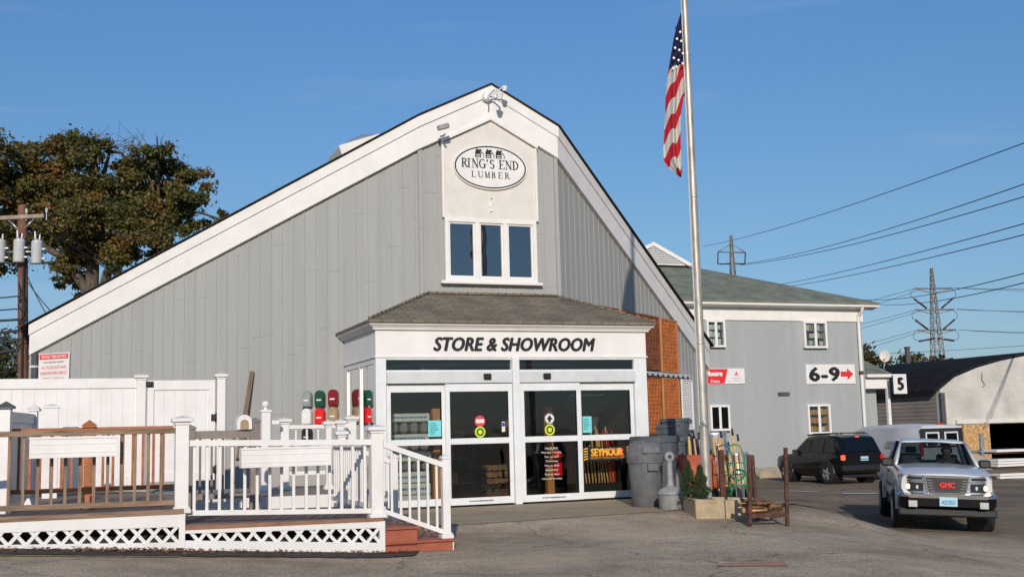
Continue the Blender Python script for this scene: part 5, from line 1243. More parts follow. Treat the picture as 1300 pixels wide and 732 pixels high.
t = thing('hose_coil', 'tangled green hose hanging behind the flagpole', 'hose', at(3.95, 20.5, .52), 0); t.scale = (.75, .75, .75)
b = MB(); pts = []
for k in range(60): a = k * .42; pts.append((.16 * math.cos(a) + .02 * math.sin(3 * a), .03 * math.sin(a * 1.3), .12 * math.sin(a) + .02 * math.cos(2.3 * a)))
b.path(pts, .011, 6); b.build('hose', M['green'], t)
t = thing('steel_stake', 'rusty brown steel post standing beside the flagpole', 'post', at(3.50, 19.6), 0)
b = MB(); b.box(-.045, .045, -.045, .045, 0, 1.0, .005); b.build('shaft', M['rust'], t)
# firewood rack
t = thing('firewood_rack', 'rusty steel log rack with a low row of firewood right of the planter', 'rack', (3.76, 17.75, 0), R_(5))
for k, (x, y, zt_) in enumerate(((-.27, -.25, .93), (.10, .62, .90), (.30, -.28, 1.02))):
    z0 = G(3.76 + x, 17.75 + y) ; b = MB(); b.box(x - .027, x + .027, y - .027, y + .027, z0, zt_, .004); b.v = [(px + (pz * .04 if k == 0 else (-.03 * pz if k == 1 else .03 * pz)), py, pz) for px, py, pz in b.v]; b.build('upright', M['rust'], t)
b = MB(); b.box(-.27, .30, -.285, -.225, -.02, .05, .004); b.box(-.02, .5, .52, .58, .0, .06, .004); b.build('base_rail', M['rust'], t)
for k in range(30):
    b = MB(); c_ = Vector((rnd.uniform(-.2, .24), rnd.uniform(-.2, .35), .085 + (k % 3) * .055)); a_ = rnd.uniform(-.5, .5); h_ = Vector((math.cos(a_), math.sin(a_), rnd.uniform(-.12, .12))) * rnd.uniform(.09, .17)
    b.tube(c_ - h_, c_ + h_, rnd.uniform(.03, .045), rnd.uniform(.025, .042), rnd.choice((3, 4, 5))); b.build('log', M['logs'] if k % 3 else M['logend'], t)

# ---------------------------------------------------------------- grey two storey building
GBx, GBy = 11.5, 48.0; K = 1.0435
gb = thing('grey_office_building', 'two storey grey building with green hipped roof behind the parked black car', 'building', (GBx, GBy, 0), A21)
Zk = lambda z: 1.36 + (z - 1.36) * K
uR = 3.99; zE = Zk(6.10); DP = 14
b = MB(); b.box(-16, uR, 0, DP, -.35, zE)
b.build('wall', M['siding2'], gb)
b = MB(); b.box(-16, uR + .04, -.05, DP, -1.4, -.352); b.build('foundation', M['found'], gb)
b = MB(); b.box(-16, uR + .06, -.06, -.003, Zk(5.56), Zk(6.06), .01); b.box(uR + .003, uR + .06, -.003, DP, Zk(5.56), Zk(6.06), .01); b.build('frieze_board', M['white'], gb)
b = MB(); b.prismx([(-.061, Zk(6.06)), (-.2, Zk(6.1)), (-.52, Zk(6.14)), (-.55, Zk(6.30)), (-.061, Zk(6.3))], -16, uR + .60); b.box(uR + .3, uR + .60, -.06, DP, Zk(6.12), Zk(6.3)); b.build('eave_gutter', M['white'], gb)
ze = Zk(6.32); zr = 8.68; ur_ = -1.60; dv = (5.3)
b = MB(); e = .58
A0, A1_, A2, A3 = (-16, -e, ze), (uR + e, -e, ze), (uR + e, DP + e, ze), (-16, DP + e, ze)
rr_ = 4.6
R1 = (ur_, rr_, zr); R0 = (-16, rr_, zr); R2 = (ur_, DP - rr_, zr); R3 = (-16, DP - rr_, zr)
vs = [A0, A1_, A2, A3, R0, R1, R2, R3]; vs2 = vs + [(x, y, z - .08) for x, y, z in vs[:4]]
b.add(vs2, [(0, 1, 5, 4), (1, 2, 6, 5), (2, 3, 7, 6), (4, 5, 6, 7), (0, 8, 9, 1), (1, 9, 10, 2), (2, 10, 11, 3), (8, 11, 10, 9)])
b.build('hip_roof', M['greenroof'], gb)
# gablet with louvred vent at the top of the roof
uc = -3.84; wg = 2.0
b = MB(); b.prism([(uc - wg, zr + .0), (uc + wg, zr + .0), (uc, zr + .92)], rr_ - .35, DP - rr_ + 1.5)
gv = b.build('gablet', M['white'], gb)
b = MB(); b.prism([(uc - wg - .12, zr - .02), (uc - wg + .25, zr - .02), (uc, zr + .84), (uc + wg - .25, zr - .02), (uc + wg + .12, zr - .02), (uc, zr + 1.02)], rr_ - .46, rr_ - .36); b.build('rake_trim', M['white'], gv)
b = MB()
for k in range(8):
    z = zr + .10 + k * .09; hw = (wg - .38) * (1 - (z - zr) / .84)
    if hw > .08: b.prismx([(rr_ - .41, z), (rr_ - .36, z + .05), (rr_ - .355, z + .04), (rr_ - .40, z - .015)], uc - hw, uc + hw)
b.build('louvre', M['alugrey'], gv)
b = MB(); b.prismz([(0, 0)], 0, 0) if False else None
# windows with stock inside
def gwin(u0, u1, z0, z1, kind, lab):
    u0, u1, z0, z1 = u0 * K, u1 * K, Zk(z0), Zk(z1)
    MB().box(u0 + .04, u1 - .04, -.012, -.004, z0 + .04, z1 - .04).build('window_recess', M['dark'], gb)
    wo = window(gb, u0, u1, z0, z1, -.14, 2, M['white'], M['glass'] if kind != 'dark' else M['glassdk'], .09, .05, inner=0)
    b = MB(); b.box(u0, u0 + .09, -.14, -.012, z0, z1); b.box(u1 - .09, u1, -.14, -.012, z0, z1); b.box(u0 + .09, u1 - .09, -.14, -.012, z0, z0 + .05); b.box(u0 + .09, u1 - .09, -.14, -.012, z1 - .05, z1); b.build('jamb', M['white'], wo)
    if kind == 'dark': return
    t = thing('stock_shelf', lab, 'stock', (GBx, GBy, 0), A21); rr = random.Random(hash(kind) % 7 if False else len(lab))
    b = MB(); n = 3
    for k in range(n + 1): z = z0 + .1 + (z1 - z0 - .2) * k / n; b.box(u0 + .1, u1 - .1, -.135, -.02, z, z + .02)
    b.build('shelves', M['greymb'], t)
    for k in range(n):
        z = z0 + .12 + (z1 - z0 - .2) * k / n; x = u0 + .12
        while x < u1 - .25:
            w_ = rr.uniform(.12, .2); m = {'paint': ['pack', 'pack', 'bluetext', 'pack'], 'mix': ['pack', 'tanpaint', 'pack', 'maroon', 'packgrey'], 'tan': ['cedar', 'cedar', 'osb', 'pack']}[kind]; b = MB(); b.box(x, x + w_, -.125, -.03, z, z + rr.uniform(.18, .26), .01); b.build('carton', M[rr.choice(m)], t); x += w_ + .02
gwin(-3.70, -2.86, 4.47, 5.55, 'paint', 'shelved white tins in the upper left window of the grey building')
gwin(.84, 1.96, 4.45, 5.55, 'mix', 'shelved red and white tins in the upper right window of the grey building')
gwin(.80, 1.90, .97, 2.17, 'tan', 'brown cartons in the lower right window of the grey building')
gwin(-3.72, -2.83, 1.20, 2.21, 'dark', '')
b = MB(); b.box(-.5, .06, -.08, -.002, Zk(2.54), Zk(2.68), .01); b.build('wall_vent', M['can2'], gb)
b = MB(); b.path([(3.60 * K, -.45, Zk(6.14)), (3.60 * K, -.40, Zk(5.98)), (3.60 * K, -.14, Zk(5.80)), (3.60 * K, -.10, Zk(5.6))], .07, 8); b.box(3.60 * K - .06, 3.60 * K + .06, -.14, -.06, -.2, Zk(5.6), .01); b.build('downspout', M['white'], gb)
b = MB(); b.box(3.60 * K - .08, 3.60 * K + .08, -.15, -.055, 3.45, 3.6); b.build('downspout_bracket', M['rust'], gb)
# signs on it
t = thing('bay_number_sign', 'white sign reading 6-9 with a red arrow on the grey building', 'sign', (GBx, GBy, 0), A21)
u0, u1, z0, z1 = .91 * K, 3.32 * K, Zk(2.99), Zk(3.79)
MB().box(u0, u1, -.05, -.002, z0, z1, .004).build('board', M['vinyl'], t)
text('number_lettering', '6-9', 1.58, .56, (u0 + .92, -.056, (z0 + z1) / 2), M['black'], t, offset=.13, spacing=1.12)
b = MB(); ax = u1 - .76; zc = (z0 + z1) / 2
b.prism([(ax, zc - .11), (ax + .34, zc - .11), (ax + .34, zc - .25), (ax + .66, zc), (ax + .34, zc + .25), (ax + .34, zc + .11), (ax, zc + .11)], -.06, -.0505); b.build('arrow', M['redsign'], t)
t = thing('paint_brand_sign', 'red and white paint sign half hidden behind the flagpole', 'sign', (GBx, GBy, 0), A21)
u0, u1, z0, z1 = -5.6 * K, -2.0 * K, Zk(3.03), Zk(3.64)
MB().box(u0, u1, -.05, -.002, z0, z1, .004).build('board', M['vinyl'], t)
b = MB(); b.prism([(u0 + .02, z0 + .02), (u1 - .98, z0 + .02), (u1 - .80, z1 - .02), (u0 + .02, z1 - .02)], -.054, -.0505); b.build('red_field', M['redsign'], t)
text('sign_lettering', 'Benjamin Moore', 2.0, .26, (u1 - 2.06, -.058, (z0 + z1) / 2 + .08), M['vinyl'], t, offset=.12)
text('sign_lettering', 'Paints', .40, .12, (u1 - 1.42, -.058, z0 + .12), M['vinyl'], t, offset=.02)
b = MB(); b.prism([(u1 - .46, z1 - .22), (u1 - .40, z1 - .12), (u1 - .34, z1 - .22)], -.055, -.051); b.prism([(u1 - .50, z1 - .28), (u1 - .30, z1 - .28), (u1 - .30, z1 - .24), (u1 - .50, z1 - .24)], -.055, -.051); b.build('emblem', M['red'], t)
text('sign_small_print', 'Benjamin', .40, .06, (u1 - .40, -.054, z0 + .24), M['greymb'], t, depth=.003)
text('sign_small_print', 'Moore', .26, .06, (u1 - .40, -.054, z0 + .14), M['greymb'], t, depth=.003)
# kerb and strip before it
t = thing('concrete_kerb', 'low pale kerb along the foot of the grey building', 'kerb', (GBx, GBy, 0), A21)
b = MB(); b.box(-12, -.5, -1.35, -1.2, -.75, -.36, .02); b.build('kerb', M['found'], t)
# annex with corner post and bay sign
an = thing('annex', 'small annex with green roof and white corner post right of the grey building', 'annex', (15.36, 50.2, 0), A21); an.scale = (.95, .95, 1.02)
b = MB(); b.box(.15, .95, .3, 6, -1.0, 3.2); b.build('wall', M['siding2'], an)
b = MB(); b.prismx([(-.3, 3.45), (2.6, 4.5), (6, 4.5), (6, 3.4), (-.3, 3.4)], .0, 1.42); b.v = [(x - (.0), y, z) for x, y, z in b.v]; b.build('roof', M['greenroof'], an)
b = MB(); b.box(-.05, 1.45, -.45, 6, 3.28, 3.41, .01); b.box(.0, 1.3, -.2, .28, 2.8, 3.27, .01); b.box(1.20, 1.36, -.2, -.04, -1.1, 3.27, .01); b.build('fascia_and_post', M['white'], an)
t = thing('bay_number_sign', 'square white sign reading 5 at the corner of the annex', 'sign', (16.62, 49.9, 2.60), A21)
MB().box(-.03, .68, -.03, .0, .0, .86, .004).build('board', M['vinyl'], t); text('number_lettering', '5', .34, .52, (.34, -.036, .43), M['black'], t, offset=.13)
b = MB(); b.box(-.10, -.035, -.02, .0, .05, .8); b.build('edge_strip', M['black'], t)
t = thing('satellite_dish', 'white satellite dish on the annex roof', 'satellite dish', (17.0, 52.0, 4.0), R_(-20)); t.scale = (.62, .62, .7)
b = MB(); b.lathe([(0, .10), (.2, .07), (.38, .0), (.39, .01), (.2, .09), (0, .12)], 24, (0, 0, .55), 'Y'); b.build('dish', M['cream'], t); b = MB(); b.tube((0, .1, .5), (-.15, .2, -.35), .03); b.tube((0, .05, .25), (.05, -.35, .45), .015); b.box(.0, .1, -.42, -.33, .4, .5); b.build('mast_and_feed', M['alugrey'], t)
t = thing('chimney_stack', 'dark chimney stack among the trees beyond the annex', 'chimney', (22.9, 66, 2.2), 0); b = MB(); b.box(-.12, .12, -.12, .12, 0, 3.4, .02); b.box(-.15, .15, -.15, .15, 3.4, 3.5, .02); b.build('stack', M['insul'], t)

# ---------------------------------------------------------------- white block shed with bow roof
SHx, SHy = 17.17, 46.0
sh = thing('block_shed', 'white block shed with bowed dark roof and open bay at the right', 'shed', (SHx, SHy, 0), A21); sh.location = Vector((0, 0, CAMZ)) * -.15 + sh.location * 1.15; sh.scale = (1.15, 1.15, 1.15)
ar = []
for u, z in ((0, 2.62), (.8, 3.12), (1.98, 3.50), (3.25, 3.78), (4.54, 3.98), (6.2, 4.15), (8, 4.2), (9.8, 4.15), (11.4, 3.98), (12.7, 3.78), (14, 3.45), (15.2, 3.0), (16, 2.62)): ar.append((u, z))
gz_ = -1.3; do0, do1, dz1 = 2.38, 6.2, 1.20
b = MB()
b.prism([(0, gz_), (do0, gz_), (do0, dz1), (do1, dz1), (do1, gz_), (16, gz_)] + ar[::-1], 0, .25); b.build('front_wall', M['shedwhite'], sh)
b = MB(); b.box(0, .2, .26, 16, gz_, 2.55); b.build('side_wall', M['clap'], sh)
b = MB(); b.box(.21, 15.8, 14, 14.2, gz_, 2.5); b.box(15.8, 16, .26, 16, gz_, 2.55); b.build('rear_wall', M['dark'], sh)
b = MB(); up = [(u, z + .12) for u, z in ar]; up[0] = (-.25, 2.60); up[-1] = (16.25, 2.6); lo = [(u, z + .004) for u, z in ar]; lo[0] = (-.25, 2.48); lo[-1] = (16.25, 2.48)
b.prism(lo + up[::-1], .02, 18); b.build('roof', mat('black_roll_roofing', (.02, .02, .023), 1.0, var=.2, spec=.05), sh)
b = MB(); b.box(.64, do1 + .3, -.14, -.003, dz1 + .03, dz1 + .2, .01); b.build('door_beam', M['cream'], sh)
b = MB(); b.box(-.05, .12, -.10, -.003, gz_, 2.5, .01); b.build('downspout', M['can2'], sh); b = MB(); b.box(.16, .20, -.05, -.002, gz_, 2.5); b.build('corner_strip', M['tanpaint'], sh)
b = MB(); b.path([(2.2, -.03, 3.3), (2.15, -.04, 3.0), (2.28, -.04, 2.8), (2.16, -.04, 2.7)], .012, 5); b.build('dangling_cable', M['wire'], sh)
MB().box(.2, do0 + .0, .3, 3, gz_, gz_ + .02).build('shed_floor', M['darkfloor'], sh)
t = thing('strand_board_panel', 'orange strand board panel leaning at the left of the shed opening', 'board', (SHx, SHy, 0), A21); t.location = Vector((0, 0, CAMZ)) * -.15 + t.location * 1.15; t.scale = (1.15, 1.15, 1.15)
b = MB(); b.box(.96, 2.30, -.10, -.04, -.5, 1.22, .003); b.build('panel', M['osb'], t)
t = thing('lumber_rack', 'grey steel cantilever rack with white topped boards before the shed', 'rack', FR(0, 0, 0), 0); t.location = (16.95, 43.6, G(16.95, 43.6)); t.rotation_euler = (0, 0, A21)
b = MB(); b.box(-.35, -.25, 0, .12, 0, 1.55, .01); b.box(.95, 1.08, 0, .12, 0, 1.7, .01); b.tube((-.3, .06, 1.0), (1.0, .06, 1.0), .05, n=8); b.build('uprights', M['galv'], t)
b = MB(); b.box(-.3, 1.02, -.6, .12, .0, .1, .01); b.build('base', M['rust'], t)
for k, (x0, x1, z, h) in enumerate(((1.1, 3.0, .98, .12), (1.1, 2.55, .43, .26), (1.15, 2.6, -.12, .3))):
    b = MB()
    for q in range(3 if h > .2 else 1): b.box(x0 + .02 * q, x1 - .04 * q, -.6, .4, z + q * .1, z + q * .1 + .085, .006)
    b.build('lumber_pack', M['white'], t); b = MB(); b.box(x0, x1 - .1, -.5, .4, z - .07, z - .002, .004); b.build('support_arm', M['rust'], t)
b = MB(); b.box(-.25, .9, -.1, -.05, .1, .85, .01); b.build('grey_sheet', M['tarp'], t)

# ---------------------------------------------------------------- vehicles
def wheel(t, x, y, r, w_, side, rim=M['alugrey'], spokes=5):
    b = MB(); b.lathe([(r * .62, -w_ / 2), (r * .92, -w_ / 2), (r, -w_ * .36), (r, w_ * .36), (r * .92, w_ / 2), (r * .62, w_ / 2)], 32, (x, y, r), 'X'); o = b.build('wheel', M['rubber'], t)
    b = MB(); xo = side * w_ / 2
    b.lathe([(r * .64, xo * 1.01), (r * .60, xo * .8), (r * .2, xo * .75), (0, xo * .8)] if side > 0 else [(r * .64, xo * 1.01), (r * .60, xo * .8), (r * .2, xo * .75), (0, xo * .8)], 24, (x, y, r), 'X'); b.build('rim', M['can2'], o)
    b = MB()
    for k in range(spokes):
        a = 2 * math.pi * k / spokes + .3; c_, s_ = math.cos(a), math.sin(a)
        b.box(-.012, .012, -.035, .035, .0, r * .62, .005, Matrix.Translation((x + xo * .92, y, r)) @ Matrix.Rotation(a, 4, 'X'))
    b.lathe([(0, xo * 1.0), (r * .16, xo * 1.0), (r * .16, xo * .8)], 12, (x, y, r), 'X'); b.build('spokes', rim, o)
    return o
def person_driver(parent_loc, rz, label):
    t = thing('person', label, 'person', parent_loc, rz)
    import bmesh
    # one continuous body: pelvis, spine, neck, head, arms to the wheel, thighs forward
    P_ = [((0, .25, .0), .14), ((0, .24, .18), .15), ((0, .22, .38), .165), ((0, .20, .50), .10), ((0, .18, .57), .058), ((0, .165, .66), .085), ((0, .16, .75), .095), ((0, .17, .83), .06),
          ((.17, .2, .46), .07), ((.24, .05, .25), .05), ((.15, -.22, .33), .035), ((-.17, .2, .46), .07), ((-.24, .05, .25), .05), ((-.15, -.22, .33), .035),
          ((.11, -.1, .0), .085), ((.12, -.3, -.05), .065), ((-.11, -.1, .0), .085), ((-.12, -.3, -.05), .065), ((.12, -.42, -.35), .045), ((-.12, -.42, -.35), .045)]
    E_ = [(0, 1), (1, 2), (2, 3), (3, 4), (4, 5), (5, 6), (6, 7), (3, 8), (8, 9), (9, 10), (3, 11), (11, 12), (12, 13), (0, 14), (14, 15), (0, 16), (16, 17), (15, 18), (17, 19)]
    me = bpy.data.meshes.new('body'); me.from_pydata([p for p, r in P_], E_, []); o = bpy.data.objects.new('body', me); COL.objects.link(o)
    sk_ = o.modifiers.new('skin', 'SKIN'); 
    for i, (p, r) in enumerate(P_): me.skin_vertices[0].data[i].radius = (r, r) if me.skin_vertices else None
    me.skin_vertices[0].data[0].use_root = True
    sb_ = o.modifiers.new('sub', 'SUBSURF'); sb_.levels = 2; sb_.render_levels = 2
    o.parent = t; me.materials.append(M['coat'])
    b = MB(); b.sphere((0, .145, .745), .078, .088, .105, 14, 10); b.sphere((0, .055, .735), .014, .02, .018, 8, 6); b.sphere((.08, .16, .74), .012, .02, .028, 6, 5); b.sphere((-.08, .16, .74), .012, .02, .028, 6, 5); f_ = b.build('face', M['skin'], t, fix=False)
    b = MB(); b.sphere((.03, .065, .765), .01, .008, .007, 6, 5); b.sphere((-.03, .065, .765), .01, .008, .007, 6, 5); b.box(-.025, .025, .058, .068, .693, .698); b.build('eyes_and_mouth', M['hair'], f_, fix=False)
    b = MB(); b.sphere((0, .185, .79), .084, .085, .078, 14, 8); b.build('hair', M['hair'], t, fix=False)
    for sx in (-1, 1):
        b = MB(); b.sphere((sx * .15, -.25, .335), .035, .04, .028, 8, 6)
        for q in range(4): b.path([(sx * .15 + (q - 1.5) * .016, -.27, .345), (sx * .15 + (q - 1.5) * .017, -.305, .35), (sx * .15 + (q - 1.5) * .017, -.315, .325)], .008, 5)
        b.path([(sx * .12, -.25, .33), (sx * .10, -.28, .35)], .009, 5); b.build('hand', M['skin'], t, fix=False)
def build_pickup(loc, rz):
    t = thing('pickup_truck', 'silver white pickup truck with lit headlights driving towards the camera', 'pickup truck', loc, rz)
    W = M['carwhite']
    # lower body: hood and fenders, then cab sides and bed, front at y=0 to rear y=4.9
    def sec(y, hw, z0, zs, zt, hc, crown=.03):
        return (y, [(0, z0), (hw * .9, z0), (hw, z0 + .12), (hw * 1.0, zs - .12), (hw * .985, zs), (hw * .93, zt - .02), (hw * .80, zt), (hw * .4, zt + crown * .8), (0, zt + crown)])
    hood = [(.10, .80, .55, .83, .90), (.22, .83, .48, .87, .95), (.45, .845, .42, .90, .985), (.8, .85, .40, .92, 1.005), (1.2, .85, .40, .925, 1.025), (1.55, .85, .40, .93, 1.035)]
    b = MB(); b.loft([sec(y, hw, z0, zs, zt, 0) for y, hw, z0, zs, zt in hood]); b.build('hood_and_fenders', W, t)
    b = MB(); b.loft([sec(y, .845, .38, .90, .985, 0, 0) for y in (1.552, 2.0, 2.8, 3.18)]); b.build('cab_body', W, t)
    b = MB(); b.loft([sec(y, .845, .42, .90, 1.02, 0, 0) for y in (3.22, 3.9, 4.6, 4.9)]); b.build('bed', W, t)
    b = MB(); b.box(-.73, .73, 3.3, 4.82, 1.0, 1.035); b.build('bed_cover', M['plastic'], t)
    # wheel arches
    for y in (.86, 4.05):
        for sx in (-1, 1):
            b = MB(); n = 14; vs = []
            for k in range(n + 1):
                a = math.pi * k / n
                for r, xo in ((.39, .80), (.39, .872), (.45, .885), (.47, .85)): vs.append((sx * xo, y + r * math.cos(a), .36 + r * math.sin(a)))
            fs = [(k * 4 + q, k * 4 + q + 1, k * 4 + 5 + q, k * 4 + 4 + q) for k in range(n) for q in range(3)]
            b.add(vs, fs, smooth=True); b.build('wheel_arch', W, t)
            b = MB(); b.lathe([(0, sx * .5), (.385, sx * .5), (.385, sx * .8475), (0, sx * .8475)], 24, (0, y, .36), 'X'); b.build('wheel_well', M['black'], t)
    for y in (.86, 4.05):
        for sx in (-1, 1):
            wheel(t, sx * .80, y, .345, .23, sx)
    # cab: pillars, roof, glass
    zb, zt_ = 1.0, 1.50
    FB, FT, BT, BB = 1.50, 2.12, 3.02, 3.16   # y of windshield base, roof front, roof rear, cab rear base
    hb, ht = .745, .60
    roof = MB(); roof.loft([(FT - .05, [(0, zt_ - .012), (ht, zt_ - .012), (ht + .03, zt_ + .0), (ht * .8, zt_ + .022), (0, zt_ + .03)]), (FT + .15, [(0, zt_), (ht + .03, zt_), (ht + .05, zt_ + .015), (ht * .85, zt_ + .05), (0, zt_ + .06)]), (BT - .1, [(0, zt_), (ht + .03, zt_), (ht + .05, zt_ + .015), (ht * .85, zt_ + .05), (0, zt_ + .06)]), (BT + .04, [(0, zt_ - .012), (ht, zt_ - .012), (ht + .02, zt_), (ht * .8, zt_ + .03), (0, zt_ + .035)])])
    roof.build('roof', W, t)
    for sx in (-1, 1):
        b = MB(); b.path([(sx * (hb + .03), FB - .02, zb), (sx * (ht + .02), FT - .02, zt_ + .005)], [.035, .03], 8); b.build('windshield_pillar', W, t)
        b = MB(); b.path([(sx * (hb + .03), BB, zb - .02), (sx * (ht + .02), BT, zt_ + .005)], [.05, .045], 8); b.build('rear_pillar', W, t)
        b = MB(); b.path([(sx * (hb + .04), 2.62, zb - .02), (sx * (ht + .03), 2.58, zt_ + .005)], [.03, .03], 8); b.build('centre_pillar', M['plastic'], t)
        b = MB(); b.add([(sx * (hb + .035), FB + .05, zb), (sx * (hb + .035), BB - .03, zb), (sx * (ht + .03), BT - .03, zt_), (sx * (ht + .03), FT, zt_)], [(0, 1, 2, 3)]); b.build('side_window', M['glassdk'], t, fix=False)
        # mirror
        b = MB(); b.box(sx * .93 - .11, sx * .93 + .11, 1.60, 1.74, .985, 1.14, .03); b.path([(sx * .78, 1.62, 1.0), (sx * .88, 1.66, 1.04)], .028, 8); mm = b.build('door_mirror', M['plastic'], t)
        b = MB(); b.box(sx * .846 - .012, sx * .846 + .012, 1.75, 3.1, .62, .68, .004); b.build('side_moulding', M['plastic'], t)
        b = MB(); b.box(sx * .855 - .012, sx * .855 + .012, 2.3, 2.46, .86, .90, .006); b.build('door_handle', M['plastic'], t)
        b = MB(); b.box(sx * .8485 - .0015, sx * .8485 + .0015, 1.6, 1.61, .42, .92); b.box(sx * .8485 - .0015, sx * .8485 + .0015, 2.6, 2.61, .42, .92); b.build('door_gap', M['black'], t)
    b = MB(); b.add([(-hb, FB, zb + .015), (hb, FB, zb + .015), (ht, FT - .02, zt_), (-ht, FT - .02, zt_), (0, FB - .06, zb + .02), (0, FT - .06, zt_ + .01)], [(0, 4, 5, 3), (4, 1, 2, 5)], smooth=True); b.build('windshield', M['glasswind'], t, fix=False)
    b = MB(); b.add([(-hb, BB - .01, zb), (hb, BB - .01, zb), (ht, BT, zt_), (-ht, BT, zt_)], [(0, 1, 2, 3)]); b.build('rear_window', M['glasswind'], t, fix=False)
    b = MB(); b.box(-hb - .02, hb + .02, FB - .10, FB + .03, zb - .012, zb + .03, .01); b.build('cowl', M['plastic'], t)
    for x in (-.25, .35): b = MB(); b.path([(x, FB - .05, zb + .045), (x - .40, FB + .07, zb + .12)], .008, 5); b.build('wiper', M['black'], t)
    # interior
    b = MB(); b.box(-.70, .70, 1.55, 3.1, .55, .60); b.box(-.7, .7, 1.60, 1.85, .60, 1.0, .03); b.build('dashboard', M['plastic'], t)
    for sx in (-1, 1):
        b = MB(); b.box(sx * .36 - .22, sx * .36 + .22, 2.25, 2.75, .60, .78, .04); b.box(sx * .36 - .21, sx * .36 + .21, 2.68, 2.82, .76, 1.22, .04); b.box(sx * .36 - .11, sx * .36 + .11, 2.70, 2.80, 1.24, 1.38, .03); b.build('seat', M['can2'], t)
    b = MB(); pts = [(.36 + .17 * math.cos(a), 2.03 + .05 * math.sin(a), 1.0 + .16 * math.sin(a)) for a in [i * math.pi / 10 for i in range(20)]]; b.path(pts, .014, 6, True); b.tube((.36, 1.85, .93), (.36, 2.03, 1.0), .025); b.build('steering_wheel', M['black'], t)
    b = MB(); b.box(-.09, .09, FT - .08, FT - .05, 1.40, 1.455, .008); b.build('rear_view_mirror', M['plastic'], t)
    b = MB(); b.box(-.09, .05, FB + .035, FB + .04, 1.05, 1.07); b.build('windshield_label', M['paper'], t)
    # face
    def plan(d): return [(-.30, .03 - d), (-.62, .075 - d), (-.78, .15 - d * .8), (-.845 - d * .6, .34)]
    def wrap(name, m, a, c, z0, z1, d0, d1, par=t, sx=1, ta=0, tb=0):
        # a band following the rounded nose between plan parameters a..c (0 centre side, 1 corner side), d outset
        def P(u, d):
            P_ = plan(d); u *= 3; k = min(2, int(u)); f = u - k; x = P_[k][0] + (P_[k + 1][0] - P_[k][0]) * f; y_ = P_[k][1] + (P_[k + 1][1] - P_[k][1]) * f; return (-sx * x, y_)
        n = 10; vs = []
        for q in range(n + 1):
            u = a + (c - a) * q / n; o_, i_ = P(u, d1), P(u, d0); f = q / n
            vs += [(*i_, z0 + ta * (1 - f)), (*o_, z0 + ta * (1 - f)), (*o_, z1 - tb * (1 - f)), (*i_, z1 - tb * (1 - f))]
        fs = [(0, 1, 2, 3), (4 * n + 3, 4 * n + 2, 4 * n + 1, 4 * n)] + [(4 * q + k, 4 * q + 4 + k, 4 * q + 4 + (k + 1) % 4, 4 * q + (k + 1) % 4) for q in range(n) for k in range(4)]
        b = MB(); b.add(vs, fs, smooth=True); return b.build(name, m, par)
    b = MB(); b.box(-.32, .32, .03, .2, .585, .90, .01); b.box(-.66, .66, .12, .3, .585, .895, .01); fp = b.build('front_panel', M['satin'], t)
    for sx in (-1, 1):
        wrap('nose_panel', M['satin'], 0, .90, .59, .90, -.04, 0, fp, sx)
        hl = wrap('headlamp_housing', M['lampdark'], .12, .93, .625, .788, .002, .014, t, sx, .01, .015)
        wrap('chrome_strip', M['chrome'], .05, .88, .795, .815, .002, .018, t, sx)
        wrap('indicator_housing', M['lampdark'], .14, .93, .822, .888, .002, .012, t, sx, .005, .02)
        wrap('indicator_lamp', M['amber'], .50, .84, .835, .872, .0125, .018, t, sx)
        b = MB(); b.lathe([(0, -.006), (.035, -.003), (.048, .008), (.052, .03)], 20, (sx * .67, .078, .705), 'Y'); b.build('headlamp', M['lit'], hl)
        b = MB(); b.lathe([(0, 0), (.035, .003), (.045, .02)], 16, (sx * .51, .043, .70), 'Y'); b.build('lamp_reflector', M['lensclear'], hl)
    b = MB(); b.prism([(-.42, .895), (-.405, .87), (-.335, .60), (-.31, .585), (.31, .585), (.335, .60), (.405, .87), (.42, .895)], .005, .06); gr = b.build('grille_surround', M['chrome'], t)
    b = MB(); b.prism([(-.375, .865), (-.315, .615), (.315, .615), (.375, .865)], -.004, .0045); b.build('grille_opening', M['black'], gr)
    b = MB()
    for k in range(5): z = .64 + k * .045; b.box(-.20, .20, -.010, -.0045, z, z + .008)
    b.build('grille_bars', M['plastic'], gr)
    for sx in (-1, 1):
        b = MB(); [b.box(sx * (.265 + .012 * k) - .045, sx * (.265 + .012 * k) + .045, -.014, -.0045, .632 + k * .045, .650 + k * .045, .002) for k in range(5)]; b.build('grille_bright_bars', M['chrome'], gr)
    text('grille_emblem', 'GMC', .27, .085, (0, -.018, .745), M['brightred'], t, offset=.10, depth=.02)
    b = MB(); b.loft([(-.12, [(0, .43), (.66, .43), (.70, .47), (.70, .54), (.6, .56), (0, .56)]), (.0, [(0, .41), (.80, .41), (.85, .45), (.85, .555), (.8, .575), (0, .575)]), (.15, [(0, .41), (.84, .41), (.875, .45), (.875, .555), (.84, .575), (0, .575)])]); bp_ = b.build('bumper', M['carblack'], t)  # black face stands in for the dark asphalt its chrome would mirror
    b = MB(); b.loft([(-.135, [(0, .535), (.66, .535), (.70, .545), (.70, .575), (.6, .60), (0, .60)]), (-.01, [(0, .54), (.80, .54), (.86, .545), (.86, .58), (.8, .61), (0, .61)]), (.14, [(0, .54), (.85, .54), (.885, .545), (.885, .58), (.84, .61), (0, .61)])]); b.build('bumper_chrome', M['chrome'], bp_)
    b = MB(); b.box(-.86, .86, .0, .2, .30, .405, .02); b.build('air_dam', M['black'], t)
    for sx in (-1, 1): b = MB(); b.box(sx * .62 - .075, sx * .62 + .075, -.135, -.10, .42, .50, .015); b.build('fog_lamp', M['lensclear'], bp_)
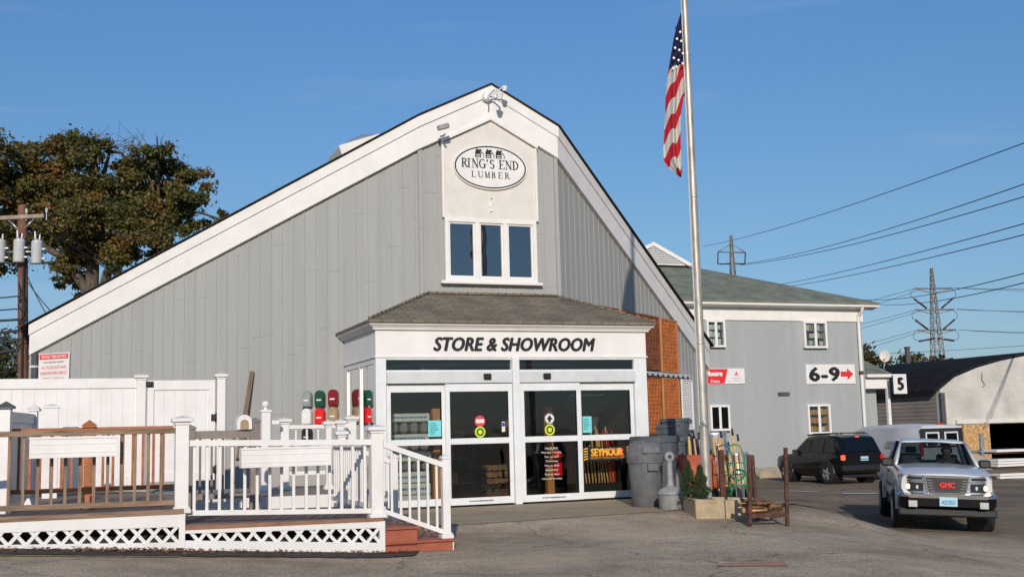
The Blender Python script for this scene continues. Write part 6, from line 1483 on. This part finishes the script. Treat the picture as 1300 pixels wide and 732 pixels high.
    b = MB(); b.box(-.155, .155, -.15, -.142, .44, .555, .004); pl_ = b.build('number_plate', M['plate'], t); text('plate_lettering', 'A2CE551', .24, .065, (0, -.153, .49), M['bluestrip'], pl_, depth=.002, offset=.02)
    b = MB(); b.box(-.78, .78, 1.0, 4.5, .30, .42, .02); b.tube((-.7, 4.05, .36), (.7, 4.05, .36), .07); b.tube((-.7, .86, .34), (.7, .86, .34), .05); b.box(.15, .35, 3.9, 4.2, .22, .36, .04); b.build('chassis', M['black'], t)
    return t
TX, TY, TR = 7.80, 21.0, -R_(14)
tz = -.69
tk = build_pickup((TX, TY, tz), TR)
def lift(o):
    # a high-riding body: everything between sill and beltline sits a hand's breadth higher on its wheels
    for ch in [x for x in bpy.data.objects if x.parent == o]:
        if not ch.name.startswith(('wheel', 'chassis')) or ch.name.startswith('wheel_arch'):
            dz = lambda z: .075 * max(0, min(1, (z - .3) / .25)) * max(0, min(1, (1.5 - z) / .4))
            if 'lettering' in ch.name or 'emblem' in ch.name and ch.location.length > 0: ch.location.z += dz(ch.location.z)
            else:
                for v in ch.data.vertices: v.co.z += dz(v.co.z)
            lift(ch)
lift(tk)
tk.scale = (.98, 1.09, 1.09); tk.rotation_euler = (0, R_(2.6), TR)
m_ = Matrix.Translation((TX, TY, tz)) @ tk.rotation_euler.to_matrix().to_4x4() @ Matrix.Diagonal((.98, 1.09, 1.09, 1)); dl = m_ @ Vector((.36, 2.32, .70))
person_driver(dl, TR, 'driver in a dark coat holding the wheel of the pickup truck')

def build_suv(loc, rz):
    t = thing('parked_car', 'black four wheel drive wagon with roof rack seen from its rear left corner', 'car', loc, rz); Bk = M['carblack']
    # y=0 rear, y=4.55 front, x right when looking forward
    def s(y, hw, z0, zt): return (y, [(0, z0), (hw * .9, z0), (hw, z0 + .14), (hw * 1.01, zt * .72), (hw * .985, zt - .06), (hw * .93, zt), (0, zt + .015)])
    b = MB(); b.loft([s(.05, .84, .42, 1.02), s(.18, .90, .36, 1.05), s(.8, .915, .32, 1.06), s(2.0, .915, .30, 1.06), s(3.0, .91, .30, 1.05), s(3.25, .90, .32, 1.04), s(3.9, .88, .34, 1.0), s(4.35, .83, .38, .93), s(4.52, .75, .42, .80)]); b.build('body', Bk, t)
    zb, zt = 1.05, 1.66
    b = MB(); pr = lambda hw, z: [(0, 1.02), (.86, 1.02), (.862, 1.07), (hw, z - .05), (hw * .93, z), (0, z + .025)]
    b.loft([(.08, [(0, 1.02), (.82, 1.02), (.825, 1.03), (.80, 1.06), (.76, 1.08), (0, 1.09)]), (.32, pr(.70, 1.60)), (.48, pr(.715, 1.66)), (1.5, pr(.725, 1.70)), (2.35, pr(.71, 1.66)), (2.6, pr(.69, 1.58)), (3.3, [(0, 1.02), (.82, 1.02), (.825, 1.03), (.80, 1.05), (.76, 1.06), (0, 1.07)])]); b.build('cabin', Bk, t)
    gl = M['carwindow']
    b = MB(); b.add([(-.74, .085, 1.12), (.74, .085, 1.12), (.64, .29, 1.56), (-.64, .29, 1.56)], [(0, 1, 2, 3)]); b.v = [(x, y - .02, z) for x, y, z in b.v]; b.build('rear_window', gl, t, fix=False)
    for sx in (-1, 1):
        for (y0, y1, y2, y3) in ((.42, 1.15, 1.13, .62), (1.22, 2.0, 1.96, 1.2), (2.07, 2.98, 2.38, 2.04)):
            b = MB(); b.add([(sx * .868, y0, 1.10), (sx * .868, y1, 1.10), (sx * .745, y2, 1.58), (sx * .745, y3, 1.58)], [(0, 1, 2, 3)]); b.build('side_window', gl, t, fix=False)
        b = MB(); b.box(sx * .96 - .08, sx * .96 + .08, 2.86, 2.98, 1.05, 1.20, .03); b.build('door_mirror', M['plastic'], t)
        b = MB(); b.box(sx * .93 - .012, sx * .93 + .012, .9, 3.2, .50, .60, .006); b.build('side_moulding', M['carblack'], t)
        for y in (.90, 1.9): b = MB(); b.box(sx * .915 - .015, sx * .915 + .015, y + .1, y + .26, .90, .94, .006); b.build('door_handle', M['can2'], t)
        b = MB(); b.path([(sx * .62, .55, 1.72), (sx * .62, .7, 1.76), (sx * .62, 2.1, 1.76), (sx * .62, 2.3, 1.70)], .02, 8); b.build('roof_rail', M['plastic'], t)
        b = MB(); b.box(sx * .81 - .075, sx * .81 + .075, .0, .10, .83, 1.01, .02); b.build('tail_lamp', M['taillit'] if sx < 0 else M['tail'], t)
        for y in (.93, 3.62):
            b = MB(); b.lathe([(0, sx * .5), (.40, sx * .5), (.40, sx * .917), (0, sx * .917)], 24, (0, y, .37), 'X'); b.build('wheel_well', M['black'], t)
            b = MB(); vs = []; n = 12
            for k in range(n + 1):
                a = math.pi * k / n
                for r, xo in ((.39, .90), (.39, .935), (.45, .935), (.47, .90)): vs.append((sx * xo, y + r * math.cos(a), .37 + r * math.sin(a)))
            b.add(vs, [(k * 4 + q, k * 4 + q + 1, k * 4 + 5 + q, k * 4 + 4 + q) for k in range(n) for q in range(3)], smooth=True); b.build('wheel_arch', M['plastic'], t)
            wheel(t, sx * .83, y, .36, .235, sx, M['greymb'])
    for y in (.75, 1.45): b = MB(); b.box(-.62, .62, y - .025, y + .025, 1.755, 1.785, .006); b.build('roof_bar', M['plastic'], t)
    b = MB(); b.box(-.88, .88, -.06, .12, .45, .66, .03); b.build('rear_bumper', M['black'], t)
    b = MB(); b.box(-.155, .155, .0, .035, .80, .95, .004); b.v = [(x + .05, y, z) for x, y, z in b.v]; pl_ = b.build('number_plate', M['plate'], t); MB().box(-.10, .20, -.004, -.001, .84, .87).build('plate_print', M['bluestrip'], pl_)
    b = MB(); b.box(-.08, .08, .30, .34, 1.62, 1.66, .008); b.build('high_brake_lamp', M['taillit'], t)
    b = MB(); b.path([(-.1, .04, 1.12), (-.05, .12, 1.25), (.25, .2, 1.38)], .008, 5); b.build('rear_wiper', M['black'], t)
    b = MB(); b.box(-.7, .7, .3, 4.3, .22, .32); b.build('chassis', M['black'], t)
    return t
sy = 39.6; sx_ = 11.98
sv_ = build_suv((sx_, sy, G(sx_, sy) + .02), math.atan2(.35, .94)); sv_.scale = (1, .92, .98)
def build_van(loc, rz):
    t = thing('cargo_van', 'white cargo van with two rear windows parked behind the pickup truck', 'van', loc, rz); W = M['vanwhite']
    def s(y, hw, z0, zt, ht): return (y, [(0, z0), (hw * .93, z0), (hw, z0 + .12), (hw, 1.0), (hw * .97, 1.15), (ht, zt - .1), (ht * .9, zt - .02), (0, zt + .02)])
    b = MB(); b.loft([s(0, .84, .32, 1.80, .74), s(.06, .86, .30, 1.84, .77), s(1.5, .865, .28, 1.88, .78), s(3.0, .865, .28, 1.86, .77), s(3.5, .865, .28, 1.76, .72)]); b.build('box_body', W, t)
    b = MB(); b.loft([(3.502, [(0, .3), (.80, .3), (.86, .42), (.86, 1.0), (.84, 1.13), (.715, 1.66), (.66, 1.73), (0, 1.76)]), (4.05, [(0, .3), (.80, .3), (.86, .42), (.86, .98), (.82, 1.08), (.72, 1.14), (.6, 1.16), (0, 1.17)]), (4.6, [(0, .35), (.75, .35), (.82, .45), (.82, .8), (.78, .92), (.7, .95), (.5, .96), (0, .97)])]); b.build('cab', W, t)
    b = MB(); b.add([(-.80, 4.06, 1.15), (.80, 4.06, 1.15), (.66, 3.56, 1.68), (-.66, 3.56, 1.68)], [(0, 1, 2, 3)]); b.v = [(x, y + .03, z + .01) for x, y, z in b.v]; b.build('windshield', M['glassdk'], t, fix=False)
    for sx in (-1, 1):
        b = MB(); b.add([(sx * .865, 2.95, 1.16), (sx * .865, 3.95, 1.14), (sx * .775, 3.55, 1.66), (sx * .79, 2.95, 1.68)], [(0, 1, 2, 3)]); b.build('cab_window', glassmat('green_tinted_glass', (.16, .24, .22), .4), t, fix=False)
        b = MB(); b.box(sx * .37 - .27, sx * .37 + .27, -.022, -.012, 1.18, 1.62, .004); b.v = [(x * (1 - .05 * (z - 1.18)), y + .02 * 0, z) for x, y, z in b.v]; f_ = b.build('rear_window_frame', M['vanwhite'], t)
        b = MB(); b.box(sx * .37 - .21, sx * .37 + .21, -.03, -.0225, 1.23, 1.57, .003); b.build('rear_pane', M['glassdk'], f_)
        b = MB(); b.box(sx * .80 - .05, sx * .80 + .06, -.03, .05, .85, 1.25, .015); b.build('tail_lamp', M['tail'], t)
        b = MB(); b.box(sx * 1.0 - .1, sx * 1.0 + .1, 3.85, 3.98, 1.12, 1.36, .03); b.build('door_mirror', M['plastic'], t)
        for y in (.85, 3.7):
            b = MB(); b.lathe([(0, sx * .5), (.36, sx * .5), (.36, sx * .868), (0, sx * .868)], 20, (0, y, .34), 'X'); b.build('wheel_well', M['black'], t); wheel(t, sx * .78, y, .33, .2, sx)
    b = MB(); b.box(-.815, .815, -.012, -.003, 1.12, 1.735, .003); b.build('rear_window_seal', M['black'], t)
    b = MB(); b.box(-.015, .015, -.014, -.002, .5, 1.12); b.build('rear_door_gap', M['black'], t); b = MB(); b.box(-.87, .87, -.12, .06, .38, .55, .02); b.build('rear_bumper', M['plastic'], t)
    b = MB(); b.box(-.12, .12, .02, .07, 1.86, 1.90, .01); b.build('high_brake_lamp', M['tail'], t)
    # faint lettering on the side
    text('side_lettering', 'WINDOW', .8, .11, (-.875, 1.3, 1.28), M['can2'], t, rot=(R_(90), 0, R_(-90)), depth=.004)
    text('side_lettering', 'TREATMENTS', 1.0, .10, (-.878, 1.3, 1.13), M['can2'], t, rot=(R_(90), 0, R_(-90)), depth=.004)
    return t
vx, vy = 15.02, 40.4
vn = build_van((vx, vy, G(vx, vy) + .02), R_(13)); vn.scale = (1.02, 1.28, 1.09)

# ---------------------------------------------------------------- utility pole and its cables (left)
up_ = thing('utility_pole', 'brown wooden utility pole with crossarm and three transformers at the left edge', 'utility pole', (-13.30, 31, 0), 0)
b = MB(); b.tube((0, 0, -.5), (-.26, 0, 7.95), .15, .125, 14); b.build('pole', M['poleWood'], up_)
b = MB(); b.box(-1.6, .58, -.13, -.02, 7.55, 7.66, .006, Matrix.Rotation(R_(-1.5), 4, 'Y')); b.build('crossarm', M['greyarm'], up_)
b = MB(); b.tube((-.24, -.08, 7.2), (.12, -.08, 7.56), .02); b.tube((-.26, -.08, 7.2), (-.65, -.08, 7.56), .02); b.build('arm_brace', M['galv'], up_)
for k, x in enumerate((-.72, -.19, .18 + .12)):
    b = MB(); z0 = 6.30 - (0, 0, .05)[k]; b.lathe([(0, 0), (.135, 0), (.15, .03), (.15, .56), (.155, .58), (.14, .63), (.05, .67), (0, .67)], 20, (x, -.30 + (0, 0, .0)[k], z0)); tr_ = b.build('transformer', M['xfmr'], up_)
    b = MB(); b.tube((x - .05, -.3, z0 + .64), (x - .07, -.3, z0 + .9), .028, .02); b.tube((x + .06, -.3, z0 + .64), (x + .07, -.3, z0 + .8), .022, .018); b.box(x + .15, x + .24, -.34, -.26, z0 + .38, z0 + .42); b.box(x + .15, x + .24, -.34, -.26, z0 + .12, z0 + .16); b.build('bushing', M['vinyl'], tr_)
b = MB(); b.tube((-.85, -.18, 6.62), (.42, -.18, 6.6), .03); b.build('transformer_bracket', M['galv'], up_)
for k, x in enumerate((-.12, .44, -1.2)):
    b = MB(); b.lathe([(.02, 0), (.045, .03), (.03, .06), (.045, .09), (.02, .14), (0, .15)], 10, (x, -.07, 7.70)); b.tube((x, -.07, 7.5), (x, -.07, 7.72), .012); b.build('insulator', M['xfmr'], up_)
b = MB()
for k in range(3): z = 5.2 - k * .6; b.path([(-.25, -.15, z + .55), (-.12 + .1 * k, -.3, z + .25), (-.2, -.15, z)], .018, 6)
b.path([(-.12, -.17, 6.2), (-.09, -.18, 4), (-.02, -.17, 1)], .03, 6)
b.build('riser_cable', M['wire'], up_)
def cable(label, a, c, sag, r, cat='cable', group='overhead cables', name='overhead_cable', n=16):
    a, c = Vector(a), Vector(c); b = MB(); pts = []
    for i in range(n + 1): t_ = i / n; p = a.lerp(c, t_) - a; p.z -= sag * 4 * t_ * (1 - t_); pts.append(p)
    b.path(pts, r, 5); o = b.build(name, M['wire'], uv=False); o.location = a; return tag(o, label, cat, group)
for k, (z0, z1, sg_, r) in enumerate(((5.4, 6.3, .5, .02), (5.05, 5.7, .4, .02), (4.75, 5.2, .3, .035), (4.45, 4.9, .4, .04), (4.2, 4.35, .35, .05), (3.95, 3.8, .35, .045))):
    cable('dark cable leaving the utility pole to the left, %s from the top' % ('first', 'second', 'third', 'fourth', 'fifth', 'sixth')[k], (-13.45, 30.9, z0), (-19.5, 27.5, z1), sg_, r)
for k, (z0, x1, z1) in enumerate(((5.2, -13.0, 1.9), (4.9, -12.4, 2.1), (5.8, -11.6, 3.6), (5.6, -11.2, 3.9))):
    cable('dark service drop sagging right from the utility pole to the store corner, %s of four' % ('first', 'second', 'third', 'fourth')[k], (-13.4, 30.9, z0 + .3), (x1 + .6, 28.5, z1), .25, .014)
for k, (z0, xx_, sg_) in enumerate(((7.8, -8.5, .6), (7.75, -7.5, .8))):
    cable('thin cable from the crossarm running behind the store roof, %s one' % ('upper', 'lower')[k], (-13.0 if k else -13.4, 31, z0 - .2), (xx_, 60, 3.8), sg_, .02)
for k, (dx, z) in enumerate(((-1.3, 7.6), (-.3, 8.0), (-.9, 7.7))):
    cable('thin high cable from the crossarm towards the left edge, %s one' % ('left', 'topmost', 'middle')[k], (-13.3 + dx, 31, z + .1), (-22, 12, z + 1.2), .5, .012)

# ---------------------------------------------------------------- pylons and lines
def pylon(name, label, x, y, base, top, w0, w1, arms):
    t = thing(name, label, 'pylon', (x, y, base), R_(8)); H = top - base; b = MB()
    hw = lambda z: w0 + (w1 - w0) * min(1, z / H)
    N_ = 16; zs = [H * (1 - (1 - i / N_) ** 1.15) for i in range(N_ + 1)]
    cs = ((-1, -1), (1, -1), (1, 1), (-1, 1))
    for (cx, cy) in cs: b.tube((cx * hw(0), cy * hw(0), 0), (cx * hw(H), cy * hw(H), H), .075, .05, 5)
    for i in range(N_):
        za, zc = zs[i], zs[i + 1]
        for q in range(4):
            c1, c2 = cs[q], cs[(q + 1) % 4]
            b.tube((c1[0] * hw(za), c1[1] * hw(za), za), (c2[0] * hw(zc), c2[1] * hw(zc), zc), .035, n=4, cap=False); b.tube((c2[0] * hw(za), c2[1] * hw(za), za), (c1[0] * hw(zc), c1[1] * hw(zc), zc), .035, n=4, cap=False)
            b.tube((c1[0] * hw(zc), c1[1] * hw(zc), zc), (c2[0] * hw(zc), c2[1] * hw(zc), zc), .035, n=4, cap=False)
    b.build('lattice_mast', M['pylon'], t)
    return t
t = pylon('transmission_pylon', 'nearer looking lattice pylon at the right with three pairs of arms', 56.0, 150, 0, 21.6, 1.1, .13, 0)
for k, (zu, zl) in enumerate(((18.9, 17.5), (16.05, 14.6), (13.35, 12.0))):
    b = MB(); b.tube((-2.6, 0, zu), (2.8, 0, zu), .11, n=5); b.tube((-2.6, 0, zu), (-.4, 0, zu - .55), .07, n=4); b.tube((2.8, 0, zu), (.4, 0, zu - .55), .07, n=4); arm = b.build('crossarm', M['pylon'], t)
    for sx in (-1, 1):
        b = MB()
        if k < 2: a_, c_ = (sx * 1.05, 0, zu - 2.65 + .0), (sx * 2.75, 0, zu - 1.35)
        else: a_, c_ = (sx * .2, 0, zu - 1.1), (sx * 2.45, 0, zu - 1.45)
        b.tube(a_, c_, .13, n=6); b.build('insulator_string', M['insul'], arm)
        b = MB(); b.path([(sx * 2.7, 0, zu), (sx * 3.2, 0, zu - .6), (sx * 3.15, 0, zu - 1.1), c_], .035, 4); b.build('jumper_wire', M['wire'], arm)
t = pylon('transmission_pylon', 'distant lattice pylon rising behind the green roof', 29.5, 150, 5, 26.7, .9, .12, 0)
b = MB(); b.tube((-1.95, 0, 19.5), (1.95, 0, 19.4), .10, n=5); b.tube((-1.95, 0, 19.5), (-.3, 0, 20.4), .07, n=4); b.tube((1.95, 0, 19.4), (.3, 0, 20.4), .07, n=4); arm = b.build('crossarm', M['pylon'], t)
for sx in (-1, 1):
    b = MB(); b.tube((sx * 1.9, 0, 19.4), (sx * (1.75 if sx > 0 else 2.0), 0, 17.8), .09, n=5); b.tube((sx * .3, 0, 17.9), (sx * 1.8, 0, 17.85), .10, n=5); b.build('insulator_string', M['insul'], arm)
lines = [((29.6, 150, 26.6), (27.94, 60, 16.67), .3), ((31.4, 150, 22.9), (27.76, 60, 14.49), .3), ((30.6, 150, 22.7), (27.7, 60, 13.8), .3), ((35.7, 150, 20.3), (27.56, 60, 12.08), .2), ((36.7, 150, 20.0), (27.51, 60, 11.48), .2), ((46.0, 150, 17.7), (27.36, 60, 9.65), .3), ((47.6, 150, 17.1), (27.32, 60, 9.14), .3)]
words = ('topmost', 'second highest', 'third highest', 'fourth highest', 'fifth highest', 'sixth highest', 'lowest')
for k, (a, c, sg_) in enumerate(lines):
    a, c = Vector(a), Vector(c); c2 = c + (c - a) * .25; a2 = a - (c - a) * (.28 if k in (0, 3, 4) else .0)
    cable('thin power line crossing the sky at the right, %s of the seven' % words[k], a2, c2, sg_ * 3, .03, 'power line', 'power lines across the sky', 'power_line', 24)
PX = 56.0
for k, (dx, z, zx) in enumerate(((2.8, 18.9, 20.0), (2.8, 18.9, 20.9), (3.0, 16.1, 16.7), (3.0, 16.0, 17.4), (2.9, 13.3, 13.6), (2.9, 13.3, 14.2))):
    cable('distant line leaving the right pylon for the right edge, %s' % ('top pair lower', 'top pair upper', 'middle pair lower', 'middle pair upper', 'bottom pair lower', 'bottom pair upper')[k], (PX + dx, 150, z), (PX + 45, 160, zx), .8, .028, 'power line', 'lines from the right pylon', 'power_line')
for k, (z, zx) in enumerate(((18.9, 13.2), (18.8, 11.2), (16.05, 10.6), (16.0, 9.3), (13.35, 7.7), (13.3, 6.3))):
    cable('distant line leaving the right pylon towards the grey building, %s from the top' % ('first', 'second', 'third', 'fourth', 'fifth', 'sixth')[k], (PX - 2.6 + (k % 2) * 1.0, 150, z), (PX - 22, 190, zx * 1.27 + 1.2), .8, .028, 'power line', 'lines from the right pylon', 'power_line')
for k, z in enumerate((10.2, 9.0)):
    cable('faint low line crossing behind the right pylon, %s one' % ('upper', 'lower')[k], (40, 200, z * 1.3), (110, 200, z * 1.3 + 2), .6, .04, 'power line', 'low lines behind the right pylon', 'power_line')

# ---------------------------------------------------------------- trees
def leafquad(b, p, s_, rr):
    n = Vector((rr.gauss(0, 1), rr.gauss(0, 1), rr.gauss(0, 1) + .3)).normalized(); a = n.orthogonal().normalized(); a = (Matrix.Rotation(rr.uniform(0, 6.28), 3, n) @ a); c = n.cross(a)
    b.v += [tuple(p - a * s_), tuple(p + c * s_ * .55), tuple(p + a * s_), tuple(p - c * s_ * .55)]; o = len(b.v) - 4; b.f.append((o, o + 1, o + 2, o + 3)); b.sm.append(False)
def tree(name, label, base, crowns, trunk, leaf, seed, nleaf, s_=.11, limbs=True, group=None, twigs=()):
    rr = random.Random(seed); t = thing(name, label, 'tree', base, 0, group); bt = MB()
    for pts, r in trunk: bt.path(pts, r, 8)
    tips = []
    # limbs towards every clump
    for (c, r, rz_) in crowns:
        c = Vector(c)
        if limbs:
            best = min(((Vector(p) - c).length + abs(Vector(p).z - c.z) * .3, tuple(p)) for pts, _ in trunk for p in pts[-3:]); s0 = Vector(best[1]); mid = s0.lerp(c, .5) + Vector((rr.uniform(-.3, .3), rr.uniform(-.3, .3), .3))
            bt.path([s0, mid, c, c + (c - mid) * .5], [.09, .065, .04, .015], 5)
            for q in range(5):
                d = Vector((rr.gauss(0, 1), rr.gauss(0, 1), rr.gauss(0, 1) * .7)).normalized(); bt.path([c.lerp(mid, rr.uniform(0, .6)), c + d * r * .5, c + d * r * .95], [.03, .02, .008], 4)
    for pts in twigs: bt.path(pts, [.02, .012, .005][:len(pts)] if len(pts) <= 3 else .02, 4)
    bt.build('trunk', M['bark'], t, uv=False, fix=False)
    bl = MB(); tot = sum(r ** 2.2 for _, r, _ in crowns)
    for (c, r, rz_) in crowns:
        c = Vector(c); n = int(nleaf * r ** 2.2 / tot); nb = max(6, int(r * 13))
        subs = []
        for q in range(nb):
            d = Vector((rr.gauss(0, 1), rr.gauss(0, 1), rr.gauss(0, 1))).normalized() * rr.uniform(.35, 1.0); subs.append((c + Vector((d.x * r, d.y * r, d.z * rz_)), r * rr.uniform(.16, .38)))
        for q in range(n):
            sc_, sr = subs[rr.randrange(nb)]; d = Vector((rr.gauss(0, 1), rr.gauss(0, 1), rr.gauss(0, 1) * .6)); p = sc_ + d * sr * .55
            leafquad(bl, p, s_ * rr.uniform(.45, 1.3), rr)
    bl.build('crown', leaf, t, fix=False, uv=False)
    return t
# the big oak behind the left roof slope; local coords, x right, z up
rr = random.Random(21)
def px(x, y, d=0): # helper: crown clump centres measured on the photo, at the tree's own distance
    return ((x - 115) * .0352, d, (560 - y) * .0352 + 1.4)
cl = []
for (x, y, r) in ((-15, 200, 1.6), (25, 190, 1.3), (20, 230, 1.7), (65, 215, 1.6), (110, 195, 1.3), (150, 205, 1.3), (60, 260, 1.8), (105, 245, 1.8), (150, 245, 1.8), (190, 225, 1.3), (215, 210, .9), (232, 235, 1.1), (200, 260, 1.6), (250, 265, 1.1), (270, 278, .7), (235, 290, 1.3), (165, 290, 1.7), (120, 290, 1.6), (75, 300, 1.5), (30, 290, 1.6), (-10, 280, 1.7), (-5, 240, 1.8), (195, 310, 1.3), (150, 325, 1.1), (90, 335, 1.1), (175, 340, .9), (60, 345, .9), (215, 320, .9), (30, 330, .8), (-25, 320, 1.3), (165, 365, .55), (75, 375, .6), (115, 318, 1.0)):
    cl.append((px(x, y, rr.uniform(-2.4, 2.4)), r * 1.02, r * .68))
tr = [([(0, 0, 0), (.05, 0, 3), (-.1, 0, 6), (-.1, 0, 8), px(112, 320, .3)], [.5, .42, .36, .33, .22]), ([(-.1, 0, 5.2), px(105, 370, .2), px(88, 345, 0), px(70, 300, -.5)], [.3, .26, .2, .1]), ([(-.1, 0, 6), px(135, 350, -.3), px(165, 315, -.6), px(200, 280, -.5)], [.25, .22, .16, .08]), ([(-.1, 0, 8), px(110, 290, .3), px(120, 240, 0), px(130, 190, .2)], [.3, .24, .15, .06]), ([px(112, 330, 0), px(60, 320, .5), px(10, 290, .5), px(-20, 260, .5)], [.2, .16, .1, .06]), ([px(112, 340, 0), px(80, 328, 1), px(45, 332, .5)], [.14, .1, .05])]
tw = []
for k in range(26):
    x = rr.uniform(85, 170); a = px(x, 195, rr.uniform(-1, 1)); c = px(x + rr.uniform(-14, 14), 176, rr.uniform(-1, 1)); e_ = px(x + rr.uniform(-22, 22), rr.uniform(158, 172), rr.uniform(-1, 1)); tw.append([a, c, e_])
tree('oak_tree', 'large dark autumn oak rising behind the left roof slope', (-18.6, 50, 0), cl, tr, M['leaf'], 4, 120000, .095, twigs=tw)
def bush_tree(name, label, x, y, h, r, seed, n=5000, m='leaf2', group=None, z=None):
    rr = random.Random(seed); cs = [((rr.uniform(-r, r) * .7, rr.uniform(-r, r) * .6, h * rr.uniform(.35, .88)), r * rr.uniform(.4, .62), r * rr.uniform(.32, .5)) for _ in range(9)] + [((0, 0, h * .8), r * .6, r * .5)]
    tree(name, label, (x, y, (G(x, y) if z is None else z)), cs, [([(0, 0, 0), (.1, 0, h * .35), (0, 0, h * .65)], [.2, .16, .08])], M[m], seed, n, .12 if n < 6000 else .16, group=group)
bush_tree('background_tree', 'dark green tree at the left edge beyond the utility pole', -33.5, 72, 8.6, 4.0, 31, 7000, group='distant trees on the left')
bush_tree('background_tree', 'reddish tree low at the left edge behind the white fence', -28.5, 66, 5.6, 3.2, 32, 7000, group='distant trees on the left')
for k, (x, y, h, r, lab) in enumerate(((22.6, 72, 7.9, 1.7, 'green tree just right of the grey building corner'), (24.0, 73, 7.2, 2.0, 'low tree beside the satellite dish'), (25.6, 74, 7.5, 2.0, 'reddish tree right of the dark chimney'), (27.6, 76, 7.2, 1.8, 'low tree left of the right pylon foot'))):
    bush_tree('background_tree', lab, x, y, h, r, 40 + k, 4500, group='distant trees on the right')
# weeds by the kerb
t = thing('weed_clump', 'small green weeds growing at the kerb of the grey building', 'weeds', (9.3, 45.2, G(9.3, 45.2)), 0); b = MB()
for k in range(120): a = rnd.uniform(0, 6.28); r = rnd.uniform(0, .25); p = Vector((math.cos(a) * r, math.sin(a) * r, 0)); b.add([p, p + Vector((.02, 0, 0)), p + Vector((rnd.uniform(-.08, .08), 0, rnd.uniform(.1, .3)))], [(0, 1, 2)])
b.build('leaves', M['leaf3'], t, fix=False, uv=False)
# trees across the street, behind the camera: what the shop glass mirrors
for k in range(9):
    x = -52 + k * 13 + rnd.uniform(-2, 2); y = -82 + rnd.uniform(-6, 6)
    bush_tree('street_tree', 'tree across the street, %s from the left as the store faces it' % ('first', 'second', 'third', 'fourth', 'fifth', 'sixth', 'seventh', 'eighth', 'ninth')[k], x, y, 9 + rnd.uniform(-1, 1.5), 5.5, 60 + k, 1600, group='trees across the street', z=-.5)
